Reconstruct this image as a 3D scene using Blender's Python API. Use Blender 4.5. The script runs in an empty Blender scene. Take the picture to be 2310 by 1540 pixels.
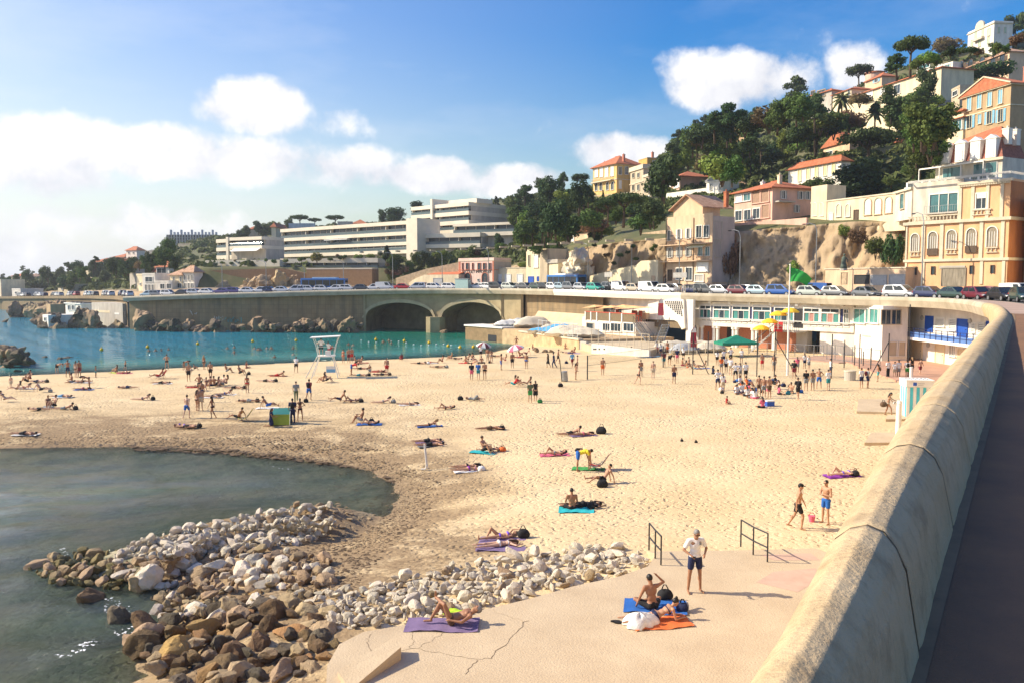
import bpy, bmesh, math, random
import numpy as np
from mathutils import Vector, Matrix
from mathutils import noise as mnoise
R = math.radians
S = bpy.context.scene
COL = S.collection
rnd = random.Random(7)

# ---------------------------------------------------------------- camera
F, CX, CY, HOR, E = 1850.0, 1155.0, 770.0, 638.0, 10.5
PITCH = math.atan((CY-HOR)/F)
cam = bpy.data.cameras.new('camera'); camo = bpy.data.objects.new('camera', cam); COL.objects.link(camo)
camo.location = (0, 0, E); camo.rotation_euler = (math.pi/2-PITCH, 0, 0)
cam.sensor_width = 36; cam.lens = 36*F/2310; cam.clip_start = .1; cam.clip_end = 9000
S.camera = camo
# ---------------------------------------------------------------- sky, sun, exposure
SUN_EL, SUN_AZ = R(35), R(-84)          # azimuth from +Y towards +X
sun_dir = Vector((math.cos(SUN_EL)*math.sin(SUN_AZ), math.cos(SUN_EL)*math.cos(SUN_AZ), math.sin(SUN_EL)))
S.view_settings.view_transform = 'Standard'; S.view_settings.look = 'None'
S.view_settings.gamma = 1; S.view_settings.exposure = 0.58
W = bpy.data.worlds.new('World'); S.world = W; W.use_nodes = True
def build_sky():
    nt = W.node_tree; N = nt.nodes; L = nt.links; N.clear()
    out = N.new('ShaderNodeOutputWorld'); bg = N.new('ShaderNodeBackground'); L.new(bg.outputs[0], out.inputs[0])
    sky = N.new('ShaderNodeTexSky'); sky.sky_type = 'NISHITA'; sky.sun_disc = False
    sky.sun_elevation = SUN_EL; sky.sun_rotation = SUN_AZ; sky.air_density = 1.35; sky.dust_density = 1.6; sky.ozone_density = 3.0
    bg.inputs[1].default_value = .094
    hs = N.new('ShaderNodeHueSaturation'); hs.inputs['Saturation'].default_value = 1.85; hs.inputs['Hue'].default_value = .518; hs.inputs['Value'].default_value = 1.22
    L.new(sky.outputs[0], hs.inputs['Color'])
    tc = N.new('ShaderNodeTexCoord')
    def math_(op, a, b=None, c=None):
        m = N.new('ShaderNodeMath'); m.operation = op
        for i, v in enumerate((a, b, c)):
            if v is None: continue
            if isinstance(v, (int, float)): m.inputs[i].default_value = v
            else: L.new(v, m.inputs[i])
        return m.outputs[0]
    # clouds: soft puffs round given compass directions, edges broken by noise
    nz = N.new('ShaderNodeTexNoise'); nz.inputs['Scale'].default_value = 13; nz.inputs['Detail'].default_value = 10; nz.inputs['Roughness'].default_value = .6
    L.new(tc.outputs['Generated'], nz.inputs['Vector'])
    nz2 = N.new('ShaderNodeTexNoise'); nz2.inputs['Scale'].default_value = 4.5; nz2.inputs['Detail'].default_value = 5
    L.new(tc.outputs['Generated'], nz2.inputs['Vector'])
    sep = N.new('ShaderNodeSeparateXYZ'); L.new(tc.outputs['Generated'], sep.inputs[0])
    az = math_('ARCTAN2', sep.outputs[0], sep.outputs[1]); el = math_('ARCSINE', sep.outputs[2])
    total = None; shade = None
    def D(px, py):
        d = ray(px, py).normalized(); return math.atan2(d.x, d.y), math.asin(d.z)
    for (px, py, rx, ry, wgt) in CLOUDS:
        a0, e0 = D(px, py); wx = rx/F; wy = ry/F
        dx = math_('MULTIPLY', math_('SUBTRACT', az, a0), 1/wx); dy = math_('MULTIPLY', math_('SUBTRACT', el, e0), 1/wy)
        r2 = math_('ADD', math_('MULTIPLY', dx, dx), math_('MULTIPLY', dy, dy))
        v = math_('MULTIPLY', math_('SUBTRACT', 1.0, r2), wgt)
        v = math_('MAXIMUM', v, -1.0)
        total = v if total is None else math_('SMOOTH_MAX', total, v, .25)
    f = math_('ADD', total, math_('MULTIPLY', math_('SUBTRACT', nz.outputs[0], .5), 3.6))
    f = math_('ADD', f, math_('MULTIPLY', math_('SUBTRACT', nz2.outputs[0], .5), 1.5))
    f = math_('ADD', f, .22)
    ramp = N.new('ShaderNodeMapRange'); ramp.interpolation_type = 'SMOOTHSTEP'
    ramp.inputs[1].default_value = .0; ramp.inputs[2].default_value = .98; L.new(f, ramp.inputs[0])
    # thin high veil
    mp = N.new('ShaderNodeMapping'); mp.inputs['Scale'].default_value = (1.2, 1.2, 4); L.new(tc.outputs['Generated'], mp.inputs[0])
    nv = N.new('ShaderNodeTexNoise'); nv.inputs['Scale'].default_value = 2.2; nv.inputs['Detail'].default_value = 7; nv.inputs['Roughness'].default_value = .6; L.new(mp.outputs[0], nv.inputs['Vector'])
    vr = N.new('ShaderNodeMapRange'); vr.inputs[1].default_value = .5; vr.inputs[2].default_value = .85; vr.inputs[4].default_value = .28; L.new(nv.outputs[0], vr.inputs[0])
    # forward scattering round the sun whitens the air on that side
    dt = N.new('ShaderNodeVectorMath'); dt.operation = 'DOT_PRODUCT'; L.new(tc.outputs['Generated'], dt.inputs[0]); dt.inputs[1].default_value = sun_dir
    g = N.new('ShaderNodeMapRange'); g.inputs[1].default_value = .10; g.inputs[2].default_value = 1.0; g.inputs[4].default_value = 1.0; g.interpolation_type = 'LINEAR'; L.new(dt.outputs['Value'], g.inputs[0])
    hz = math_('POWER', math_('SUBTRACT', 1.0, math_('MINIMUM', math_('ABSOLUTE', el), 1.0)), 4.5)
    aer = math_('MULTIPLY', g.outputs[0], math_('ADD', .25, math_('MULTIPLY', hz, 1.25)))
    aer = math_('MINIMUM', math_('ADD', math_('ADD', aer, math_('MULTIPLY', hz, .18)), vr.outputs[0]), .93)
    m1 = N.new('ShaderNodeMix'); m1.data_type = 'RGBA'; L.new(aer, m1.inputs[0]); L.new(hs.outputs[0], m1.inputs[6]); m1.inputs[7].default_value = (7.2, 7.4, 7.9, 1)
    of = N.new('ShaderNodeVectorMath'); of.operation = 'ADD'; L.new(tc.outputs['Generated'], of.inputs[0]); of.inputs[1].default_value = sun_dir*.03+Vector((0, 0, .022))
    nz3 = N.new('ShaderNodeTexNoise'); nz3.inputs['Scale'].default_value = 13; nz3.inputs['Detail'].default_value = 6; nz3.inputs['Roughness'].default_value = .6; L.new(of.outputs[0], nz3.inputs['Vector'])
    lit = math_('MULTIPLY_ADD', math_('SUBTRACT', nz.outputs[0], nz3.outputs[0]), 3.2, .62)
    cl = N.new('ShaderNodeMix'); cl.data_type = 'RGBA'; L.new(math_('MINIMUM', math_('MAXIMUM', lit, 0.0), 1.0), cl.inputs[0]); cl.inputs[6].default_value = (6.0, 6.1, 6.6, 1); cl.inputs[7].default_value = (8.4, 8.3, 8.3, 1)
    m2 = N.new('ShaderNodeMix'); m2.data_type = 'RGBA'; L.new(ramp.outputs[0], m2.inputs[0]); L.new(m1.outputs[2], m2.inputs[6]); L.new(cl.outputs[2], m2.inputs[7])
    L.new(m2.outputs[2], bg.inputs[0])
sl = bpy.data.lights.new('sun', 'SUN'); sl.energy = 5.0; sl.angle = R(.53); sl.color = (1, .875, .68)
so = bpy.data.objects.new('sun', sl); COL.objects.link(so)
so.rotation_euler = (-sun_dir).to_track_quat('-Z', 'Y').to_euler()

# ---------------------------------------------------------------- pixel <-> place
_c, _s = math.cos(PITCH), math.sin(PITCH)
def ray(px, py):
    u = (px-CX)/F; v = (CY-py)/F
    return Vector((u, _c+v*_s, -_s+v*_c))
def atZ(px, py, Z):
    r = ray(px, py); t = (Z-E)/r.z; return Vector((r.x*t, r.y*t, Z))
def atD(px, py, D):
    r = ray(px, py); t = D/r.y; return Vector((r.x*t, D, E+r.z*t))
def hz(py, D):
    return atD(CX, py, D).z
CLOUDS = [(575, 240, 120, 66, 1.2), (120, 325, 190, 64, 1.0), (50, 400, 170, 50, .8), (400, 350, 170, 60, 1.3), (560, 365, 200, 58, 1.15), (780, 385, 140, 52, 1.1), (990, 400, 160, 44, 1.2), (1130, 410, 140, 40, 1.1),
          (1655, 190, 146, 62, 1.05), (1570, 165, 78, 48, .65), (1410, 345, 110, 42, 1.0), (1955, 145, 62, 48, .8), (760, 280, 60, 26, .35),
          (120, 500, 170, 40, .5), (350, 505, 150, 32, .3), (20, 560, 150, 45, .6)]
build_sky()

# ---------------------------------------------------------------- materials
MATS = {}
def lin(c):
    return c
def mat(name, col, rough=.8, var=.18, scale=3.0, bump=0.0, bscale=None, metal=0.0, rand=0.0, spec=.4, col2=None, stretch=(1, 1, 1), detail=5, coord='Object', hue=0.0, coat=0.0, trans=0.0):
    """procedural surface: noise-broken colour, optional second colour, optional per-object shift and bump"""
    if name in MATS: return MATS[name]
    m = bpy.data.materials.new(name); m.use_nodes = True; nt = m.node_tree; N = nt.nodes; L = nt.links
    b = N['Principled BSDF']; b.inputs['Roughness'].default_value = rough; b.inputs['Metallic'].default_value = metal
    b.inputs['Specular IOR Level'].default_value = spec; b.inputs['Coat Weight'].default_value = coat
    tc = N.new('ShaderNodeTexCoord'); mp = N.new('ShaderNodeMapping'); mp.inputs['Scale'].default_value = stretch
    L.new(tc.outputs[coord], mp.inputs[0])
    col = tuple(col)+(1,)
    nz = N.new('ShaderNodeTexNoise'); nz.inputs['Scale'].default_value = scale; nz.inputs['Detail'].default_value = detail; nz.inputs['Roughness'].default_value = .62
    L.new(mp.outputs[0], nz.inputs['Vector'])
    mx = N.new('ShaderNodeMix'); mx.data_type = 'RGBA'
    c2 = tuple(col2)+(1,) if col2 else tuple(min(1, c*(1+var)) for c in col[:3])+(1,)
    c1 = col if col2 else tuple(c*(1-var) for c in col[:3])+(1,)
    mx.inputs[6].default_value = c1; mx.inputs[7].default_value = c2
    mr = N.new('ShaderNodeMapRange'); mr.inputs[1].default_value = .32; mr.inputs[2].default_value = .68; L.new(nz.outputs[0], mr.inputs[0]); L.new(mr.outputs[0], mx.inputs[0])
    o = mx.outputs[2]
    if rand or hue:
        oi = N.new('ShaderNodeObjectInfo'); h = N.new('ShaderNodeHueSaturation')
        a = N.new('ShaderNodeMapRange'); a.inputs[3].default_value = 1-rand; a.inputs[4].default_value = 1+rand; L.new(oi.outputs['Random'], a.inputs[0]); L.new(a.outputs[0], h.inputs['Value'])
        if hue:
            w = N.new('ShaderNodeTexWhiteNoise'); w.noise_dimensions = '1D'; L.new(oi.outputs['Random'], w.inputs['W'])
            a2 = N.new('ShaderNodeMapRange'); a2.inputs[3].default_value = .5-hue; a2.inputs[4].default_value = .5+hue; L.new(w.outputs['Value'], a2.inputs[0]); L.new(a2.outputs[0], h.inputs['Hue'])
        L.new(o, h.inputs['Color']); o = h.outputs['Color']
    L.new(o, b.inputs['Base Color'])
    if trans: b.inputs['Transmission Weight'].default_value = trans
    if bump:
        nb = N.new('ShaderNodeTexNoise'); nb.inputs['Scale'].default_value = bscale or scale*4; nb.inputs['Detail'].default_value = 6; nb.inputs['Roughness'].default_value = .65
        L.new(mp.outputs[0], nb.inputs['Vector'])
        bp = N.new('ShaderNodeBump'); bp.inputs['Strength'].default_value = min(1, bump); bp.inputs['Distance'].default_value = .05*max(1, bump); L.new(nb.outputs[0], bp.inputs['Height']); L.new(bp.outputs[0], b.inputs['Normal'])
    MATS[name] = m; return m
def glass(name, col=(.03, .045, .055), rough=.06):
    if name in MATS: return MATS[name]
    m = mat(name, col, rough, .25, .7, spec=.6); return m
PLASTER = {}
def plaster(name, col, var=.12):
    return mat('plaster_'+name, col, .9, var+.06, .8, bump=.15, bscale=14, detail=11, stretch=(1, 1, .35))
M_GLASS = glass('window_glass'); M_GLASSB = glass('teal_window_glass', (.06, .16, .17)); M_WHITE = mat('white_paint', (.78, .76, .70), .6, .06, 1.2)
M_CREAM = mat('cream_stone', (.62, .54, .40), .85, .13, .8, bump=.2, bscale=12); M_DARK = mat('dark_metal', (.03, .03, .033), .45, .2, 4)
M_STEEL = mat('galvanised_steel', (.32, .33, .33), .4, .15, 5, metal=.7); M_TILE = None
def wavetile(name, c1, c2, per=.3):
    """barrel-tile roofing: ribs down the slope, per-tile colour"""
    if name in MATS: return MATS[name]
    m = mat(name, c1, .85, .25, 1.6, col2=c2, bump=.3, bscale=9); return m
M_TILE = wavetile('terracotta_tile', (.36, .105, .045), (.52, .19, .09)); M_TILE2 = wavetile('weathered_tile', (.36, .2, .12), (.56, .36, .24))

# ---------------------------------------------------------------- mesh building
class MB:
    """collects shapes, then links them as ONE mesh object"""
    def __init__(s): s.v = []; s.f = []
    def add(s, vs, fs):
        k = len(s.v); s.v += [tuple(v) for v in vs]; s.f += [tuple(i+k for i in f) for f in fs]; return s
    def box(s, x0, x1, y0, y1, z0, z1, M=None):
        vs = [Vector((x, y, z)) for z in (z0, z1) for y in (y0, y1) for x in (x0, x1)]
        if M is not None: vs = [M @ v for v in vs]
        return s.add(vs, [(0, 2, 3, 1), (4, 5, 7, 6), (0, 1, 5, 4), (2, 6, 7, 3), (0, 4, 6, 2), (1, 3, 7, 5)])
    def tube(s, pts, r, n=8, caps=True):
        pts = [Vector(p) for p in pts]; rs = r if isinstance(r, (list, tuple)) else [r]*len(pts)
        k = len(s.v); up = None
        for i, p in enumerate(pts):
            d = (pts[min(i+1, len(pts)-1)]-pts[max(i-1, 0)]).normalized()
            if up is None: up = d.orthogonal().normalized()
            up = (up-d*up.dot(d)).normalized() if (up-d*up.dot(d)).length > 1e-5 else d.orthogonal().normalized()
            w = d.cross(up)
            for j in range(n):
                a = 2*math.pi*j/n; s.v.append(tuple(p+(up*math.cos(a)+w*math.sin(a))*rs[i]))
        for i in range(len(pts)-1):
            for j in range(n): s.f.append((k+i*n+j, k+i*n+(j+1) % n, k+(i+1)*n+(j+1) % n, k+(i+1)*n+j))
        if caps: s.f.append(tuple(k+j for j in range(n))[::-1]); s.f.append(tuple(k+(len(pts)-1)*n+j for j in range(n)))
        return s
    def prism(s, poly, z0, z1, M=None):
        """poly: list of (x, y), extruded in z"""
        n = len(poly); vs = [Vector((x, y, z)) for z in (z0, z1) for x, y in poly]
        if M is not None: vs = [M @ v for v in vs]
        return s.add(vs, [tuple(range(n))[::-1], tuple(range(n, 2*n))]+[(i, (i+1) % n, n+(i+1) % n, n+i) for i in range(n)])
    def ball(s, c, r, n=8, m=6, M=None):
        c = Vector(c); r = (r, r, r) if isinstance(r, (int, float)) else r; vs = []; fs = []
        for i in range(m+1):
            t = math.pi*i/m
            for j in range(n):
                a = 2*math.pi*j/n; q = Vector((r[0]*math.sin(t)*math.cos(a), r[1]*math.sin(t)*math.sin(a), r[2]*math.cos(t)))
                vs.append(c+(M @ q if M is not None else q))
        for i in range(m):
            for j in range(n): fs.append((i*n+j, (i+1)*n+j, (i+1)*n+(j+1) % n, i*n+(j+1) % n))
        return s.add(vs, fs)
    def grid(s, fn, nu, nv):
        k = len(s.v)
        for i in range(nu+1):
            for j in range(nv+1): s.v.append(tuple(fn(i/nu, j/nv)))
        for i in range(nu):
            for j in range(nv): a = k+i*(nv+1)+j; s.f.append((a, a+nv+1, a+nv+2, a+1))
        return s
    def mesh(s, name, m, smooth=False):
        me = bpy.data.meshes.new(name); me.from_pydata(s.v, [], s.f); me.validate(); me.update()
        if m is not None: me.materials.append(m)
        if smooth:
            me.polygons.foreach_set('use_smooth', [True]*len(me.polygons))
        return me
    def build(s, name, m, parent=None, loc=None, smooth=False, fix=True):
        me = s.mesh(name, m, smooth)
        if fix:
            bm = bmesh.new(); bm.from_mesh(me); bmesh.ops.recalc_face_normals(bm, faces=bm.faces); bm.to_mesh(me); bm.free()
        return link(name, me, parent, loc)
def link(name, me, parent=None, loc=None, M=None):
    o = bpy.data.objects.new(name, me); COL.objects.link(o)
    if parent is not None: o.parent = parent
    if loc is not None: o.location = loc
    if M is not None: o.matrix_local = M
    return o
def tag(o, label=None, cat=None, group=None, kind=None):
    if label: o['label'] = label
    if cat: o['category'] = cat
    if group: o['group'] = group
    if kind: o['kind'] = kind
    return o
def empty(name, loc, rz=0, label=None, cat=None, group=None):
    o = bpy.data.objects.new(name, None); COL.objects.link(o); o.location = loc; o.rotation_euler = (0, 0, rz); o.empty_display_size = .1
    return tag(o, label, cat, group)
KIDS = {}
def copy_tree(o, parent=None):
    c = o.copy(); COL.objects.link(c)
    if parent is not None: c.parent = parent
    for ch in o.children: copy_tree(ch, c)
    return c
def paint(o, m, slot=0):
    """per-object material on shared mesh data"""
    o.material_slots[slot].link = 'OBJECT'; o.material_slots[slot].material = m; return o
def structure(o): o['kind'] = 'structure'; return o
def bevel(o, w, seg=2):
    bm = bmesh.new(); bm.from_mesh(o.data); bmesh.ops.bevel(bm, geom=[e for e in bm.edges if e.calc_face_angle(0) > .5], offset=w, segments=seg, affect='EDGES', profile=.6); bm.to_mesh(o.data); bm.free(); return o
# ================================================================ LAND
def catmull(P, n):
    out = []
    for i in range(len(P)-1):
        p0, p1, p2, p3 = P[max(i-1, 0)], P[i], P[i+1], P[min(i+2, len(P)-1)]
        for k in range(n):
            t = k/n; out.append(.5*((2*p1)+(p2-p0)*t+(2*p0-5*p1+4*p2-p3)*t*t+(3*p1-p0-3*p2+p3)*t**3))
    out.append(P[-1]); return out
def resample(P, step):
    out = [P[0]]; acc = 0
    for a, b in zip(P, P[1:]):
        d = (b-a).length; pos = step-acc
        while pos <= d: out.append(a+(b-a)*(pos/d)); pos += step
        acc = (acc+d) % step
    out.append(P[-1]); return out
_wd = Vector((.53, .848, 0)); _wo = Vector((-.848, .53, 0))
ZP = E-1.6
NEARP = [(_wo*.98+_wd*s)+Vector((0, 0, ZP)) for s in (-7, 8, 23, 38, 53)]
FARP = [Vector(p) for p in ((34.9, 59, ZP), (39.8, 69.5, ZP), (43.4, 78, ZP), (45.4, 86, ZP), (44.6, 93.5, ZP), (40.4, 101.5, ZP))]
FARP += [atD(px, py, D) for px, py, D in ((1840, 666.3, 106), (1700, 663.6, 113), (1540, 660.6, 122), (1400, 656.6, 132), (1290, 653.3, 144), (1170, 651, 159), (1050, 650.6, 170), (900, 651.6, 176), (700, 656, 178.5), (600, 658.8, 179), (450, 662.5, 181), (280, 669, 186))]
DECK = resample(catmull(NEARP+FARP, 12), .8)
def normals(path):
    out = []
    for i in range(len(path)):
        d = path[min(i+1, len(path)-1)]-path[max(i-1, 0)]; d.z = 0; d.normalize(); out.append(Vector((d.y, -d.x, 0)))   # to the road side
    return out
DN = normals(DECK)
DS = [0.8*i-7 for i in range(len(DECK))]           # metres along, 0 = beside the camera
def sst(a, b, x):
    t = min(1, max(0, (x-a)/(b-a))); return t*t*(3-2*t)
def walk_z(s): return -.80+.62*sst(14, 66, s)      # footway below the parapet's top
# ---- concrete material of the parapet
def mat_parapet():
    m = mat('parapet_concrete', (.50, .36, .195), .92, .14, 1.4, bump=.55, bscale=22, col2=(.59, .455, .275), detail=9, coord='Object')
    nt = m.node_tree; N = nt.nodes; L = nt.links; b = N['Principled BSDF']
    src = b.inputs['Base Color'].links[0].from_socket
    tc = N.new('ShaderNodeTexCoord'); out = src
    for (sc, lo, hi, st, amt, colr) in ((2.2, .50, .68, (1, 1, 1.0), .6, (.24, .165, .09, 1)), (11, .55, .72, (1, 1, .6), .42, (.14, .10, .06, 1)), (.7, .5, .75, (1, 1, 1), .35, (.30, .22, .13, 1))):
        mp = N.new('ShaderNodeMapping'); mp.inputs['Scale'].default_value = st; L.new(tc.outputs['Object'], mp.inputs[0])
        nz = N.new('ShaderNodeTexNoise'); nz.inputs['Scale'].default_value = sc; nz.inputs['Detail'].default_value = 10; nz.inputs['Roughness'].default_value = .72; L.new(mp.outputs[0], nz.inputs[0])
        mr = N.new('ShaderNodeMapRange'); mr.inputs[1].default_value = lo; mr.inputs[2].default_value = hi; mr.inputs[4].default_value = amt; L.new(nz.outputs[0], mr.inputs[0])
        mx = N.new('ShaderNodeMix'); mx.data_type = 'RGBA'; L.new(mr.outputs[0], mx.inputs[0]); L.new(out, mx.inputs[6]); mx.inputs[7].default_value = colr; out = mx.outputs[2]
    L.new(out, b.inputs['Base Color']); return m
M_PARA = mat_parapet()
M_CONC = mat('deck_concrete', (.52, .46, .35), .9, .16, .6, col2=(.36, .31, .22), bump=.3, bscale=5, detail=9)
M_CONCW = mat('deck_concrete_painted', (.80, .76, .66), .85, .06, .8)
def profile(s):
    k = sst(58, 74, s); a = lambda n, f: n+(f-n)*k
    zb = a(-8.4, -1.12)
    pts = [(a(.02, .25), zb), (a(.0, .0), a(-.55, -.42)), (.04, a(-.32, -.2)), (a(.15, .1), -.13), (a(.29, .22), -.035), (.44, .0), (a(.58, .62), -.03), (a(.70, .72), a(-.12, -.1)), (a(.79, .78), a(-.27, -.22)), (a(.93, .80), walk_z(s)-.04), (a(.93, .8), a(-8.3, -1.1))]
    sh = .36*min(1, max(0, (14.5-s)/10.5))**1.5*(1+max(0, 4-s)*.0); pts = [(o+sh*(1-o/.93)+(.05*max(0, 1-s/8) if s > 0 else .05), z) for o, z in pts]
    return pts
def sweep(mb, i0, i1, prof, close=False):
    n = len(prof(DS[i0])); k = len(mb.v); cnt = 0
    for i in range(i0, i1+1):
        for (o, z) in prof(DS[i]): p = DECK[i]+DN[i]*(o-.45)+Vector((0, 0, z)); mb.v.append(tuple(p))
        cnt += 1
    for i in range(cnt-1):
        for j in range(n-1 if not close else n): a = k+i*n+j; b = k+i*n+(j+1) % n; mb.f.append((a, b, b+n, a+n))
    mb.f.append(tuple(k+j for j in range(n))); mb.f.append(tuple(k+(cnt-1)*n+j for j in range(n))[::-1])
    return mb
para = empty('parapet_wall', DECK[0], 0, 'broad round-topped concrete parapet running from the near corner round the bay', 'wall')
i = 0; segs = [0]
while segs[-1] < len(DECK)-1:
    segs.append(min(len(DECK)-1, segs[-1]+(4 if DS[segs[-1]] < 60 else 10)))
def sub_sweep(i0, i1):
    """a parapet segment with a fine, slightly uneven surface"""
    mb = MB(); g = .012; n = None; rows = []
    sub = 8 if DS[i0] < 30 else (3 if DS[i0] < 62 else 1)
    for i in range(i0, i1):
        for q in range(sub+(1 if i == i1-1 else 0)):
            t = q/sub; s = DS[i]+(DS[i+1]-DS[i])*t
            if i == i0 and q == 0: t += g/.8
            if i == i1-1 and q == sub: t -= g/.8
            p = DECK[i].lerp(DECK[i+1], t); nn = DN[i].lerp(DN[i+1], t); pr = profile(s)
            if sub > 1:      # densify the profile
                dp = []
                for a, b in zip(pr, pr[1:]):
                    m_ = 5 if DS[i0] < 20 else 2
                    for u in range(m_): dp.append((a[0]+(b[0]-a[0])*u/m_, a[1]+(b[1]-a[1])*u/m_))
                pr = dp+[pr[-1]]
            row = []
            edge = min(abs((i-i0)+t), abs((i1-i)-t))*.8
            for (o, z) in pr:
                w = Vector((p.x+nn.x*(o-.45), p.y+nn.y*(o-.45), p.z+z))
                d = (mnoise.noise(w*1.6)*.022+mnoise.noise(w*6)*.007) if sub > 1 else 0
                d -= .03*max(0, 1-edge/.05) if sub > 1 else 0
                w += (nn*(o-.45)+Vector((0, 0, .35+z*.2)))*d
                row.append(tuple(w))
            rows.append(row)
    n = len(rows[0])
    for r in rows: mb.v += r
    for i in range(len(rows)-1):
        for j in range(n-1): a = i*n+j; mb.f.append((a, a+1, a+1+n, a+n))
    mb.f.append(tuple(range(n))); mb.f.append(tuple((len(rows)-1)*n+j for j in range(n))[::-1])
    mb.v = [tuple(Vector(v)-DECK[0]) for v in mb.v]
    return mb
for a, b in zip(segs, segs[1:]):
    o = sub_sweep(a, b).build('wall_segment', M_PARA if DS[a] < 72 else M_CONC, para, smooth=DS[a] < 72)
    if 1290 < CX+F*DECK[a].x/max(1, DECK[a].y) < 1545 and DS[a] > 80: o.data.materials[0] = M_CONCW; o['label'] = 'freshly painted white fascia segment'
jm = mat('joint_dirt', (.13, .09, .05), .95)
for a in segs[1:]:
    if DS[a] > 58: break
    d = (DECK[a+1]-DECK[a]).normalized(); q = MB(); pr = profile(DS[a]); w_ = .005+.006*(a % 3)
    for (o, z), k in zip(pr[1:-1], range(20)):
        c = DECK[a]+DN[a]*(o-.45)+Vector((0, 0, z))-DECK[0]; nrm = (DN[a]*(o-.45)+Vector((0, 0, .35+z*.2))).normalized()
        for e_ in (-1, 1): q.v.append(tuple(c+d*(e_*w_+.02*math.sin(k*2.3+a))+nrm*-.004))
    for k in range(len(pr)-3): q.f.append((k*2, k*2+1, k*2+3, k*2+2))
    q.build('joint', jm, para)
# ---- footway and road sheets beside the parapet
def strip(name, o0, o1, zfn, m, nseg=1, i0=0, i1=None):
    mb = MB(); i1 = i1 or len(DECK)-1; n = nseg+1
    for i in range(i0, i1+1):
        for j in range(n):
            o = o0+(o1-o0)*j/nseg; p = DECK[i]+DN[i]*(o-.45); mb.v.append((p.x, p.y, DECK[i].z+zfn(DS[i])))
    for i in range(i1-i0):
        for j in range(nseg): a = i*n+j; mb.f.append((a, a+1, a+1+n, a+n))
    return structure(mb.build(name, m))
M_ASPH = mat('asphalt', (.055, .052, .05), .9, .2, .5, bump=.3, bscale=30)
M_WALK = mat('footway_asphalt', (.27, .14, .07), .92, .2, .8, bump=.5, bscale=40, detail=9, col2=(.19, .105, .06))
M_PINKW = mat('footway_pink', (.42, .30, .23), .9, .12, .6, bump=.2, bscale=20)
strip('pavement', .9, 3.6, walk_z, M_WALK, 3, 0, 80)
strip('footway', .78, 3.6, lambda s: walk_z(s), M_PINKW, 3, 80)
strip('road', 3.6, 24, lambda s: walk_z(s)-.12, M_ASPH, 6)
strip('kerb', 3.45, 3.62, lambda s: walk_z(s)+.004, M_CONC)
M_GUT = mat('gutter_concrete', (.24, .155, .085), .9, .2, 2)
strip('gutter', .9, 1.01, lambda s: walk_z(s)+.012, M_GUT, 1, 0, 80)
mk = MB()
for i in range(70, len(DECK)-3, 6):
    for o in (8.6, 14.5):
        p = [DECK[j]+DN[j]*(q-.45) for j in (i, i+3) for q in (o, o+.14)]; z = DECK[i].z+walk_z(DS[i])-.112
        mk.add([(p[0].x, p[0].y, z), (p[1].x, p[1].y, z), (p[3].x, p[3].y, z), (p[2].x, p[2].y, z)], [(0, 1, 2, 3)])
structure(mk.build('road_marking', M_WHITE))
# deck underside past the bend
mb = MB(); ii = [i for i in range(len(DECK)) if DS[i] > 62]
for i in ii:
    for (o, z) in ((.3, -.75), (9, -.75), (9, -1.08), (.3, -1.08)):
        p = DECK[i]+DN[i]*(o-.45); mb.v.append((p.x, p.y, p.z+z))
for k in range(len(ii)-1):
    for j in range(4): a = k*4+j; b = k*4+(j+1) % 4; mb.f.append((a, b, b+4, a+4))
structure(mb.build('deck_slab', M_CONC))
# brackets under the deck edge
brk = MB()
for i in ii[::5]:
    if DS[i] < 140 or DECK[i].x < -30: continue
    M = Matrix.Translation(DECK[i]) @ Matrix(((DN[i].x, -DN[i].y, 0, 0), (DN[i].y, DN[i].x, 0, 0), (0, 0, 1, 0), (0, 0, 0, 1)))
    brk.box(-.1, 1.6, -.13, .13, -1.4, -1.08, M)
for n_, (a, b) in enumerate(()): pass
brk.v and tag(brk.build('deck_bracket', M_CONC, para), kind='stuff')

# ---------------------------------------------------------------- hillside
HILL = {2310: [104, (114, 570), (137, 430), (182, 285), (262, 95)], 2150: [110, (120, 545), (142, 420), (187, 295), (266, 122)], 2000: [117, (124, 500), (148, 440), (197, 322), (270, 172)],
        1850: [127, (131, 505), (157, 447), (207, 347), (275, 237)], 1700: [134, (138, 517), (162, 470), (217, 392), (280, 292)], 1600: [140, (144, 527), (170, 472), (222, 402), (285, 312)],
        1500: [150, (154, 537), (182, 482), (232, 422), (290, 352)], 1400: [159, (163, 542), (197, 487), (247, 432), (300, 412)], 1290: [175, (180, 562), (217, 502), (262, 452), (320, 432)],
        1150: [189, (202, 602), (242, 547), (292, 502), (380, 447)], 900: [198, (226, 642), (232, 602), (300, 562), (430, 502)], 650: [201, (228, 646), (234, 604), (300, 587), (430, 517)],
        450: [205, (228, 649), (232, 604), (310, 572), (450, 542)], 300: [234, (252, 653), (290, 633), (352, 600), (520, 580)], 150: [314, (328, 656), (352, 645), (430, 626), (560, 615)],
        0: [364, (376, 657), (402, 650), (460, 640), (600, 632)], -500: [392, (402, 657), (440, 650), (500, 640), (640, 633)]}
HILL[2700] = [104, (114, 575), (137, 440), (182, 270), (262, 60)]; HILL[3300] = [104, (114, 580), (137, 450), (182, 260), (262, 40)]
HK = sorted(HILL)
def hill_col(px):
    px = min(max(px, HK[0]), HK[-1])
    for a, b in zip(HK, HK[1:]):
        if a <= px <= b: break
    t = (px-a)/(b-a); A, B = HILL[a], HILL[b]
    c1 = A[0]+(B[0]-A[0])*t
    pts = [(c1, HOR+(1.78+3.9*min(1, max(0, (430-px)/430)))*F/c1)]+[(p[0]+(q[0]-p[0])*t, p[1]+(q[1]-p[1])*t) for p, q in zip(A[1:], B[1:])]
    pts.append((pts[-1][0]+110, pts[-1][1]+28)); return pts
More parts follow.
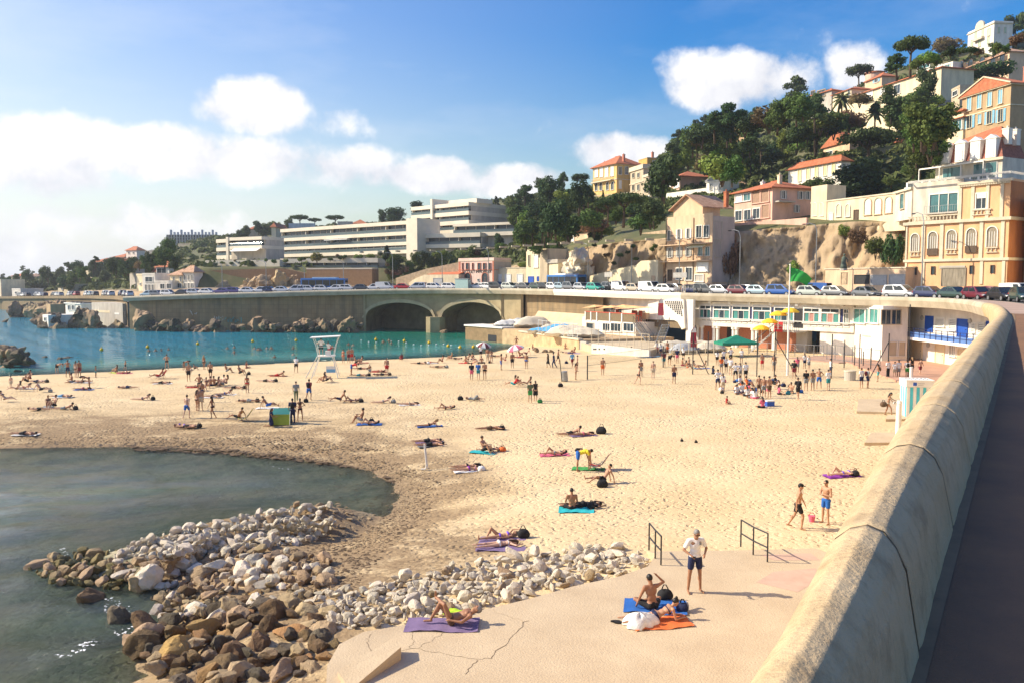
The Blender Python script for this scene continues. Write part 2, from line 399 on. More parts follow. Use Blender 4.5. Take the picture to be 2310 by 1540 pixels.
def hit(px, py):
    """the place on the hillside seen at a pixel"""
    pts = hill_col(px)
    for (a, ya), (b, yb) in zip(pts, pts[1:]):
        if (ya-py)*(yb-py) <= 0 and ya != yb: return atD(px, py, a+(b-a)*(ya-py)/(yb-ya))
    return atD(px, py, pts[0][0]) if py > pts[0][1] else atD(px, py, pts[4][0])
def hill_mesh():
    segs = [22, 8, 12, 12, 4]; cols = list(range(-500, 1100, 25))+list(range(1100, 2420, 5))+list(range(2450, 3300, 60)); mb = MB(); rows = None
    for px in cols:
        pts = hill_col(px); col = []
        col.append(atD(px, pts[0][1], pts[0][0])-Vector((0, 0, 2)))
        for k, ((a, ya), (b, yb)) in enumerate(zip(pts, pts[1:])):
            for j in range(segs[k]):
                t = j/segs[k]; p = atD(px, ya+(yb-ya)*t, a+(b-a)*t)
                if k == 0 and j > 0:       # broken rock face
                    q = Vector((p.x*.35, p.y*.35, p.z*.18))
                    d = mnoise.fractal(q, 1.0, 2.1, 4)*1.5+abs(mnoise.noise(q*2.3+Vector((9, 0, 0))))*1.5+abs(mnoise.noise(Vector((p.x*1.3+p.z*.5, p.y*1.3, p.z*.55))))*.9-.8
                    p += Vector((p.x, p.y, 0)).normalized()*(-d)*min(1, j/2)
                elif k > 0: p.z += mnoise.noise(p*.12)*.5-.1
                col.append(p)
        col.append(atD(px, pts[-1][1], pts[-1][0])); rows = len(col); mb.v += [tuple(p) for p in col]
    for i in range(len(cols)-1):
        for j in range(rows-1): a = i*rows+j; mb.f.append((a, a+1, a+1+rows, a+rows))
    return mb
M_HILL = mat('hillside_ground', (.15, .13, .06), .95, .3, .25, col2=(.065, .085, .028), bump=.8, bscale=2, detail=8)
def mat_cliff(name, c1, c2, dark):
    m = mat(name, c1, .93, .2, .35, col2=c2, bump=1.6, bscale=1.6, detail=10, stretch=(1, 1, .55))
    nt = m.node_tree; N = nt.nodes; L = nt.links; b = N['Principled BSDF']; src = b.inputs['Base Color'].links[0].from_socket
    tc = N.new('ShaderNodeTexCoord'); mp = N.new('ShaderNodeMapping'); mp.inputs['Scale'].default_value = (1, 1, .3); L.new(tc.outputs['Object'], mp.inputs[0])
    nz = N.new('ShaderNodeTexNoise'); nz.inputs['Scale'].default_value = 1.1; nz.inputs['Detail'].default_value = 10; nz.inputs['Roughness'].default_value = .7; L.new(mp.outputs[0], nz.inputs[0])
    mr = N.new('ShaderNodeMapRange'); mr.inputs[1].default_value = .53; mr.inputs[2].default_value = .7; mr.inputs[4].default_value = .8; L.new(nz.outputs[0], mr.inputs[0])
    mx = N.new('ShaderNodeMix'); mx.data_type = 'RGBA'; L.new(mr.outputs[0], mx.inputs[0]); L.new(src, mx.inputs[6]); mx.inputs[7].default_value = dark+(1,); L.new(mx.outputs[2], b.inputs['Base Color'])
    return m
M_CLIFF = mat_cliff('limestone_cliff', (.47, .35, .21), (.33, .24, .15), (.15, .11, .07))
hl = hill_mesh().build('hillside', M_HILL, smooth=True); structure(hl); hl.data.materials.append(M_CLIFF)
_rows = 1+22+8+12+12+4+1
for k, pl in enumerate(hl.data.polygons):
    if k % (_rows-1) <= 22: pl.material_index = 1

# ---------------------------------------------------------------- beach and sea bed
SHORE_FRONT = [(-120, 47), (-60, 50), (-32.7, 51.7), (-29.2, 52), (-24.5, 52.3), (-18.3, 51), (-14.4, 49), (-10.7, 47.2), (-8.1, 45.5), (-6.2, 42.4), (-5.6, 38.9), (-5.9, 36), (-6.6, 33.8), (-7.3, 32.8)]
GROIN = [(-7.2, 36.6), (-9.5, 37.0), (-12.0, 35.6), (-13.4, 33.0), (-13.6, 30.8), (-12.4, 28.8), (-11.0, 27.2), (-10.6, 25.0), (-10.9, 23.0), (-9.6, 20.6), (-7.6, 16), (-6.6, 12), (-6, 0)]
SHORE_FAR = [(-120, 66), (-80, 80), (-56.8, 90.5), (-49.3, 95), (-40.8, 99.4), (-31.6, 104.8), (-21.1, 109.6), (-9.6, 114.1), (-4, 121), (-1.7, 127.7), (1.5, 133), (6, 140)]
LAND = SHORE_FAR+[(75, 140), (75, 0)]+GROIN[::-1]+SHORE_FRONT[::-1]
def poly_sd(X, Y, poly):
    n = len(poly); d = np.full(X.shape, 1e9); ins = np.zeros(X.shape, bool)
    for i in range(n):
        x0, y0 = poly[i]; x1, y1 = poly[(i+1) % n]; ex, ey = x1-x0, y1-y0
        t = np.clip(((X-x0)*ex+(Y-y0)*ey)/(ex*ex+ey*ey+1e-9), 0, 1); d = np.minimum(d, np.hypot(X-x0-t*ex, Y-y0-t*ey))
        c = ((y0 > Y) != (y1 > Y)); xi = x0+(Y-y0)/(y1-y0 if y1 != y0 else 1e-9)*ex; ins ^= c & (X < xi)
    return np.where(ins, d, -d)
def seg_d(X, Y, pts):
    d = np.full(np.shape(X), 1e9)
    for (x0, y0), (x1, y1) in zip(pts, pts[1:]):
        ex, ey = x1-x0, y1-y0; t = np.clip(((X-x0)*ex+(Y-y0)*ey)/(ex*ex+ey*ey), 0, 1); d = np.minimum(d, np.hypot(X-x0-t*ex, Y-y0-t*ey))
    return d
def wob(X, Y, f, ph=0):
    return (np.sin(X*f*1.0+Y*f*.63+ph)+np.sin(X*f*1.9-Y*f*1.3+1.7+ph)*.6+np.sin(-X*f*.71+Y*f*2.3+.4+ph)*.6)/2.2
def land_z(X, Y, sd=None):
    X = np.asarray(X, float); Y = np.asarray(Y, float)
    if sd is None: sd = poly_sd(X, Y, LAND)
    sdw = sd+wob(X, Y, .9)*.35+wob(X, Y, 2.3, 2)*.15
    h = np.where(sdw > 0, 1.05*(1-np.exp(-np.maximum(sdw, 0)*.17)), np.maximum(-2.6, .11*sdw))
    h = h+np.where(sdw > 2, .05*wob(X, Y, .35)+.02*wob(X, Y, 1.3), 0)
    h = h+.35*np.clip((X-5)/25, 0, 1)*np.clip(sd/10, 0, 1)
    g = seg_d(X, Y, [(-8.2, 35.2), (-12, 33), (-13.5, 30.6)]); h = np.where(g < 4, np.maximum(h, .85-.36*g), h)
    g = seg_d(X, Y, [(-10.4, 26.2), (-8, 26.0), (-7, 22), (-8.6, 19.8)]); h = np.where(g < 3.5, np.maximum(h, .55-.3*g), h)
    g = np.hypot(X+12.2, Y-25.2); h = h-np.where(g < 2.2, (.7-.3*g).clip(0), 0)
    return h
def zl(x, y): return float(land_z(np.array([x]), np.array([y]))[0])
def mat_sand():
    m = bpy.data.materials.new('beach_sand'); m.use_nodes = True; nt = m.node_tree; N = nt.nodes; L = nt.links; b = N['Principled BSDF']; b.inputs['Roughness'].default_value = .95; b.inputs['Specular IOR Level'].default_value = .15
    tc = N.new('ShaderNodeTexCoord')
    def nz(sc, det=8, ro=.6, st=None):
        n = N.new('ShaderNodeTexNoise'); n.inputs['Scale'].default_value = sc; n.inputs['Detail'].default_value = det; n.inputs['Roughness'].default_value = ro
        if st: mp = N.new('ShaderNodeMapping'); mp.inputs['Scale'].default_value = st; L.new(tc.outputs['Object'], mp.inputs[0]); L.new(mp.outputs[0], n.inputs[0])
        else: L.new(tc.outputs['Object'], n.inputs[0])
        return n.outputs[0]
    def mix(f, a, bcol):
        x = N.new('ShaderNodeMix'); x.data_type = 'RGBA'; L.new(f, x.inputs[0]); L.new(a, x.inputs[6]) if not isinstance(a, tuple) else setattr(x.inputs[6], 'default_value', a); x.inputs[7].default_value = bcol; return x.outputs[2]
    def rng(v, lo, hi, amt=1.0, a0=0.0):
        r = N.new('ShaderNodeMapRange'); r.inputs[1].default_value = lo; r.inputs[2].default_value = hi; r.inputs[3].default_value = a0; r.inputs[4].default_value = amt; L.new(v, r.inputs[0]); return r.outputs[0]
    def m_(op, a, c):
        x = N.new('ShaderNodeMath'); x.operation = op
        for i, v in enumerate((a, c)):
            if isinstance(v, (int, float)): x.inputs[i].default_value = v
            else: L.new(v, x.inputs[i])
        return x.outputs[0]
    aw = N.new('ShaderNodeAttribute'); aw.attribute_name = 'weed'; asd = N.new('ShaderNodeAttribute'); asd.attribute_name = 'shore'
    col = mix(rng(nz(.22), .35, .65), (.64, .485, .275, 1), (.73, .575, .35, 1))
    col = mix(rng(nz(11, 5, .75), .5, .72, .5), col, (.42, .29, .16, 1)); col = mix(rng(nz(.09, 6, .6), .48, .66, .35), col, (.52, .38, .22, 1))
    # brown seaweed and damp patches left along the near bay
    wf = m_('MULTIPLY', aw.outputs['Fac'], m_('ADD', .25, rng(nz(.33, 9, .65, (1, 1.6, 1)), .38, .62, 1.0)))
    col = mix(rng(wf, .12, .75, .82), col, (.27, .185, .105, 1))
    col = mix(rng(m_('MULTIPLY', aw.outputs['Fac'], rng(nz(5, 9, .75), .44, .62)), .2, .8, .5), col, (.15, .10, .055, 1))
    # wet fringe
    wet = rng(m_('ADD', asd.outputs['Fac'], m_('MULTIPLY', m_('SUBTRACT', nz(.8), .5), 1.2)), 1.1, .2, .75)
    col = mix(wet, col, (.25, .18, .11, 1))
    sea = rng(asd.outputs['Fac'], -.1, -1.2, .8)
    bed = mix(rng(nz(.8, 8, .65), .42, .6), (.42, .38, .26, 1), (.17, .19, .12, 1))
    x = N.new('ShaderNodeMix'); x.data_type = 'RGBA'; L.new(sea, x.inputs[0]); L.new(col, x.inputs[6]); L.new(bed, x.inputs[7]); col = x.outputs[2]
    L.new(col, b.inputs['Base Color'])
    # trampled footprints
    v = N.new('ShaderNodeTexVoronoi'); v.feature = 'SMOOTH_F1'; v.inputs['Scale'].default_value = 3.4; v.inputs['Smoothness'].default_value = .5; v.inputs['Randomness'].default_value = 1
    dist = N.new('ShaderNodeVectorMath'); dist.operation = 'ADD'; nn = N.new('ShaderNodeTexNoise'); nn.inputs['Scale'].default_value = 2.2; nn.inputs['Detail'].default_value = 3; L.new(tc.outputs['Object'], nn.inputs[0])
    sc_ = N.new('ShaderNodeVectorMath'); sc_.operation = 'SCALE'; sc_.inputs['Scale'].default_value = .55; L.new(nn.outputs['Color'], sc_.inputs[0]); L.new(tc.outputs['Object'], dist.inputs[0]); L.new(sc_.outputs[0], dist.inputs[1]); L.new(dist.outputs[0], v.inputs['Vector'])
    h = m_('ADD', m_('MULTIPLY', rng(v.outputs['Distance'], .0, .45, 1.0), 1.0), m_('MULTIPLY', nz(7, 6, .65), .55))
    h = m_('ADD', h, m_('MULTIPLY', nz(1.1, 4, .6), .9))
    bp = N.new('ShaderNodeBump'); L.new(rng(nz(.16, 5, .6), .36, .6, .95, .38), bp.inputs['Strength']); bp.inputs['Distance'].default_value = .09; L.new(h, bp.inputs['Height']); L.new(bp.outputs[0], b.inputs['Normal'])
    return m
M_SAND = mat_sand()
def grid_mesh(name, xs, ys, zf, m, attrs):
    X, Y = np.meshgrid(xs, ys, indexing='ij'); X = X.ravel(); Y = Y.ravel(); Z, at = zf(X, Y); nx, ny = len(xs), len(ys)
    me = bpy.data.meshes.new(name); I, J = np.meshgrid(np.arange(nx-1), np.arange(ny-1), indexing='ij'); a = (I*ny+J).ravel()
    fc = np.stack([a, a+ny, a+ny+1, a+1], 1)
    me.from_pydata(np.stack([X, Y, Z], 1).tolist(), [], fc.tolist()); me.polygons.foreach_set('use_smooth', [True]*len(me.polygons)); me.update()
    for k, arr in at.items():
        t = me.attributes.new(k, 'FLOAT', 'POINT'); t.data.foreach_set('value', arr.astype(np.float32))
    me.materials.append(m); return link(name, me)
def beach_z(X, Y):
    sd = poly_sd(X, Y, LAND); Z = land_z(X, Y, sd)
    f = seg_d(X, Y, SHORE_FRONT[1:]+GROIN[:1]); f2 = np.hypot((X+5.5)/4.2, (Y-29.5)/5.5)
    wd = np.clip(1.15-f/np.where(X > -9, 5.5, 8.5), 0, 1)*np.clip((Y-27)/5+.6, 0, 1); wd = np.maximum(wd, np.clip(1.5-f2, 0, 1)*1.2); wd = wd+np.where(X < 4, .42*np.clip(1.25-f/24, 0, 1)*np.clip((4-X)/10, 0, 1), 0)*np.clip((Y-27)/5+.6, 0, 1); f3 = seg_d(X, Y, [(-13, 31), (-10, 26), (-6.5, 23), (-7, 19), (-5.5, 15)]); wd = np.maximum(wd, np.clip(1.6-f3/2.2, 0, 1)*1.2)
    k = np.clip((Y-20)/12, 0, 1); Z = Z+np.where(sd > 2, .035*wob(X*1.0, Y, 5.3)*wob(X, Y, 3.1, 1), 0)
    return Z, {'shore': sd, 'weed': np.clip(wd, 0, 1.2)}
structure(grid_mesh('beach', np.concatenate([np.arange(-120, -45, 3), np.arange(-45, 15, .4), np.arange(15, 76, .8)]), np.concatenate([np.arange(0, 16, 1), np.arange(16, 60, .35), np.arange(60, 141, .8)]), beach_z, M_SAND, None))
# deep sea bed and general ground far below, out to the horizon
mb = MB(); mb.add([(-4000, -60, -2.7), (4000, -60, -2.7), (4000, 7000, -2.7), (-4000, 7000, -2.7)], [(0, 1, 2, 3)]); structure(mb.build('ground', mat('sea_bed', (.05, .10, .09), .95)))

# ---------------------------------------------------------------- sea
def mat_water():
    m = bpy.data.materials.new('sea_water'); m.use_nodes = True; nt = m.node_tree; N = nt.nodes; L = nt.links; b = N['Principled BSDF']; out = N['Material Output']
    b.inputs['Roughness'].default_value = .035; b.inputs['IOR'].default_value = 1.33; b.inputs['Specular IOR Level'].default_value = .42
    tc = N.new('ShaderNodeTexCoord'); a = N.new('ShaderNodeAttribute'); a.attribute_name = 'depth'; bay = N.new('ShaderNodeAttribute'); bay.attribute_name = 'bay'; gr = N.new('ShaderNodeAttribute'); gr.attribute_name = 'green'
    def nz(sc, det, ro, st):
        mp = N.new('ShaderNodeMapping'); mp.inputs['Scale'].default_value = st; L.new(tc.outputs['Object'], mp.inputs[0]); n = N.new('ShaderNodeTexNoise'); n.inputs['Scale'].default_value = sc; n.inputs['Detail'].default_value = det; n.inputs['Roughness'].default_value = ro; L.new(mp.outputs[0], n.inputs[0]); return n.outputs[0]
    def mix(f, p, q):
        x = N.new('ShaderNodeMix'); x.data_type = 'RGBA'; L.new(f, x.inputs[0])
        for i, v in ((6, p), (7, q)):
            if isinstance(v, tuple): x.inputs[i].default_value = v
            else: L.new(v, x.inputs[i])
        return x.outputs[2]
    def rng(v, lo, hi, amt=1.0):
        r = N.new('ShaderNodeMapRange'); r.inputs[1].default_value = lo; r.inputs[2].default_value = hi; r.inputs[4].default_value = amt; L.new(v, r.inputs[0]); return r.outputs[0]
    far = mix(gr.outputs['Fac'], (.015, .24, .34, 1), (.010, .19, .125, 1))
    far = mix(rng(a.outputs['Fac'], .9, 2.4), (.10, .38, .34, 1), far)
    near = mix(rng(nz(.25, 6, .6, (1, 2.2, 1)), .42, .62), (.19, .25, .265, 1), (.17, .245, .185, 1)); near = mix(rng(nz(.9, 7, .65, (.8, 1.3, 1)), .54, .68, .6), near, (.10, .125, .065, 1))
    c = mix(bay.outputs['Fac'], far, near)
    c = mix(rng(nz(1.1, 7, .65, (.35, 1, 1)), .56, .74, .35), c, (.07, .14, .16, 1))
    L.new(c, b.inputs['Base Color'])
    w1 = nz(1.3, 5, .55, (.5, 1.3, 1)); w2 = nz(5.5, 6, .7, (.55, 1.3, 1))
    ad = N.new('ShaderNodeMath'); ad.operation = 'MULTIPLY_ADD'; L.new(w2, ad.inputs[0]); ad.inputs[1].default_value = .5; L.new(w1, ad.inputs[2])
    bp = N.new('ShaderNodeBump'); bp.inputs['Strength'].default_value = 1; bp.inputs['Distance'].default_value = .5; L.new(ad.outputs[0], bp.inputs['Height']); L.new(bp.outputs[0], b.inputs['Normal'])
    tr = N.new('ShaderNodeBsdfTransparent'); tr.inputs[0].default_value = (.80, .95, .92, 1); ms = N.new('ShaderNodeMixShader')
    L.new(rng(a.outputs['Fac'], .03, 1.3), ms.inputs[0])
    fr = N.new('ShaderNodeFresnel'); fr.inputs['IOR'].default_value = 1.33; L.new(bp.outputs[0], fr.inputs['Normal'])
    gl = N.new('ShaderNodeBsdfGlossy'); gl.inputs['Roughness'].default_value = .08; L.new(bp.outputs[0], gl.inputs['Normal'])
    m2 = N.new('ShaderNodeMixShader'); L.new(fr.outputs[0], m2.inputs[0]); L.new(tr.outputs[0], m2.inputs[1]); L.new(gl.outputs[0], m2.inputs[2])
    L.new(m2.outputs[0], ms.inputs[1]); L.new(b.outputs[0], ms.inputs[2]); L.new(ms.outputs[0], out.inputs['Surface'])
    return m
def water_z(X, Y):
    sd = poly_sd(X, Y, LAND); d = np.maximum(0, -land_z(X, Y, sd)); d = np.where(Y > 141, np.maximum(d, 2.0), d); d = np.where((np.abs(X) > 121) | (Y < 0), 2.6, d)
    bay = np.clip((75-Y)/12, 0, 1); g = np.clip((X+62)/38, 0, 1)
    return .0*X+.03*wob(X, Y, .8)*np.where(Y < 300, 1, 0), {'depth': d, 'bay': bay, 'green': g}
structure(grid_mesh('sea', np.concatenate([[-3500, -1500, -700, -350, -200, -150], np.arange(-120, 14, .8), [16, 18]]), np.concatenate([[-40, -5], np.arange(0, 60, .6), np.arange(60, 190, 1.2), [200, 230, 280, 350, 450, 700, 1500, 6500]]), water_z, mat_water(), None))
# ================================================================ BUILDINGS
def text_obj(name,txt,size,m,parent,M,depth=.02):
 cu=bpy.data.curves.new(name,'FONT');cu.body=txt;cu.size=size;cu.extrude=depth;cu.align_x='CENTER';cu.align_y='CENTER'
 t=bpy.data.objects.new(name,cu);COL.objects.link(t);bpy.context.view_layer.update()
 me=bpy.data.meshes.new_from_object(t.evaluated_get(bpy.context.evaluated_depsgraph_get()));bpy.data.objects.remove(t);me.materials.clear();me.materials.append(m)
 return link(name,me,parent,None,M)
class House:
 """a building set out from its left, near and right corners as seen from the beach road; parts in its own metres"""
 def __init__(s,name,label,xL,DL,xC,DC,ybase,xR=None,depth=None,zoom=(0,0,1),cat='house',group=None,down=0):
  ox,oy,k=zoom;s.zm=zoom
  xL=ox+xL/k;xC=ox+xC/k;yb=oy+ybase/k
  C=atD(xC,yb,DC);L=atD(xL,yb,DL);s.z0=C.z
  u=Vector((C.x-L.x,C.y-L.y,0));s.W=u.length;u.normalize();s.u=u;s.v=Vector((-u.y,u.x,0));s.L=Vector((L.x,L.y,s.z0));s.C=Vector((C.x,C.y,s.z0))
  if xR is not None:
   r=ray(ox+xR/k,yb);a=r.x/r.y;den=s.v.x-a*s.v.y;s.D=(a*C.y-C.x)/den if abs(den)>1e-6 else 10
   if not 1<s.D<60:s.D=depth or 10
  else:s.D=depth or 10
  s.e=empty(name,s.L,math.atan2(u.y,u.x),label,cat,group);s.down=down
 def fr(s,px,py):
  """front wall (u, z) at a picture position"""
  ox,oy,k=s.zm;r=ray(ox+px/k,oy+py/k);n=Vector((s.u.y,-s.u.x,0));t=(s.L-Vector((0,0,E))).dot(n)/r.dot(n);p=Vector((0,0,E))+r*t
  return(p-s.L).dot(s.u),p.z-s.z0
 def sd(s,px,py):
  ox,oy,k=s.zm;r=ray(ox+px/k,oy+py/k);n=s.u;t=(s.C-Vector((0,0,E))).dot(n)/r.dot(n);p=Vector((0,0,E))+r*t
  return(p-s.C).dot(s.v),p.z-s.z0
 def hz(s,px,py):return s.fr(px,py)[1]
 def box(s,name,m,u0,u1,v0,v1,z0,z1,lab=None,par=None):
  o=MB().box(u0,u1,v0,v1,z0,z1).build(name,m,par or s.e);lab and o.__setitem__('label',lab);return o
 def body(s,m,ytop,pxt=None,z0=0):
  """walls up to the eaves seen at ytop over the near corner"""
  ox,oy,k=s.zm;xC=pxt if pxt is not None else None
  s.H=hz(oy+ytop/k,s.C.y)-s.z0 if xC is None else s.fr(xC,ytop)[1]
  s.wall=s.box('wall',m,0,s.W,0,s.D,z0-s.down,s.H);return s
 def hip(s,m,rise,over=.5,gable=None):
  H,Wd,Dp=s.H,s.W,s.D;o=over;mb=MB();t=.16
  e=[(-o,-o,H),(Wd+o,-o,H),(Wd+o,Dp+o,H),(-o,Dp+o,H)];lo=[(x,y,H-t)for x,y,z in e]
  if gable=='front':rg=[(Wd/2,-o,H+rise),(Wd/2,Dp+o,H+rise)]
  elif gable=='side':rg=[(-o,Dp/2,H+rise),(Wd+o,Dp/2,H+rise)]
  elif Wd>Dp:rg=[(Dp/2,Dp/2,H+rise),(max(Wd-Dp/2,Dp/2+.1),Dp/2,H+rise)]
  else:rg=[(Wd/2,Wd/2,H+rise),(Wd/2,max(Dp-Wd/2,Wd/2+.1),H+rise)]
  mb.add(e+lo+rg,[(0,4,5,1),(1,5,6,2),(2,6,7,3),(3,7,4,0),(4,7,6,5)]+([(0,1,9,8)[::1],(1,2,9),(2,3,8,9),(3,0,8)]if(gable=='side' or(gable is None and Wd>Dp))else[(0,1,8),(1,2,9,8),(2,3,9),(3,0,8,9)]))
  r=mb.build('roof',m,s.e)
  if gable:
   g=MB()
   if gable=='front':g.add([(0,0,H),(Wd,0,H),(Wd/2,0,H+rise-.1),(0,.3,H),(Wd,.3,H),(Wd/2,.3,H+rise-.1)],[(0,1,2),(3,5,4)])
   else:g.add([(Wd,0,H),(Wd,Dp,H),(Wd,Dp/2,H+rise-.1),(Wd-.3,0,H),(Wd-.3,Dp,H),(Wd-.3,Dp/2,H+rise-.1)],[(0,1,2),(3,5,4)])
   g.build('gable',s.wall.data.materials[0],s.e)
  rb=MB();rb.tube(rg,.13,6);rb.build('ridge_tile',m,r)
  return r
 def chimney(s,u,v,z,m,w=.6,h=1.6):
  o=MB().box(u-w/2,u+w/2,v-w/2,v+w/2,z-1,z+h).box(u-w/2-.06,u+w/2+.06,v-w/2-.06,v+w/2+.06,z+h-.15,z+h).tube([(u,v,z+h),(u,v,z+h+.35)],.12,6).build('chimney',m,s.e);return o
 def flat(s,m,h=.7,over=.12):
  """parapet round a flat roof"""
  mb=MB();o=over;W_,D_,H=s.W,s.D,s.H
  for b in((-o,W_+o,-o,.2),(-o,W_+o,D_-.2,D_+o),(-o,.2,.2,D_-.2),(W_-.2,W_+o,.2,D_-.2)):mb.box(*b,H-.02,H+h)
  return mb.build('roof_parapet',m,s.e)
 def cornice(s,z,m,h=.3,out=.25,name='cornice'):
  o=out;mb=MB().box(-o,s.W+o,-o,0,z,z+h).box(s.W,s.W+o,0,s.D,z,z+h).box(-o,0,0,s.D,z,z+h);return mb.build(name,m,s.e)
 def win(s,px,py,w,h,shut=None,arch=False,side=False,frame=None,pane=None,mull=1,sill=True,balc=False,name='window',rec=.05):
  (c,z),kx=(s.sd(px,py),None)if side else(s.fr(px,py),None)
  f2=s.sd if side else s.fr
  a,_=f2(px-w/2,py);b,_=f2(px+w/2,py);_,z0=f2(px,py+h/2);_,z1=f2(px,py-h/2)
  return s.win_m((a+b)/2,(z0+z1)/2,abs(b-a),z1-z0,shut,arch,side,frame,pane,mull,sill,balc,name)
 def win_m(s,c,z,w,h,shut=None,arch=False,side=False,frame=None,pane=None,mull=1,sill=True,balc=False,name='window'):
  frame=frame or M_WHITE;pane=pane or M_GLASS
  M=Matrix.Translation((s.W,c,z))@Matrix.Rotation(math.pi/2,4,'Z')if side else Matrix.Translation((c,0,z))
  t=max(.08,min(.16,w*.09));f=MB();hw,hh=w/2,h/2
  f.box(-hw-t,-hw,-.14,.0,-hh,hh).box(hw,hw+t,-.14,0,-hh,hh)
  if arch:
   n=8;out=[((hw+t)*math.cos(math.pi*i/n),hh-hw+(hw+t)*math.sin(math.pi*i/n)+hw)for i in range(n+1)];inn=[(hw*math.cos(math.pi*i/n),hh+hw*math.sin(math.pi*i/n))for i in range(n+1)]
   out=[((hw+t)*math.cos(math.pi*i/n),hh+(hw+t)*math.sin(math.pi*i/n))for i in range(n+1)]
   for i in range(n):
    q=[out[i],out[i+1],inn[i+1],inn[i]];vs=[(x,y,zz)for y in(-.14,0)for x,zz in q];f.add(vs,[(0,1,2,3),(4,7,6,5),(0,4,5,1),(2,6,7,3)])
  else:f.box(-hw-t,hw+t,-.14,0,hh,hh+t)
  if sill:f.box(-hw-t*1.6,hw+t*1.6,-.22,0,-hh-t,-hh)
  if mull:
   for i in range(1,mull+1):x=-hw+w*i/(mull+1);f.box(x-.03,x+.03,-.075,-.02,-hh,hh)
  o=f.build(name,frame,s.e);o.matrix_local=M
  p=MB().box(-hw,hw,-.03,-.004,-hh,hh)
  if arch:p.prism([(hw*math.cos(math.pi*i/8),hw*math.sin(math.pi*i/8))for i in range(9)],-.03,-.004,Matrix.Translation((0,0,hh))@Matrix(((1,0,0,0),(0,0,1,0),(0,1,0,0),(0,0,0,1))))
  p.build('pane',pane,o)
  if shut is not None:
   for sx in(-1,1):
    q=MB();q.box(sx*(hw+t+.02),sx*(hw+t+w*.5),-.09,-.04,-hh,hh)
    for j in range(5):zz=-hh+h*(j+.5)/5;q.box(sx*(hw+t+.06),sx*(hw+t+w*.46),-.105,-.09,zz-h*.07,zz+h*.05)
    q.build('shutter',shut,o)
  if balc:
   q=MB();q.box(-hw-.5,hw+.5,-.8,0,-hh-.2,-hh-.05)
   for j in range(9):x=-hw-.45+(w+.9)*j/8;q.tube([(x,-.75,-hh-.05),(x,-.75,-hh+.85)],.03,4)
   q.tube([(-hw-.5,-.75,-hh+.85),(hw+.5,-.75,-hh+.85)],.04,4);q.build('balcony',M_DARK if balc==1 else balc,o)
  return o
 def row(s,pts,w,h,**k):
  for(px,py)in pts:s.win(px,py,w,h,**k)
 def door(s,px,py,w,h,m,side=False):
  f2=s.sd if side else s.fr
  a,_=f2(px-w/2,py);b,_=f2(px+w/2,py);_,z0=f2(px,py+h/2);_,z1=f2(px,py-h/2)
  c,z,w,h=(a+b)/2,(z0+z1)/2,abs(b-a),z1-z0
  M=Matrix.Translation((s.W,c,z))@Matrix.Rotation(math.pi/2,4,'Z')if side else Matrix.Translation((c,0,z))
  o=MB().box(-w/2,w/2,-.05,-.003,-h/2,h/2).box(-w/2-.09,-w/2,-.12,0,-h/2,h/2+.09).box(w/2,w/2+.09,-.12,0,-h/2,h/2+.09).box(-w/2,w/2,-.12,0,h/2,h/2+.09).build('door',m,s.e);o.matrix_local=M
  MB().ball((w*.36,-.08,-.1),.05,6,4).build('handle',M_DARK,o);return o
 def bal(s,u0,u1,z,h=.8,v=-.1,m=None):
  """stone balustrade"""
  mb=MB();mb.box(u0,u1,v-.12,v+.12,z+h-.14,z+h).box(u0,u1,v-.12,v+.12,z,z+.1);n=max(2,int((u1-u0)/.45))
  for i in range(n):x=u0+(u1-u0)*(i+.5)/n;mb.tube([(x,v,z+.1),(x,v,z+h*.4),(x,v,z+h-.14)],[.05,.1,.05],5)
  return mb.build('balustrade',m or M_CREAM,s.e)
def shifted(h,dz):pass
P_=plaster
Y1,PEACH,ORANGE,PINK,WHITE,BEIGE,GREYP,CREAM,BROWN=P_('yellow',(.66,.45,.17)),P_('peach',(.66,.47,.31)),P_('orange',(.74,.43,.225)),P_('pink',(.66,.42,.32)),P_('white',(.76,.71,.62)),P_('beige',(.50,.41,.29)),P_('grey',(.46,.42,.36)),P_('cream',(.70,.59,.40)),P_('brown',(.42,.29,.16))
LYEL,RED,OCHRE=P_('light_yellow',(.72,.61,.41)),P_('red',(.52,.20,.13)),P_('ochre',(.60,.36,.10))
SH_BLUE,SH_GREY,SH_GREEN,SH_DK=mat('blue_shutter',(.20,.42,.55),.7,.1),mat('grey_shutter',(.40,.39,.36),.8,.15),mat('pale_green_shutter',(.42,.62,.45),.7),mat('brown_shutter',(.10,.065,.04),.7)
BLIND=mat('white_blind',(.80,.80,.78),.6,.05);WOODG=mat('weathered_grey_wood',(.27,.23,.17),.85,.35,2.5,stretch=(3,3,.3));BLUED=mat('blue_door',(.02,.09,.42),.5,.1);GARAGE=mat('garage_door_grey',(.42,.42,.42),.6,.08);STONEW=mat('stone_wall',(.45,.34,.22),.92,.3,1.2,bump=1.2,bscale=3.5,detail=9)
Z3,Z4,Z5,Z1,Z2=(1100,300,3.85),(1650,0,3.5),(1650,380,3.5),(0,480,3.85),(450,420,3.08)
Z9=(900,560,6.794)
h=House('seafront_villa','orange seafront building with white pilasters and a row of arched shuttered windows',1368,115,2172,104,915,2312,zoom=Z5,cat='building',down=2)
h.body(ORANGE,392);z1,z2=h.hz(2172,720),h.hz(2172,392);h.wall['label']='orange lower storeys'
h.box('side_wall',P_('shaded_orange',(.40,.155,.055)),h.W,h.W+.06,.05,h.D,-1,h.hz(2172,100)+.0)  # side facing away from the sun: its shade is put into a darker orange
h.cornice(z1-.1,M_CREAM,.35,.22);h.cornice(z2-.25,M_CREAM,.4,.35)
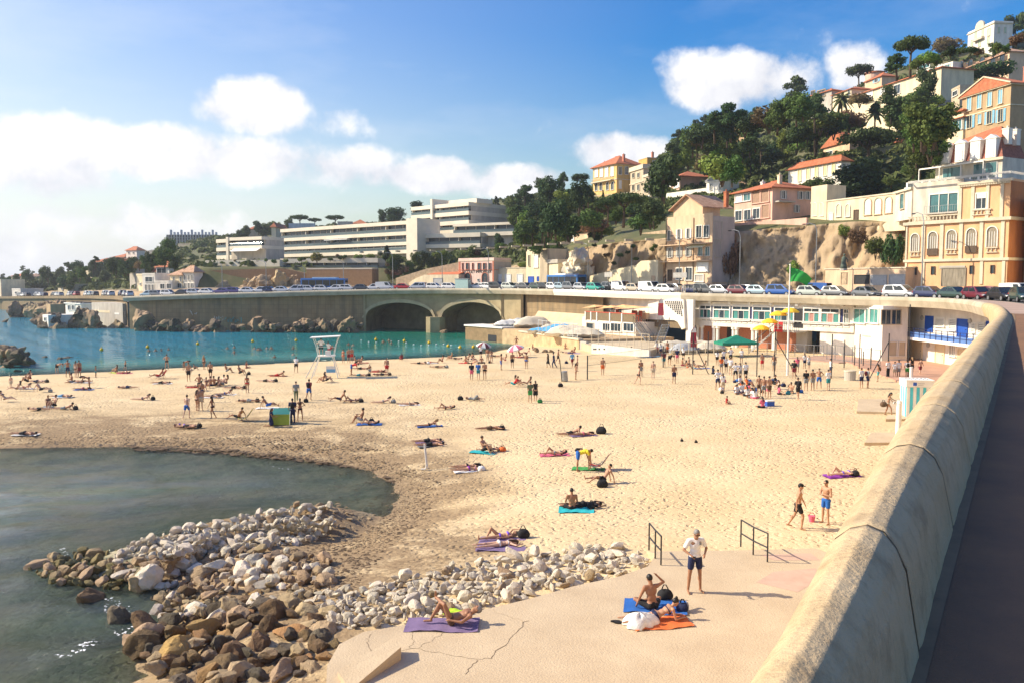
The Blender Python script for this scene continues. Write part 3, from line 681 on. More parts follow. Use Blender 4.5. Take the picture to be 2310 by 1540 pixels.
for px in(1376,1515,1660,1812,1972,2140):
 a,_=h.fr(px-14,600);b,_=h.fr(px+14,600)
 h.box('pilaster',M_CREAM,max(0,a),min(b,h.W+.05),-.14,0,z1+.25,z2-.25)
for px in(1376,1515,1976,2150):
 a,_=h.fr(px-12,800);b,_=h.fr(px+12,800);h.box('pilaster',M_CREAM,max(0,a),min(b,h.W+.05),-.12,0,0,z1-.1)
for i,(px,py,w,hh)in enumerate(((1450,602,62,105),(1590,612,68,150),(1738,580,72,110),(1893,590,74,155),(2058,560,80,120))):
 o=h.win(px,py,w,hh,arch=True,pane=WOODG,mull=3,sill=False)
 u,z=h.fr(px,py+hh/2)
 if i%2==0:h.bal(u-.75,u+.75,z-.75,.7,-.1,M_CREAM)
 else:MB().box(u-.75,u+.75,-.22,-.16,z+.0,z+.9).build('balcony',SH_DK,h.e)
for px in(1450,1593,1897,2062):h.win(px,812-(px-1450)*.02,22,62,frame=SH_DK,sill=False,mull=0)
h.door(1755,860,185,140,WOODG);h.box('lintel',GREYP,*[h.fr(q,760)[0]for q in(1645,1848)],-.1,0,h.hz(1750,792),h.hz(1750,770))
h.box('name_plate',M_WHITE,*[h.fr(q,810)[0]for q in(1402,1438)],-.06,0,h.hz(1420,838),h.hz(1420,790))
zt=h.hz(2172,80);ub,_=h.fr(1800,300);ub2,_=h.fr(1405,300)
h.box('upper_wall',ORANGE,ub,h.W,0,h.D,z2+.15,zt,'orange upper bay');h.box('upper_cornice',M_CREAM,ub-.2,h.W+.35,-.35,0,zt-.35,zt-.0)
mb=MB();n=30
for i in range(n):u=ub+(h.W-ub)*(i+.5)/n;mb.box(u-.07,u+.07,-.28,0,zt-.6,zt-.35)
tag(mb.build('dentil',M_CREAM,h.e),kind='stuff')
for px in(1806,1905,2022,2135):
 a,_=h.fr(px-13,300);b,_=h.fr(px+13,300);h.box('pilaster',M_CREAM,a,min(b,h.W+.06),-.13,0,z2+.15,zt-.6)
h.win(1978,258,85,120,mull=1,pane=M_GLASS);u,z=h.fr(1978,345);h.bal(u-1.2,u+1.2,z-.4,.75,-.1)
u0,za=h.fr(1942,240);u1,zb=h.fr(2014,190);h.box('roller_blind',BLIND,u0,u1,-.12,-.06,za,zb)
h.box('upper_wall',P_('stained_white',(.62,.56,.46),.2),ub2,ub,.9,h.D,z2+.15,h.hz(1500,108),'stained off-white upper block');h.bal(.1,ub,z2+.15,.8,.15,M_CREAM)
u0,za=h.fr(1540,352);u1,zb=h.fr(1765,190)
f=MB().box(u0-.15,u1+.15,.72,.9,zb,zb+.18).box(u0-.15,u0,.72,.9,za,zb).box(u1,u1+.15,.72,.9,za,zb)
for t in(1/3,2/3):f.box(u0+(u1-u0)*t-.05,u0+(u1-u0)*t+.05,.74,.9,za,zb)
w_=f.build('window',M_WHITE,h.e);MB().box(u0,u1,.84,.895,za,zb).build('pane',M_GLASSB,w_)
b_=MB().box(u0-.4,u1+.4,.0,.9,za-.25,za-.05).build('balcony',GREYP,h.e);q=MB()
for j in range(15):x=u0-.35+(u1-u0+.7)*j/14;q.tube([(x,.05,za-.05),(x,.05,za+.85)],.02,4)
q.tube([(u0-.38,.05,za+.85),(u1+.38,.05,za+.85)],.03,4);q.build('railing',M_STEEL,b_)
h.cornice(h.hz(1500,108)-.05,M_WHITE,.3,.0)
h.win(1352,262,28,115,mull=0,frame=M_CREAM,pane=M_GLASSB)if False else None
h=House('mansard_house','stained white house with terraces under a red mansard roof with four dormers',1390,124,2090,112,1450,2330,zoom=Z4,cat='house',down=4)
h.body(P_('stained_white',(.62,.56,.46)),1418);zt1=h.H
MT=mat('mansard_tile',(.30,.11,.07),.8,.3,3,bump=.4,bscale=9)
h.cornice(zt1-.1,M_WHITE,.35,.3)
q=MB();n=11
for i in range(n+1):
 x=h.W*i/n;q.box(x-.14,x+.14,-.1,.14,zt1+.2,zt1+1.0)
tag(q.build('terrace_railing',M_WHITE,h.e),kind='stuff');gq=MB().box(0,h.W,-.0,.03,zt1+.3,zt1+.95);gq.build('glass_railing',mat('clear_glass',(.5,.55,.55),.05,.05,trans=.9),h.e)
ua,_=h.fr(1570,1300);zb2=h.hz(2000,1248)
h.box('upper_wall',P_('stained_white',(.62,.56,.46)),ua,h.W,1.2,h.D,zt1,zb2,'stained off-white terrace storey');h.box('upper_cornice',M_CREAM,ua-.3,h.W+.3,.8,1.2,zb2-.35,zb2)
for px in(1672,1738,1915,2010):
 u,_=h.fr(px,1340);w_=MB().box(u-.85,u+.85,1.08,1.2,zt1+.25,zt1+2.6).build('window',M_WHITE,h.e);MB().box(u-.75,u+.75,1.04,1.08,zt1+.3,zt1+2.5).build('pane',M_GLASSB,w_)
q=MB();u0,_=h.fr(1480,1350);u1,_=h.fr(1985,1350);zc=h.hz(1700,1330)
for x in(u0,(u0*2+u1)/3,(u0+2*u1)/3,u1):q.box(x-.05,x+.05,-.0,.1,zt1+.2,zt1+2.7)
q.box(u0,u1,0,.1,zt1+2.62,zt1+2.74).box(u0,u1,0,1.1,zt1+2.74,zt1+2.80);q.build('veranda_frame',M_WHITE,h.e)
zr0,zr1=zb2,h.hz(2050,1075);um,_=h.fr(1605,1240)
mb=MB();a,b=um,h.W-.1;v0=1.4;mb.add([(a,v0,zr0),(b,v0,zr0),(b,h.D,zr0),(a,h.D,zr0),(a+.9,v0+.8,zr1),(b-.9,v0+.8,zr1),(b-.9,h.D-.8,zr1),(a+.9,h.D-.8,zr1)],[(0,1,5,4),(1,2,6,5),(2,3,7,6),(3,0,4,7),(4,5,6,7)]);mb.build('mansard',MT,h.e)
zr2=h.hz(2000,975);mb=MB();c=[(a+.5,v0+.4,zr1-.05),(b-.5,v0+.4,zr1-.05),(b-.5,h.D-.4,zr1-.05),(a+.5,h.D-.4,zr1-.05),((a+b)/2-.5+2.2,(v0+h.D)/2,zr2),((a+b)/2+2.5,(v0+h.D)/2,zr2)];mb.add(c,[(0,1,5,4),(1,2,5),(2,3,4,5),(3,0,4),(3,2,1,0)]);mb.build('roof',M_TILE,h.e)
for px in(1645,1765,1885,2008):
 u,_=h.fr(px,1150);d=MB().box(u-.72,u+.72,1.1,2.2,zr0+.1,zr1-.15).add([(u-.95,1.0,zr1-.15),(u+.95,1.0,zr1-.15),(u,1.0,zr1+.45),(u-.95,2.3,zr1-.15),(u+.95,2.3,zr1-.15),(u,2.3,zr1+.45)],[(0,1,2),(3,5,4),(0,2,5,3),(1,4,5,2),(0,3,4,1)]).build('dormer',M_WHITE,h.e)
 MB().box(u-.45,u+.45,1.04,1.1,zr0+.3,zr1-.5).box(u-.03,u+.03,1.0,1.04,zr0+.3,zr1-.5).build('shutter',BLIND,d)
h.chimney(h.W-.6,3,zr1,P_('white',(.7,.66,.58)),.9,1.2);h.chimney(h.W-.6,h.D-2,zr1,P_('white',(.7,.66,.58)),.9,1.2)
h=House('gabled_villa','ochre brown villa with classical pediment and light blue shutters',1815,152,2195,141,1010,2330,zoom=Z4,down=5)
h.body(BROWN,655);ph=h.hz(1985,612)-h.hz(1985,700);r=h.hip(M_TILE,2.3,.5,'front');h.cornice(h.H-.3,CREAM,.3,.4)
q=MB();H,Wd=h.H,h.W
for(x0,z0,x1,z1_)in((-.5,H,Wd/2,H+2.3),(Wd+.5,H,Wd/2,H+2.3)):q.tube([(x0,-.55,z0),(x1,-.55,z1_)],.16,4)
q.build('pediment_moulding',CREAM,h.e);h.box('gable_plaque',CREAM,Wd/2-.3,Wd/2+.3,-.06,.0,H+.7,H+1.5)
for px,py in((1880,820),(1960,802),(2042,785),(2126,765)):h.win(px,py,34,112,pane=SH_BLUE,frame=CREAM,mull=1)
for px,py in((1882,965),(2040,930),(2128,915)):h.win(px,py,36,100,shut=SH_BLUE,frame=CREAM)
h.win(1962,942,28,75,pane=SH_BLUE,frame=CREAM);h.cornice(h.hz(2000,885),CREAM,.18,.1)
h.chimney(h.W-1.2,4,h.H+1,RED,.7,2.2)
h=House('annex','low cream annex with red tiled roof on the left flank of the pedimented villa',1675,156,1828,151,1040,1828,zoom=Z4,cat='house',depth=7,down=4);h.body(CREAM,870);h.hip(M_TILE,1.2,.6);h.win(1785,990,70,75,pane=M_GLASSB,mull=2);h.cornice(h.hz(1780,945),M_TILE,.15,.6,'canopy')
h=House('arcaded_house','long low cream house with pale arched bays standing on the cliff edge',628,138,1372,121,425,None,6,Z5,down=1.2)
h.body(CREAM,183);a,_=h.fr(758,200);h.box('tower_wall',CREAM,0,a,-.1,4,0,h.hz(700,185)+1.0)
h.cornice(h.H-.15,M_CREAM,.22,.12)
for px in(660,715):h.win(px,335,28,85,arch=True,pane=PEACH,frame=M_WHITE,mull=1)
for px,py in((1078,320),(1158,315),(1240,305)):h.win(px,py,52,95,arch=True,pane=mat('pale_green_panel',(.55,.68,.60),.6),frame=PEACH,mull=0)
for px in(848,920):h.win(px,345,34,75,arch=True,pane=CREAM,frame=M_WHITE,mull=0)
h.door(785,405,30,95,M_WHITE);h.door(985,390,30,115,SH_DK)
h=House('linking_block','narrow off-white block with one tall blue window between arcaded house and orange building',1290,122,1420,116,400,None,6,Z5);h.body(P_('stained_white',(.62,.56,.46)),150);h.cornice(h.H-.3,M_CREAM,.3,.3);h.win(1352,262,28,115,mull=0,frame=M_CREAM,pane=M_GLASSB)
h=House('loggia_house','salmon pink house with loggias and an orange tiled roof above the cliff',18,150,318,140,500,655,zoom=Z5,down=2.5)
h.body(PINK,148);h.hip(M_TILE,1.7,.7)
for i,(px,py)in enumerate(((60,238),(127,228))):h.win(px,py,50,55,pane=BLIND if i==0 else M_GLASSB,frame=M_WHITE)
SHADE=mat('loggia_shade',(.34,.22,.15),.9)  # darker pink panels, shade inside the loggias put into the colour
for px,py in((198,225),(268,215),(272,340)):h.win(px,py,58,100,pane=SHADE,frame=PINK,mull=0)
for px,py in((60,375),(130,368),(200,358)):h.win(px,py,50,75,frame=M_WHITE,mull=1)
for px,py in((410,210),(545,215),(600,215)):h.win(px,py,24,60,side=True,shut=SH_GREY,frame=M_WHITE)
h.win(515,320,22,55,side=True,shut=SH_GREY);q=MB().box(h.W,h.W+1.2,*[h.sd(p,260)[0]for p in(340,470)],h.sd(400,272)[1],h.sd(400,262)[1]).build('balcony',GREYP,h.e)
h.chimney(h.W-2,3,h.H+.8,CREAM);h.chimney(1.5,5,h.H+.5,M_WHITE)
h=House('garden_wall','pale pink garden wall below the loggia house on the cliff top',0,147,590,133,500,None,.5,Z5,cat='wall',down=2);h.body(PINK,390)
h=House('garage_row','low peach garage block with one open and two grey doors beside the orange building',738,126,1372,113,915,None,5,Z5,cat='garage',down=2);h.body(PEACH,785);h.cornice(h.H-.05,M_CREAM,.16,.12)
h.door(1030,880,110,68,M_DARK);h.door(1165,885,118,78,GARAGE);h.door(1310,885,120,85,GARAGE);h.door(890,870,40,90,STONEW)
h=House('gabled_townhouse','tall peach townhouse with balconies and a weathered tile gable rising from the road',1550,146,1945,136,1296,2135,zoom=Z3,down=1)
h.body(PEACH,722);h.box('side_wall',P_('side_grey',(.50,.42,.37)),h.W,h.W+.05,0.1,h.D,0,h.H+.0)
h.box('roof_parapet',PEACH,0,h.W,0,.25,h.H,h.H+.5)
u0,zE=h.fr(1592,680);u1,_=h.fr(1845,620);zA=h.hz(1715,548);zE=h.hz(1845,628)
mb=MB();mb.prism([(u0,h.H),(u1,h.H),(u1,zE),((u0+u1)/2,zA),(u0,zE)],0,1,Matrix(((1,0,0,0),(0,0,h.D-1,.6),(0,1,0,0),(0,0,0,1))));mb.build('attic_wall',PEACH,h.e)
um=(u0+u1)/2;rr=MB()
for(xa,za,xb,zb)in((u0-.7,zE-.45,um,zA+.1),(u1+.7,zE-.45,um,zA+.1)):rr.add([(xa,0,za),(xb,0,zb),(xb,h.D+2,zb),(xa,h.D+2,za),(xa,0,za+.2),(xb,0,zb+.2),(xb,h.D+2,zb+.2),(xa,h.D+2,za+.2)],[(0,1,2,3),(4,7,6,5),(0,4,5,1),(3,2,6,7),(0,3,7,4),(1,5,6,2)])
rr.build('roof',M_TILE2,h.e)
def attic(px,py,w,hh,**k):
 o=h.win(px,py,w,hh,**k);o.matrix_local=Matrix.Translation((0,.6,0))@o.matrix_local
for px in(1690,1732):attic(px,632,26,78)
attic(1712,718,66,58,pane=M_GLASSB);attic(1637,730,20,55,mull=0);attic(1790,708,20,60,mull=0)
for px,py in((1580,895),(1665,882),(1745,875)):h.win(px,py,24,85,shut=M_WHITE if px>1600 else None)
for px in(1838,1902):h.win(px,858,44,100)
for px,py in((1585,1040),(1665,1035),(1745,1030)):h.win(px,py,26,85,shut=SH_GREY)
for px in(1850,1912):h.win(px,1030,34,75,pane=M_GLASSB)
h.door(1585,1240,30,95,SH_DK);h.win(1668,1225,50,95);h.win(1752,1225,54,105);h.win(1870,1165,90,70,pane=BLIND);h.win(1840,1262,70,55,pane=GREYP)
for px,py,w_,h_ in((2000,845,60,145),(1995,1010,45,130)):h.win(px,py,w_,h_,side=True,frame=GREYP,mull=1)
for yy in(955,1105):
 z=h.hz(1945,yy);b_=h.box('balcony',PEACH,-.6,h.W+.3,-1.1,0,z-.15,z);q=MB()
 for j in range(40):x=-.55+(h.W+.8)*j/39;q.tube([(x,-1.05,z),(x,-1.05,z+.95)],.022,4)
 q.tube([(-.6,-1.05,z+.95),(h.W+.28,-1.05,z+.95)],.035,4);q.build('railing',M_DARK,b_)
u0,za=h.fr(1775,1000);u1,zb=h.fr(1915,960);MB().add([(u0,0,zb),(u1,0,zb),(u1,-1.2,za),(u0,-1.2,za),(u0,0,zb-.05),(u1,0,zb-.05),(u1,-1.2,za-.05),(u0,-1.2,za-.05)],[(0,1,2,3),(4,7,6,5),(0,4,5,1),(2,6,7,3),(0,3,7,4),(1,5,6,2)]).build('awning',mat('pale_awning',(.72,.68,.45),.9,.05),h.e)
mb=MB()
for px in(1552,1790):u,_=h.fr(px,1000);mb.tube([(u,-.1,0),(u,-.1,h.H)],.06,6)
mb.build('drainpipe',SH_DK,h.e);h.chimney(h.W-.5,h.D-1.5,h.H+2.6,M_TILE)
h=House('yellow_villa','yellow villa with red hipped roof, white blinds and arched ground floor on the hill',915,244,1120,234,525,1342,zoom=Z3,down=1)
h.body(Y1,265);h.hip(M_TILE,3.0,.7);h.cornice(h.H-.35,M_CREAM,.3,.3);h.cornice(h.hz(1120,405),M_CREAM,.25,.15)
for px in(945,990,1035,1082):h.win(px,345-(px-945)*.06,26,78,pane=BLIND,mull=0)
for px in(945,985,1042,1085):h.win(px,478-(px-945)*.06,22,50,arch=True,mull=1)
for px,py in((1150,330),(1205,328)):h.win(px,py,24,68,side=True)
h.win(1150,450,20,70,side=True,pane=BLIND);z=h.hz(1120,402)
for(a,b)in((925,1000),(1005,1090)):h.bal(h.fr(a,400)[0],h.fr(b,400)[0],z,.9,-.9)
h.box('balcony',M_CREAM,h.fr(920,400)[0],h.fr(1095,400)[0],-1.1,0,z-.2,z);h.chimney(h.W-.8,3,h.H+1.2,RED);h.chimney(1.5,3,h.H+.8,RED,.5,1)
h=House('terrace_wall','stone retaining wall holding up the yellow villa terrace',858,238,1250,226,640,None,8,Z3,cat='wall',down=2);h.body(STONEW,540);h.bal(0,h.W,h.H,.8,.1)
h=House('ochre_house','ochre flat-roofed house peeping over the balustraded villa',1310,250,1385,245,300,1512,zoom=Z3,down=3);h.body(OCHRE,212);h.cornice(h.H-.2,M_CREAM,.2,.12);h.win(1450,262,32,40,side=True);h.chimney(h.W-.4,2,h.H,RED)
h=House('balustraded_villa','grey-beige villa with stone balustrades, terrace and white awning on the hill',1238,232,1350,224,535,1590,zoom=Z3,down=3)
h.body(BEIGE,300);h.flat(M_CREAM,.9,.3);h.cornice(h.H-.3,M_CREAM,.3,.35);h.row([(1268,372),(1312,370)],18,40,frame=M_CREAM);h.row([(1268,478),(1312,474)],20,50,frame=M_CREAM);h.cornice(h.hz(1350,425),M_CREAM,.2,.2)
for px in(1400,1458,1525):h.win(px,355,20,30,side=True,frame=M_CREAM)
h.box('terrace_block',BEIGE,h.W,h.W+3.2,0,h.D,-3,h.hz(1350,395),'projecting lower terrace');
q=MB().box(h.W-.2,h.W+3.4,-.2,.1,h.hz(1350,392),h.hz(1350,370)).box(h.W+3.1,h.W+3.4,0,h.D,h.hz(1350,392),h.hz(1350,370));q.build('balustrade',M_CREAM,h.e)
w_=MB().box(h.W+.9,h.W+2.2,-.12,0,.3,2.8).build('window',M_CREAM,h.e);MB().box(h.W+1,h.W+2.1,-.15,-.12,.4,2.7).build('pane',M_GLASS,w_)
h=House('awning_terrace','lower terrace room with white awning below the balustraded villa',1310,218,1420,212,600,1500,zoom=Z3,down=3);h.body(BEIGE,530);MB().box(0,h.W,-1.8,.0,h.H-1.3,h.H-1.2).build('awning',BLIND,h.e);h.win(1395,575,30,45)
h=House('pink_house','pink house with white shutters half hidden by trees next to the turreted villa',1545,222,1672,214,505,1940,zoom=Z3,down=2);h.body(PINK,375);h.hip(M_TILE,1.8,.5);h.win(1580,440,30,60,pane=BLIND);h.win(1645,438,44,76,pane=BLIND)
h=House('turreted_villa','white villa with a grey pyramid-roofed turret',1550,205,1905,193,600,None,6,Z3,down=5);h.body(WHITE,478)
u0=h.W;zt=h.hz(1905,425);Wt=190/3.85*193/F;h.box('turret',WHITE,u0,u0+Wt,-.3,Wt-.3,-5,zt);h.box('turret_cornice',M_WHITE,u0-.2,u0+Wt+.2,-.5,Wt-.1,zt-.25,zt)
mb=MB();c=(u0+Wt/2,Wt/2-.3);za=h.hz(1905,268);mb.add([(u0-.35,-.65,zt),(u0+Wt+.35,-.65,zt),(u0+Wt+.35,Wt+.05,zt),(u0-.35,Wt+.05,zt),(u0+Wt*.38,Wt*.38,zt+(za-zt)*.72),(u0+Wt*.62,Wt*.38,zt+(za-zt)*.72),(u0+Wt*.62,Wt*.55,zt+(za-zt)*.72),(u0+Wt*.38,Wt*.55,zt+(za-zt)*.72),(c[0],c[1],za)],[(0,1,5,4),(1,2,6,5),(2,3,7,6),(3,0,4,7),(4,5,8),(5,6,8),(6,7,8),(7,4,8)]);rf=mb.build('turret_roof',mat('slate',(.22,.21,.20),.7,.2,3),h.e)
MB().tube([(c[0],c[1],za-.2),(c[0],c[1],za+2.2)],[.07,.02],5).build('spire',M_DARK,rf)
h.win(1585,590,24,46);h.win(1632,580,24,46)
for px,py in((1948,472),(2032,470)):
 u,z=h.fr(px,py);h.win_m(u,z,.7,1.5,frame=M_WHITE).location.y-=.3
h=House('tiled_outbuilding','low tiled house right of the white turret',2080,205,2150,200,500,2260,zoom=Z3,down=2);h.body(WHITE,455);h.hip(M_TILE2,1.4,.4)
h=House('retaining_wall','cream roadside retaining wall with garage door stepping up to the townhouse',880,167,1480,146,1312,None,1.2,Z3,cat='wall',down=1);M_=LYEL
u=[h.fr(p,1200)[0]for p in(880,1000,1130,1290,1330,1478)];z=[h.hz(p,q)for p,q in((880,1245),(1000,1215),(1130,1180),(1290,1150),(1330,1112),(1478,1105))]
h.wall=MB().prism([(u[0],-1)]+[(u[-1],-1)]+list(zip(u,z))[::-1],0,1,Matrix(((1,0,0,0),(0,0,1.2,0),(0,1,0,0),(0,0,0,1)))).build('wall',M_,h.e);h.door(1375,1285,110,60,LYEL);h.door(1440,1275,26,60,PEACH)
h=House('cubist_house','narrow cream modern house with blue doors and tall pilasters by the road',335,186,535,179,1312,None,7,Z3,down=1);h.body(LYEL,1005);u0,_=h.fr(470,1100);h.box('pilaster',P_('beige',(.50,.41,.29)),u0,h.W,-.5,0,0,h.H-.2);h.win(362,1110,12,95,mull=0,frame=LYEL);h.win(422,1115,34,105,pane=BLIND,mull=0);h.door(378,1280,46,60,BLUED);h.door(438,1270,14,40,BLUED)
h=House('corner_house','small cream house with a grey roof terrace beside the blue-doored house',532,178,612,174,1300,700,zoom=Z3,down=1);h.body(LYEL,1130);h.flat(GREYP,.8,.3);h.win(660,1200,40,60,side=True,frame=BEIGE)
h=House('garage_block','long cream flat-roofed garage block with three white doors',1462,192,1962,186,565,None,6,Z9,cat='garage',down=1);h.body(LYEL,298)
for px in(1530,1672,1855):h.door(px,480,82,150,BLIND)
h.cornice(h.H-.1,M_CREAM,.15,.1)
h=House('estate_agency','pale pink two-storey office with red brick trim and RECOULY IMMOBILIER lettering',912,197,1455,190,575,1720,zoom=Z9,cat='building',down=1);h.body(P_('pale_pink',(.74,.55,.46)),145);h.cornice(h.H-.75,M_CREAM,.18,.1)
BR=mat('red_brick_trim',(.48,.17,.10),.85,.2,4);h.cornice(h.hz(1190,342),BR,.15,.06,'brick_band')
for px,w_ in((978,18),(1052,42),(1134,18),(1232,42),(1314,42),(1395,36)):h.win(px,280,w_,95,frame=BR,mull=0)
for px in(1058,1322):h.win(px,485,90,90,arch=True,frame=BR,mull=1)
for px in(930,1448):a=h.fr(px,300)[0];h.box('quoin',BR,max(0,a-.3),min(h.W+.02,a+.3),-.05,0,0,h.H-.8)
u,z=h.fr(1190,365);text_obj('lettering','RECOULY IMMOBILIER',.92,SH_DK,h.e,Matrix.Translation((u,-.05,z))@Matrix.Rotation(math.pi/2,4,'X'))
h.win(1220,490,26,36,mull=0);h.box('side_wall',GREYP,h.W,h.W+.05,.1,h.D,0,h.H-.9)
h=House('workshop','low cream workshop with red sheet roof curving down beside the pink office',380,200,915,194,580,None,8,Z9,cat='building',down=1);h.body(P_('cream',(.70,.59,.40)),405);u0,_=h.fr(480,400);z=h.hz(915,325)
MB().add([(u0-1,0,h.H),(h.W,0,h.H),(h.W,5,z),(u0+3,5,z),(u0-1,0,h.H+.12),(h.W,0,h.H+.12),(h.W,5,z+.12),(u0+3,5,z+.12)],[(0,1,2,3),(4,7,6,5),(0,4,5,1),(1,5,6,2),(2,6,7,3),(3,7,4,0)]).build('roof',mat('red_sheet_roof',(.55,.16,.07),.7,.12),h.e);h.door(598,510,130,95,GARAGE)
h=House('curved_wall','cream wall sweeping up from the road left of the workshop',150,203,400,200,580,None,.6,Z9,cat='wall',down=1);a=h.W;MB().prism([(0,-1),(a,-1),(a,h.hz(400,410)),(a*.6,h.hz(300,445)),(a*.25,h.hz(210,490)),(0,h.hz(150,535))],0,1,Matrix(((1,0,0,0),(0,0,.6,0),(0,1,0,0),(0,0,0,1)))).build('wall',P_('cream',(.70,.59,.40)),h.e)
h=House('hillside_bungalow','low orange bungalow with red tiled roof on the slope above the blue-doored house',640,196,870,186,955,None,6,Z3,down=4);h.body(PEACH,855);h.hip(M_TILE,1.4,.5);h.row([(740,915)],22,55,pane=M_WHITE)
h=House('cliff_wall','stone parapet wall along the top of the cliff left of the townhouse',920,182,1545,160,950,None,.6,Z3,cat='wall',down=2.5);a=h.W;MB().prism([(0,-3),(a,-3),(a,h.hz(1545,845)),(a*.4,h.hz(1150,895)),(0,h.hz(920,925))],0,1,Matrix(((1,0,0,0),(0,0,.6,0),(0,1,0,0),(0,0,0,1)))).build('wall',STONEW,h.e)
def simple(name,label,xL,DL,xC,DC,yb,yt,xR,m,roof=None,zoom=Z4,wins=(),side=(),shut=None,pane=None,depth=8,rise=1.6,gable=None,arch=False,down=5,chim=0,frame=None):
 h=House(name,label,xL,DL,xC,DC,yb,xR,depth,zoom,down=down);h.body(m,yt)
 if roof is not None:h.hip(roof,rise,.5,gable)
 else:h.flat(m,.5,.06)
 for w in wins:h.win(*w[:4],shut=shut,pane=pane,arch=arch,frame=frame)
 for w in side:h.win(*w[:4],side=True,shut=shut,pane=pane,frame=frame)
 for i in range(chim):h.chimney(h.W*(.3+.5*i),h.D*.5,h.H+rise*.5,RED)
 return h
h=simple('long_yellow_house','long pale yellow house with a red tiled eave and small balcony high on the hill',945,220,1650,190,790,530,None,LYEL,M_TILE,wins=((1008,768,34,46),(1200,722,34,46)),pane=BLIND,depth=9,down=16);h.win(1090,758,50,78,pane=BLIND,balc=CREAM);h.win(1310,708,48,70)
simple('turret_house','small peach house with a round pink turret behind the long yellow house',1060,242,1185,235,700,600,1305,PEACH,M_TILE,wins=((1145,640,26,26),),shut=SH_BLUE)
h=House('round_turret','round pink turret behind the red eaves',1090,252,1175,252,640,None,4,Z4,cat='tower');MB().tube([(2.5,2.5,-2),(2.5,2.5,h.hz(1130,562))],2.6,20).build('wall',PINK,h.e,smooth=False);MB().tube([(2.5,2.5,h.hz(1130,572)),(2.5,2.5,h.hz(1130,562)+.05)],2.9,20).build('roof',M_TILE,h.e)
simple('grey_house','grey stone house with red roof beside the tall pine',610,240,790,232,790,712,None,GREYP,M_TILE,wins=((645,745,30,50),(710,740,60,50)),frame=STONEW)
simple('cream_wing','cream wing with white dormer end left of the long yellow house',800,230,945,222,800,700,None,LYEL,M_TILE,wins=((930,735,18,40),))
h=simple('arched_window_house','long peach house with five dark arched windows under a tiled roof',1748,245,2190,222,560,408,2330,P_('peach',(.66,.45,.27)),M_TILE2,wins=((1815,528,36,34),(1890,516,36,34),(1980,500,38,38),(2068,485,34,38),(2140,470,36,38)),shut=SH_DK,arch=True,rise=1.5,frame=SH_DK,down=7);h.win(1815,630,60,50,pane=M_GLASSB)
simple('glazed_pavilion','white flat-roofed pavilion with a strip of glazing left of the arched-window house',1465,252,1745,240,575,500,None,WHITE,None,wins=((1520,528,90,30),(1640,535,40,40),(1705,525,40,36)),pane=M_GLASSB)
h=simple('hilltop_villa','white hilltop villa with curved pediment and green shutters',1865,268,2068,256,372,178,2215,P_('white',(.76,.71,.62)),None,wins=((1930,275,12,60),(1985,262,12,60),(2035,255,20,55),(1900,345,14,50),(1960,345,14,50),(2030,320,14,50)),side=((2110,240,14,45),(2160,240,14,45)),pane=SH_GREEN,frame=M_CREAM);h.cornice(h.H-.3,M_CREAM,.3,.3)
u,_=h.fr(1965,200);MB().prism([(u-2,h.H)]+[(u+2*math.cos(math.pi*i/8),h.H+.6+1.8*math.sin(math.pi*i/8))for i in range(9)][::-1]+[(u+2,h.H)],-.3,.3,Matrix(((1,0,0,0),(0,0,1,0),(0,1,0,0),(0,0,0,1)))).build('pediment',M_CREAM,h.e)
h.box('balcony',M_CREAM,u-2.2,u+2.2,-1,0,h.hz(1965,318),h.hz(1965,300))
simple('gable_house','peach gable-ended house half hidden by the umbrella pine',725,206,930,196,1265,1115,1000,PEACH,M_TILE,wins=((820,1118,20,40),(776,1222,44,50)),gable='front',rise=3.0)
simple('salmon_house','salmon red house in shade behind the umbrella pine',1150,200,1300,192,1310,1125,1465,P_('salmon',(.55,.24,.14)),M_TILE,side=((1380,1180,26,46),))
h=simple('yellow_shutter_house','white house with rows of closed pale yellow shutters under a tiled roof',447,178,862,164,1470,1268,935,P_('white',(.76,.71,.62)),M_TILE,wins=tuple((540+i*67,1385-i*14,26,95)for i in range(5)),pane=P_('pale_yellow_shutter',(.68,.60,.30)),frame=M_WHITE,rise=1.3)
h.chimney(1,3,h.H+.6,CREAM)
simple('ridge_house','dark long house with a chimney on the ridge left of the big cloud',1590-1650+60,268,100,262,1010,975,205,P_('brown',(.42,.29,.16)),M_TILE2,chim=1)
simple('ochre_cube','small grey block house between the trees above the pedimented villa annex',1592,190,1640,186,920,815,1750,GREYP,None)
simple('stepped_house','beige house with a dark window beside the pedimented villa eaves',1735,182,1800,178,830,690,1830,BEIGE,None,wins=((1768,740,36,36),))
simple('tile_cottage','low house with rust tiled roof behind the arched-window house end',1640,205,1700,200,690,600,1800,BEIGE,M_TILE2)
simple('edge_house','cream building slice at the far right behind the parked white van',2289,108,2400,96,915,215,None,LYEL,None,zoom=Z5,depth=8,down=2)
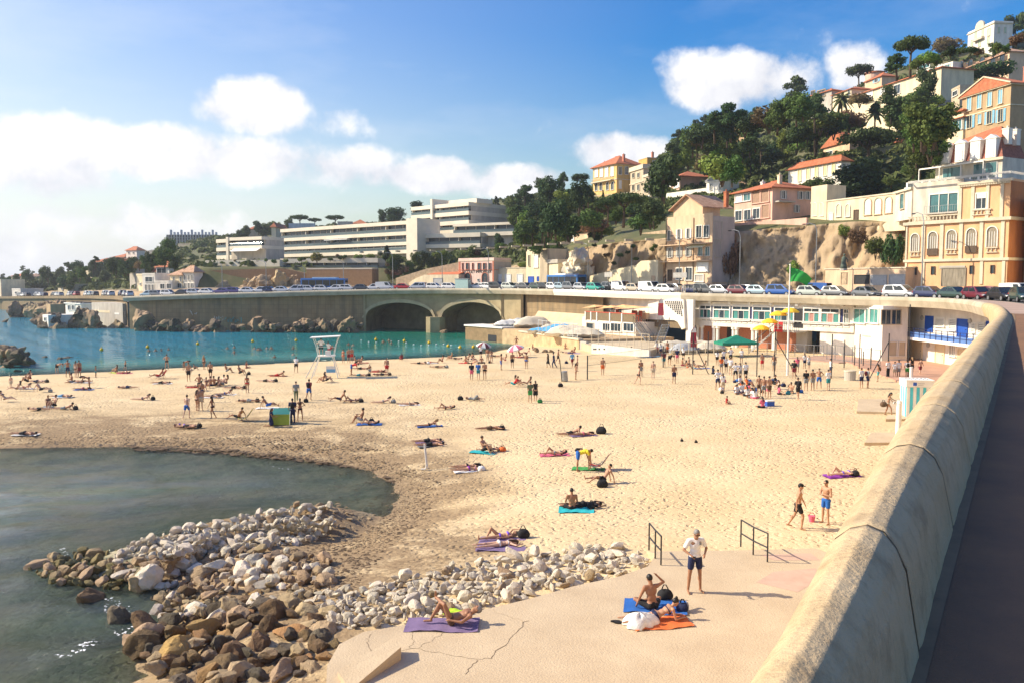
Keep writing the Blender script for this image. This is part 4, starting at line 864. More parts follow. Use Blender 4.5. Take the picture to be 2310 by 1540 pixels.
for nm,lb,xL,xC,xR,yb,yt,D,m,rf,ws in(('far_villa','white far villa with a flat red hipped roof above the trees',1098,1190,1262,440,325,400,P_('white',(.76,.71,.62)),M_TILE,((1120,350,12,16),(1160,350,12,16),(1120,395,12,22),(1160,395,12,22))),('villa_wing','pale wing with balcony right of the far white villa',1195,1340,1375,425,338,405,P_('grey',(.46,.42,.36)),None,((1220,390,22,34),(1290,385,18,34))),('wide_roof_house','wide low house with broad red tiled roof on the far slope',800,1092,1100,465,425,390,BEIGE,M_TILE,((880,445,40,24),(950,445,40,24),(1020,442,50,24))),('classical_mansion','beige classical mansion with two rows of tall windows among trees',1550,1752,1800,415,275,440,P_('beige',(.50,.41,.29)),None,tuple((1575+i*38,312,12,20)for i in range(5))+tuple((1575+i*38,360,14,40)for i in range(5))),('red_roof_cottage','cottage with orange roof behind the classical mansion',1725,1780,1800,300,262,460,WHITE,M_TILE,()),('far_cottage','small cottage with orange roof among far left trees',100,190,205,590,550,470,BEIGE,M_TILE,((140,570,14,16),)),('far_cottage','tan-roofed cottage right of the orange-roofed cottage in the far trees',205,285,300,590,555,465,BEIGE,M_TILE2,()),('ridge_cottage','small house with grey-red roof just left of the far white villa',975,1085,1096,430,385,420,GREYP,M_TILE,()),('white_kiosk','small white building beside the far left road',105,180,195,715,670,325,P_('white',(.76,.71,.62)),None,((140,695,16,16),)),('cream_gatehouse','cream block house by the far road under green slope',505,590,610,692,630,310,LYEL,None,((540,655,14,26),)),('edge_block','yellow building slice at the far left edge',-40,12,16,720,590,330,LYEL,None,()),('tall_blank_house','tall grey blank-walled house left of the white terrace houses',1130,1180,1262,680,470,255,GREYP,None,()),('cream_house','cream flat house with one window left of the terrace row',1188,1240,1245,690,545,238,LYEL,None,((1222,620,12,20),)),('red_top_house','white house with red roof behind the terrace row',1275,1355,1360,545,510,262,P_('white',(.76,.71,.62)),M_TILE,((1315,530,50,20),)),('white_loft','white upper house with a wide shuttered window under a flat red roof',1358,1470,1532,540,470,258,P_('white',(.76,.71,.62)),M_TILE,((1405,505,80,40),)),('terrace_house','white seafront house with columns and balcony in the row',1240,1350,1502,685,540,232,P_('white',(.76,.71,.62)),None,((1270,650,16,50),(1300,650,16,50),(1330,650,16,50),(1295,580,60,40))),('terrace_house','low white seafront house with two wide windows in the row',1352,1498,1502,680,605,229,P_('white',(.76,.71,.62)),None,((1412,640,36,40),(1470,638,36,40))),('terrace_house','cream seafront house with two floors of paired windows',1480,1590,1595,680,540,230,LYEL,M_TILE2,((1512,580,18,36),(1572,578,18,36),(1512,635,18,36),(1560,633,30,36))),('terrace_house','white seafront house with tall windows at the right end of the row',1588,1690,1765,680,515,228,P_('white',(.76,.71,.62)),M_TILE2,((1608,565,14,44),(1640,565,14,44),(1670,565,14,44),(1608,635,14,44),(1640,635,14,44),(1670,635,14,44)))):
 simple(nm,lb,xL,D*1.01,xC,D,yb,yt,xR,m,rf,Z1,ws,depth=9,rise=1.8,down=4)
h=House('sloping_wall','pale sloping wall on the far hillside',680,372,806,365,520,None,2,Z1,cat='wall');MB().prism([(0,-4),(h.W,-4),(h.W,h.hz(806,492)),(0,h.hz(680,520))],0,1,Matrix(((1,0,0,0),(0,0,2,0),(0,1,0,0),(0,0,0,1)))).build('wall',CREAM,h.e)
h=House('apartment_block','distant blue-grey apartment block with many chimneys on the skyline',1455,640,1880,640,272,1910,12,Z1,cat='building',down=6);h.body(P_('hazed_grey',(.34,.36,.40)),192)  # bluish tint of aerial haze put into the wall colour
for i in range(14):h.box('chimney',P_('hazed_grey',(.34,.36,.40)),h.W*(i+.5)/14-.5,h.W*(i+.5)/14+.5,3,5,h.H,h.H+(2.2 if i%3 else 4))
for r_ in range(3):
 for i in range(18):h.win_m(h.W*(i+.5)/18,h.H*(.2+.3*r_),3.4,2.4,sill=False)
for nm,lb,xL,xC,xR,yb,yt,D,m,rf in(('skyline_cottage','cream cottage with orange gable roof above the left apartment wing',500,530,615,330,285,330,CREAM,M_TILE),('skyline_block','pale blue flat-roofed house behind the long apartment wing',620,800,805,300,268,345,P_('pale_blue',(.45,.52,.55)),None),('skyline_house','house with red tiled roof on the skyline left of the apartment tower',1060,1160,1175,285,262,360,BEIGE,M_TILE),('skyline_block','low grey block left of the red skyline roof',960,1060,1065,290,255,352,GREYP,None),('treetop_house','orange-roofed house among trees at left of the skyline',340,420,470,340,300,380,BEIGE,M_TILE)):
 simple(nm,lb,xL,D,xC,D,yb,yt,xR,m,rf,Z2,(),depth=9,rise=1.8,down=6)
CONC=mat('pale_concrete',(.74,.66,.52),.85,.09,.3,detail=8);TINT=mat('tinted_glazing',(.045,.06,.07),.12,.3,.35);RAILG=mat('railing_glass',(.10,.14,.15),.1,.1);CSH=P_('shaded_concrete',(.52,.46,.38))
def slab_block(name,label,xL,DL,xC,DC,yb,levels,dep,zoom=Z2,xR=None,down=4,back=1.6,ext=(0,0)):
 """levels: list of (y of slab top, y of slab bottom) at the near corner; between slabs recessed glazing"""
 h=House(name,label,xL,DL,xC,DC,yb,xR,dep,zoom,cat='apartments',down=down)
 zs=[(hz(zoom[1]+b/zoom[2],DC)-h.z0,hz(zoom[1]+a/zoom[2],DC)-h.z0)for a,b in levels];top=max(z[1]for z in zs)
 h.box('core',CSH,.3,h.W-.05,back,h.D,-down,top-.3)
 for i,(a,b)in enumerate(zs):
  s=h.box('balcony_slab',CONC,0,h.W,0,h.D,a,b)
  if b<top-.5:
   MB().box(.1,h.W-.1,.1,.14,b,b+.75).tube([(.0,.08,b+.8),(h.W,.08,b+.8)],.06,5).build('railing',RAILG,s)
 bot=sorted(zs);prev=-down
 for(a,b)in bot+[(None,None)]:
  if a is None:break
  if a-prev>.8 and prev>-down+.1:
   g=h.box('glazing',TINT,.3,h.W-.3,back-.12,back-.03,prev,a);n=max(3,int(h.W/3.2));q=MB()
   for j in range(n+1):x=.3+(h.W-.6)*j/n;q.box(x-.06,x+.06,back-.2,back-.12,prev,a)
   q.build('mullion',CONC,g);q=MB()
   for j in range(0,n,4):x=.3+(h.W-.6)*(j+.02)/n;q.box(x-.12,x+.12,.4,back-.03,prev,a)
   q.build('partition',CONC,g)
  prev=b
 return h
h=slab_block('apartment_wing','long white terraced apartment wing with balcony bands',565,285,1450,245,520,[(240,266),(315,340),(387,410),(443,468)],12)
h.box('end_wall',CONC,h.W-.1,h.W+4.5,-.6,9,-5,h.hz(1450,235)-.0+.3);u0,za=h.fr(880,380);u1,zb=h.fr(1040,365);MB().box(u0,u1,-.9,.2,za,za+.25).build('awning',BLIND,h.e)
h=slab_block('apartment_wing','stepped left end of the white terraced apartments',118,268,240,262,510,[(365,390),(425,450),(480,510)],8,xR=None)
h=slab_block('apartment_wing','left block of the terraced apartments with a white awning',190,258,435,250,515,[(350,372),(412,435)],9,xR=590);h.box('wall',CONC,0,1.0,-.2,.3,-1,h.hz(435,345));u0,za=h.fr(240,455);u1,zb=h.fr(425,430);MB().add([(u0,0,zb),(u1,0,zb),(u1,-1.6,za),(u0,-1.6,za),(u0,0,zb-.08),(u1,0,zb-.08),(u1,-1.6,za-.08),(u0,-1.6,za-.08)],[(0,1,2,3),(4,7,6,5),(0,4,5,1),(2,6,7,3),(0,3,7,4),(1,5,6,2)]).build('awning',BLIND,h.e)
h=slab_block('apartment_tower','tallest white apartment block with dark glazing bands at the hill foot',1470,268,1870,250,330,[(110,136),(172,200),(236,264),(298,325)],14,xR=2150);h.box('penthouse',CONC,h.W*.55,h.W+.5,3,10,h.H if hasattr(h,'H')else h.hz(1870,112),h.hz(1870,80));a,_=h.fr(1620,200);h.box('fin_wall',CONC,a-.4,a+.5,-.6,8,-3,h.hz(1620,92))
h=slab_block('apartment_wing','lower right apartment wing with three long balcony bands',1500,246,1950,236,480,[(322,352),(398,425)],10);h=slab_block('apartment_wing','upper right apartment wing stepping under the tower',1760,244,2195,234,340,[(248,266),(314,340)],9,down=8)
h=slab_block('terrace_podium','long concrete podium with dark openings below the apartments',40,246,558,238,590,[(512,560)],8);
for i in range(5):x=h.W*(i+.3)/5;MB().box(x-.5,x+.5,-.5,.5,-.2,h.hz(558,560)).build('pier',CONC,h.e)
h=slab_block('terrace_podium','right part of the podium with planted terrace and glass front',560,240,1240,232,590,[(500,532),(570,590)],8)
h=House('brown_wall','tall brown retaining wall below the left of the apartments',38,232,560,229,705,None,1,Z2,cat='wall',down=1);BRW=mat('brown_wall',(.33,.20,.105),.93,.14,1.5,bump=.5,bscale=6);MB().prism([(0,-1),(h.W*1.75,-1),(h.W*1.75,h.hz(560,655)),(h.W*1.08,h.hz(560,575)),(h.W,h.hz(560,572)),(0,h.hz(38,588))],0,1,Matrix(((1,0,0,0),(0,0,1,0),(0,1,0,0),(0,0,0,1)))).build('wall',BRW,h.e)
h=House('brown_wall','brown retaining wall with small lettering behind the blue bus',745,226,1200,222,690,1245,4,Z2,cat='wall',down=1);h.body(BRW,575);h.cornice(h.H-.1,CONC,.35,.05);
h=House('stone_wall','sloping stone wall rising behind the pink office',1365,205,1800,197,690,None,1,Z2,cat='wall',down=1);MB().prism([(0,-1),(h.W,-1),(h.W,h.hz(1800,530)),(h.W*.5,h.hz(1600,575)),(0,h.hz(1365,640))],0,1,Matrix(((1,0,0,0),(0,0,1,0),(0,1,0,0),(0,0,0,1)))).build('wall',STONEW,h.e)
# ================================================================ SEA WALL, ARCHES, BEACH CLUB
PXI=[(CX+F*p.x/p.y,i)for i,p in enumerate(DECK)if DS[i]>100]
def on_deck(px,off=0.0):
 """place on the far corniche edge at a picture column, off metres inland"""
 for(a,i),(b,j)in zip(PXI,PXI[1:]):
  if(a-px)*(b-px)<=0 and a!=b:
   t=(px-a)/(b-a);return DECK[i].lerp(DECK[j],t)+DN[i].lerp(DN[j],t)*(off-.45)
 k=PXI[-1][1];d=(DECK[k]-DECK[k-3]);t=(px-PXI[-1][0])/(PXI[-1][0]-PXI[-4][0]);q=DECK[k]+d*t;return q+DN[k]*(off-.45)
def mat_seawall():
 m=mat('sea_wall_concrete',(.33,.225,.115),.9,.15,.35,col2=(.42,.31,.175),bump=.3,bscale=3,detail=9);nt=m.node_tree;N=nt.nodes;L=nt.links;b=N['Principled BSDF'];src=b.inputs['Base Color'].links[0].from_socket
 uv=N.new('ShaderNodeAttribute');uv.attribute_name='wallpos';br=N.new('ShaderNodeTexBrick');br.inputs['Scale'].default_value=1;br.offset=0;br.inputs['Brick Width'].default_value=1.05;br.inputs['Row Height'].default_value=.95;br.inputs['Mortar Size'].default_value=.04;br.inputs['Color1'].default_value=(.55,.55,.55,1);br.inputs['Color2'].default_value=(.8,.8,.78,1);br.inputs['Mortar'].default_value=(.3,.3,.3,1)
 L.new(uv.outputs['Vector'],br.inputs['Vector']);mx=N.new('ShaderNodeMix');mx.data_type='RGBA';mx.blend_type='MULTIPLY';mx.inputs[0].default_value=.55;L.new(src,mx.inputs[6]);L.new(br.outputs[0],mx.inputs[7])
 tc=N.new('ShaderNodeTexCoord');mp=N.new('ShaderNodeMapping');mp.inputs['Scale'].default_value=(1,1,.12);L.new(tc.outputs['Object'],mp.inputs[0]);nz=N.new('ShaderNodeTexNoise');nz.inputs['Scale'].default_value=.8;nz.inputs['Detail'].default_value=8;L.new(mp.outputs[0],nz.inputs[0]);mr=N.new('ShaderNodeMapRange');mr.inputs[1].default_value=.48;mr.inputs[2].default_value=.7;mr.inputs[4].default_value=.6;L.new(nz.outputs[0],mr.inputs[0])
 m2=N.new('ShaderNodeMix');m2.data_type='RGBA';L.new(mr.outputs[0],m2.inputs[0]);L.new(mx.outputs[2],m2.inputs[6]);m2.inputs[7].default_value=(.13,.11,.075,1);L.new(m2.outputs[2],b.inputs['Base Color']);return m
M_SEAW=mat_seawall();M_ARCH=mat('arch_concrete',(.36,.29,.17),.9,.2,.5,bump=.3);M_VAULT=mat('vault_soffit',(.30,.24,.15),.95,.3,.4,bump=.5,bscale=2)
ARCHES=[(820,974,683,717),(989,1124,682,719)]
bridge=empty('arched_sea_wall',on_deck(900,1.4),0,'long concrete sea wall with two wide arches carrying the corniche across the bay','wall');ORG=bridge.location.copy()
def strip_wall(name,px0,px1,off,m,label=None,zb=-1.5,drop=1.08,arch=None,step=4.0,par=None):
 mb=MB();cols=[];pxs=[px0+(px1-px0)*i/max(1,int((px1-px0)/step))for i in range(int((px1-px0)/step)+1)];uvs=[];run=0;last=None
 for px in pxs:
  p=on_deck(px,off);zt=p.z-drop;z0=zb
  if arch:
   a0,a1,ya,ys=arch;t=(px-(a0+a1)/2)/((a1-a0)/2);zs,za=hz(ys,p.y),hz(ya,p.y);z0=zs+(za-zs)*math.sqrt(max(0,1-t*t))
  if last is not None:run+=(Vector((p.x,p.y))-last).length
  last=Vector((p.x,p.y));n=6
  for j in range(n+1):z=z0+(zt-z0)*j/n;mb.v.append((p.x-ORG.x,p.y-ORG.y,z-ORG.z));uvs.append((run,z,0))
 n=7
 for i in range(len(pxs)-1):
  for j in range(n-1):a=i*n+j;mb.f.append((a,a+n,a+n+1,a+1))
 o=mb.build(name,m,par or bridge);at=o.data.attributes.new('wallpos','FLOAT_VECTOR','POINT');at.data.foreach_set('vector',[c for u in uvs for c in u])
 if label:o['label']=label
 return o
strip_wall('wall_panel',285,820,1.4,M_SEAW);strip_wall('wall_panel',1124,1172,1.4,M_ARCH);strip_wall('wall_panel',974,989,1.4,M_ARCH)
strip_wall('wall_panel',1172,1345,1.9,M_SEAW,'panelled wall right of the arches')
for ar in ARCHES:
 strip_wall('spandrel',ar[0],ar[1],1.4,M_ARCH,arch=ar)
 ring=MB();vault=MB();n=20;R_=[]
 for i in range(n+1):
  t=-1+2*i/n;px=(ar[0]+ar[1])/2+t*(ar[1]-ar[0])/2;p=on_deck(px,1.4);q=on_deck(px,15.5);zs,za=hz(ar[3],p.y),hz(ar[2],p.y);w=math.sqrt(max(0,1-t*t));z=zs+(za-zs)*w;z2=zs+(za-zs+.55)*w+.0
  px2=(ar[0]+ar[1])/2+t*((ar[1]-ar[0])/2+6);f=on_deck(px2,1.15);R_.append((p,q,z,f,zs+(za-zs+.75)*math.sqrt(max(0,1-t*t))))
 for p,q,z,f,z2 in R_:
  ring.v+=[tuple(Vector((p.x,p.y,z))-ORG),tuple(Vector((p.x,p.y,z2))-ORG),tuple(Vector((p.x,p.y-.22,z))-ORG),tuple(Vector((f.x,f.y,z2))-ORG)]
  vault.v+=[tuple(Vector((p.x,p.y,z))-ORG),tuple(Vector((q.x,q.y,z))-ORG)]
 for i in range(n):
  a=i*4;ring.f+=[(a+2,a+6,a+7,a+3),(a,a+4,a+6,a+2),(a+1,a+3,a+7,a+5)];b=i*2;vault.f.append((b,b+1,b+3,b+2))
 for k,(p,q,z,f,z2)in((0,R_[0]),(1,R_[-1])):
  c=len(vault.v);vault.v+=[tuple(Vector((w.x,w.y,zz))-ORG)for w in(p,q)for zz in(-1.5,z)];vault.f.append((c,c+1,c+3,c+2))
 ring.build('arch_ring',mat('arch_ring_stone',(.46,.38,.24),.9,.15,1),bridge);vault.build('vault',M_VAULT,bridge)
p0,p1=on_deck(800,15.6),on_deck(1190,15.6);v=[Vector((p.x,p.y,z))-ORG for p in(p0,p1)for z in(-2,8)];MB().add(v,[(0,2,3,1)]).build('back_wall',M_VAULT,bridge)
a,b=on_deck(969,.9),on_deck(991,.9);zt=hz(715,a.y);pier=MB();c=(a+b)/2;M=Matrix.Translation(c-ORG)
pier.prism([(-2.0,-.2),(-1.0,-1.3),(1.0,-1.3),(2.0,-.2),(2.0,2),(-2.0,2)],-ORG.z*0-c.z-1.5,zt-c.z,M).build('pier',M_ARCH,bridge)
for px in(820,981,1126,1170):
 p=on_deck(px,1.3);MB().box(-.25,.25,-.2,.3,-1.5-p.z,-1.1,Matrix.Translation(p-ORG)).build('buttress',M_ARCH,bridge)if px!=981 else None
def scrawl(px,py,w,h,m,seed,n):
 r=random.Random(seed);p=on_deck(px,1.38);z=hz(py,p.y);mb=MB()
 for k in range(n):
  x=-w/2+w*(k+.5)/n;pts=[(x+r.uniform(-.5,.5)*w/n*1.3,-.03,r.uniform(-.5,.5)*h)for _ in range(4)];mb.tube(pts,.07,4)
 mb.v=[tuple(Vector(v)+Vector((p.x,p.y,z))-ORG)for v in mb.v];o=mb.build('graffiti',m,bridge);o['label']='painted graffiti tag';o['kind']='stuff'
scrawl(435,705,2.2,1.4,mat('graffiti_white',(.55,.53,.48),.8),3,3);scrawl(535,722,6.5,1.3,mat('graffiti_teal',(.16,.34,.30),.8),5,14);scrawl(492,718,2.6,1.0,mat('graffiti_white',(.55,.53,.48),.8),8,6)
fw=empty('far_sea_wall',atD(0,668,320),0,'further low sea wall carrying the road at the far left','wall');FO=fw.location.copy()
pp=[atD(px,y,D)for px,y,D in((282,670,190),(265,668,203),(200,667,245),(100,668,290),(0,669,320),(-200,670,345))]
mb=MB();
for p in pp:mb.v+=[tuple(p-FO),tuple(Vector((p.x,p.y,p.z-.9))-FO),tuple(Vector((p.x,p.y+1,p.z-.9))-FO),tuple(Vector((p.x,p.y+1,-2))-FO),tuple(Vector((p.x,p.y+1.2,p.z))-FO)]
for i in range(len(pp)-1):
 a=i*5
 for(x,y)in((0,1),(1,2),(2,3),(0,4)):mb.f.append((a+x,a+y,a+5+y,a+5+x))
mb.build('wall',M_SEAW,fw)
rd=MB()
for p in pp:rd.v+=[(p.x,p.y+1.1,p.z-.25),(p.x+6,p.y+34,p.z-.2)]
for i in range(len(pp)-1):rd.f.append((i*2,i*2+1,i*2+3,i*2+2))
structure(rd.build('road',M_ASPH))
h=House('shore_hut','low white flat-roofed hut on the rocks below the far road',570,216,705,208,850,815,zoom=Z1,down=2);h.body(P_('white',(.76,.71,.62)),795);h.flat(M_WHITE,.25,.3);h.row([(640,825),(605,825)],26,40);h.door(690,830,14,36,M_DARK)
for i in range(4):h.box('roof_box',M_DARK,h.W*(i+.3)/4,h.W*(i+.7)/4,1,3,h.H,h.H+.5)
h=House('shore_block','grey concrete block beside the white hut below the far road',800,204,1068,192,925,1085,zoom=Z1,down=2);h.body(P_('grey',(.46,.42,.36)),790);h.door(1085,885,20,50,M_DARK);h.box('band',CREAM,h.W*.1,h.W*.6,-.06,0,h.H*.35,h.H*.5);h.box('plate',M_WHITE,h.W*.75,h.W*.9,-.05,0,h.H*.28,h.H*.4)
h=House('shore_block','brown block on the far rocks left of the white hut',405,240,440,236,880,560,zoom=Z1,down=3);h.body(P_('brown',(.42,.29,.16)),795)
h=House('white_cabin','small white cabin on the rocks at the tip of the far point',372,192,420,188,960,440,zoom=Z1,down=1);h.body(P_('white',(.76,.71,.62)),890);h.row([(395,925)],16,30)
SANDST=mat('warm_sandstone',(.52,.37,.21),.92,.25,.9,bump=.8,bscale=5,detail=9);ALG=mat('algae_green',(.14,.15,.04),.9,.3,2)
Z11=(1130,700,6.6)
def base_y(D,z):return HOR+(E-z)*F/D
h=House('boat_jetty','sandstone jetty block with white coping standing in the green water',1050,152,1133,143,base_y(143,0),1174,cat='jetty',down=2);h.body(SANDST,741);MB().box(-.2,h.W+.2,-.2,h.D,h.H-.02,h.H+.25).build('coping',M_WHITE,h.e);h.box('side_wall',P_('grey_render',(.40,.37,.33)),h.W,h.W+.06,.1,h.D,.6,h.H-.05);h.box('recess',M_DARK,*[h.fr(p,750)[0]for p in(1101,1120)],-.04,0,.1,1.3)
JET=h
h=House('boat_terrace','warm sandstone terrace wall below the covered boats',1172,137,1306,117,base_y(117,1.0),None,16,cat='terrace',down=2);h.body(SANDST,767);MB().box(-.1,h.W+.1,-.15,.6,h.H-.02,h.H+.22).build('coping',M_CREAM,h.e);TER=h
h.box('grey_wall',P_('grey_render',(.40,.37,.33)),h.W,h.W+2.0,.1,.5,-2,h.H-.1)
h=House('skirt_wall','sloping sandy concrete skirt behind the covered boats',1182,154,1318,134,base_y(134,2),None,3,cat='wall',down=1);H=hz(728,134)-h.z0+1.2;MB().add([(0,0,-1),(h.W,0,-1),(h.W,3,H),(0,3,H),(0,3,-1),(h.W,3,-1)],[(0,1,2,3),(3,2,5,4),(0,3,4),(1,5,2)]).build('wall',mat('sandy_concrete',(.56,.43,.28),.9,.12,.8,bump=.3),h.e)
TARP={'white':mat('white_tarp',(.70,.68,.63),.8,.1,1.5),'grey':mat('grey_tarp',(.42,.43,.43),.8,.15,1.5),'blue':mat('blue_tarp',(.10,.38,.66),.75,.15,1.2),'cream':mat('cream_tarp',(.66,.58,.44),.85,.12,1.2),'red':mat('red_hull',(.38,.05,.05),.6),'pale':mat('pale_tarp',(.55,.68,.78),.8,.1,1.2)}
def boat(x,y,z,rz,L,wd,tarp,label,hull='white',ridge=.9):
 e=empty('covered_boat',(x,y,z),rz,label,'boat','covered boats on the boat terrace')
 def hf(u,v):
  a=(u-.5)*2;w=wd*(1-abs(a)**2.6)*.5 if a>0 else wd*.5*(1-.25*abs(a)**2);t=(v-.5)*2;return(a*L/2,w*t,.55-.5*(1-t*t)+.12*max(0,a)**2)
 MB().grid(hf,12,8).build('hull',TARP[hull],e,smooth=True)
 r=random.Random(label)
 def tf(u,v):
  a=(u-.5)*2;t=(v-.5)*2;w=wd*.56*(1-.5*max(0,a)**2);s=ridge*(1-abs(a)**3)*(1-abs(t)**1.3);return(a*L*.49,w*t+.05*math.sin(a*9),.5+s+.06*math.sin(a*14+t*5)+.05*math.sin(t*11))
 MB().grid(tf,16,8).build('cover',TARP[tarp],e,smooth=True);return e
for i,(px,py,D,rz,L,wd,tp,hu,rd_,lb)in enumerate(((1142,738,146,.2,4.5,1.8,'white','white',.8,'small dinghy under white cover at the left end of the jetty'),(1160,735,147,-.3,5,1.9,'white','red',.9,'dinghy with dark red hull under white cover on the jetty'),(1178,731,150,.1,5.5,2,'grey','red',1.0,'grey-covered boat with red hull behind the jetty'),(1203,733,145,.15,7,2.4,'cream','white',1.5,'boat under a tall cream tarpaulin between jetty and fence'),(1226,750,131,-.2,5,1.8,'blue','white',.5,'low boat under dull blue tarpaulin behind the terrace fence'),(1243,745,134,.1,4,1.6,'cream','white',.9,'small yellowish covered boat at the back of the terrace'),(1268,748,128,-.2,6.5,2.2,'blue','white',1.2,'boat under bright blue tarpaulin on the terrace'),(1285,755,123,-.25,7.5,2.4,'cream','white',1.3,'long boat under off-white sheet in front of the blue tarpaulin'),(1318,757,121,-.2,6,2.2,'cream','white',1.0,'cream-covered boat right of the fence end'))):
 p=atD(px,py,D);boat(p.x,p.y,TER.z0+TER.H+.05 if i>3 else JET.H+.05,rz,L,wd,tp,lb,hu,rd_)
structure(MB().prism([(JET.L.x,JET.L.y),(JET.C.x,JET.C.y),(TER.L.x+1,TER.L.y),(TER.L.x+14,TER.L.y+20),(JET.L.x+8,JET.L.y+14)],-1,JET.H-.03).build('boat_ramp',SANDST))
def fence(label,A,B,n,hgt,m,slope=None,mesh=True,name='fence'):
 A,B=Vector(A),Vector(B);e=empty(name,A,0,label,'fence')
 for i in range(n+1):
  p=(B-A)*i/n;MB().tube([p,p+Vector((0,0,hgt))],.045,6).build('post',m,e)
 for zz in((.12,.97)if mesh else(.5,1)):
  MB().tube([(0,0,hgt*zz),(B-A)+Vector((0,0,hgt*zz))],.025,5).build('rail',m,e)
 if mesh:
  q=MB();k=int((B-A).length/.5)
  for i in range(k):p=(B-A)*(i+.5)/k;q.tube([p+Vector((0,0,hgt*.12)),p+Vector((0,0,hgt*.97))],.009,3)
  tag(q.build('mesh_wire',M_STEEL,e),kind='stuff')
 return e
zT=TER.z0+TER.H+.2
fence('white post fence in front of the covered boats',TER.L+(TER.C-TER.L)*.35+Vector((0,0,TER.H+.22)),TER.C+Vector((-.2,0,TER.H+.22)),9,2.1,M_WHITE)
Z10=(1300,650,7.7)
h=House('terrace_wall','low white wall with round holes along the back of the sand',1334,109.5,1464,103,base_y(103,1.35),None,.35,cat='wall',down=.6)
zA,zB=h.fr(1336,775)[1],h.fr(1462,789)[1];MB().prism([(0,-.8),(h.W,-.8),(h.W,zB),(0,zA)],0,1,Matrix(((1,0,0,0),(0,0,.35,0),(0,1,0,0),(0,0,0,1)))).build('wall',WHITE,h.e)
for px in(1340,1344,1352,1363):u,z=h.fr(px,787);MB().box(u-.12,u+.12,-.02,.01,z-.1,z+.1).build('hole',M_DARK,h.e)
LW=h
fence('pale post fence on top of the low white wall',h.L+Vector((0,0,zA)),h.C+Vector((0,0,zB)),8,2.0,M_CREAM)
structure(MB().prism([(LW.L.x+.2,LW.L.y+.2),(LW.C.x+.2,LW.C.y+.2),(19.5,108),(22,122),(12,138),(8,130)],.5,2.0).build('terrace_ground',mat('pale_terrace',(.52,.42,.28),.95,.15,.6)))
h=House('restaurant','two-storey white beach restaurant with wooden-screened roof terrace and orange canopies',160,136,1030,125,760,None,6,Z10,'restaurant',down=1)
h.body(WHITE,585,800);CANE=mat('cane_screen',(.20,.15,.09),.95,.3,6,stretch=(4,4,.3));REDT=mat('red_trim',(.5,.09,.05),.7)
h.box('cane_screen',CANE,0,h.W,-.05,.0,h.H,h.H+1.25);h.box('red_rail',REDT,-.05,h.W,-.1,.05,h.H+1.25,h.H+1.38)
for px in(165,262,365,590,800):u,_=h.fr(px,500);h.box('post',M_WHITE,u-.12,u+.12,-.14,-.05,h.H-.1,h.H+1.3)
for px,w_ in((530,120),(695,170),(915,170)):h.win(px,680,w_,130,mull=2)
h.win(245,660,110,95,mull=0,frame=GREYP);h.door(430,690,60,140,M_WHITE)
h.box('annex',WHITE,-1.6,0,.5,4,0,h.H+.4,'small white annex with red coping')
RS=h
OC=mat('orange_canvas',(.72,.42,.20),.9,.1,1)
for i,(px,py,w_)in enumerate(((215,330,2.0),(320,345,2.6),(500,340,2.4),(640,328,2.4),(880,345,3.4))):
 u,z=h.fr(px,py);e=empty('canopy',h.L+h.u*u+h.v*(1.2+.8*(i%2))+Vector((0,0,z)),h.e.rotation_euler.z,'tilted orange canvas canopy, %s on the restaurant roof terrace'%('first from the left','second from the left','third from the left','fourth from the left','widest, rightmost')[i],'parasol','orange canopies over the roof terrace')
 mb=MB();mb.add([(-w_,-1.2,-.25),(w_,-1.2,.05),(w_,1.2,.12),(-w_,1.2,-.1),(0,0,.35)],[(0,1,4),(1,2,4),(2,3,4),(3,0,4)]);mb.build('canvas',OC,e,fix=False);MB().tube([(0,0,.3),(0,0,-(z-h.H))],.04,6).build('pole',M_DARK,e)
for i,(px,c)in enumerate(((470,'white'),(820,'red'),(860,'red'),(945,'red'),(540,'red'))):
 u,_=h.fr(px,450);e=empty('terrace_chair',h.L+h.u*u+h.v*1.6+Vector((0,0,h.H)),h.e.rotation_euler.z,'terrace chair behind the screen, %s from the left on the restaurant roof'%('first','third','fourth','fifth','second')[i],'chair','chairs on the restaurant roof terrace')
 m=REDT if c=='red' else M_WHITE;MB().box(-.35,.35,-.35,.35,.9,1.0).build('seat',m,e);MB().box(-.35,.35,.3,.38,1.0,1.75).build('backrest',m,e);MB().box(-.3,-.24,-.3,-.24,0,.9).box(.24,.3,-.3,-.24,0,.9).box(-.3,-.24,.24,.3,0,.9).box(.24,.3,.24,.3,0,.9).build('legs',m,e)
h=House('restaurant_back_wall','white back wall of the restaurant terrace under the corniche',320,143,1240,128.5,580,None,.5,Z10,'wall',down=3);h.body(P_('white',(.76,.71,.62)),178,1240);h.win(650,385,70,90,frame=M_WHITE,pane=SH_DK);h.door(760,410,40,110,M_DARK)
h=House('swept_wall','white sweeping stair wall with pierced screen beside the beach club',1240,128,1885,120.2,720,None,1.2,Z10,'wall',down=0)
V=lambda px,py:h.fr(px,py)
MB().prism([V(1160,430),V(1250,430),V(1240,200),V(1860,200),V(1885,690),V(1830,720),V(1760,590),V(1700,560),V(1180,540)][::-1],0,1,Matrix(((1,0,0,0),(0,0,.5,0),(0,1,0,0),(0,0,0,1)))).build('wall',WHITE,h.e)
q=MB()
for r_ in range(8):
 for c_ in range(10):
  px=1555+c_*34+r_*6;py=240+r_*33+c_*1
  if px>1845 or px<1480+r_*46:continue
  u,z=V(px,py);q.box(u-.13,u+.13,-.03,.01,z-.12,z+.12)
tag(q.build('pierced_screen',M_DARK,h.e),kind='stuff')
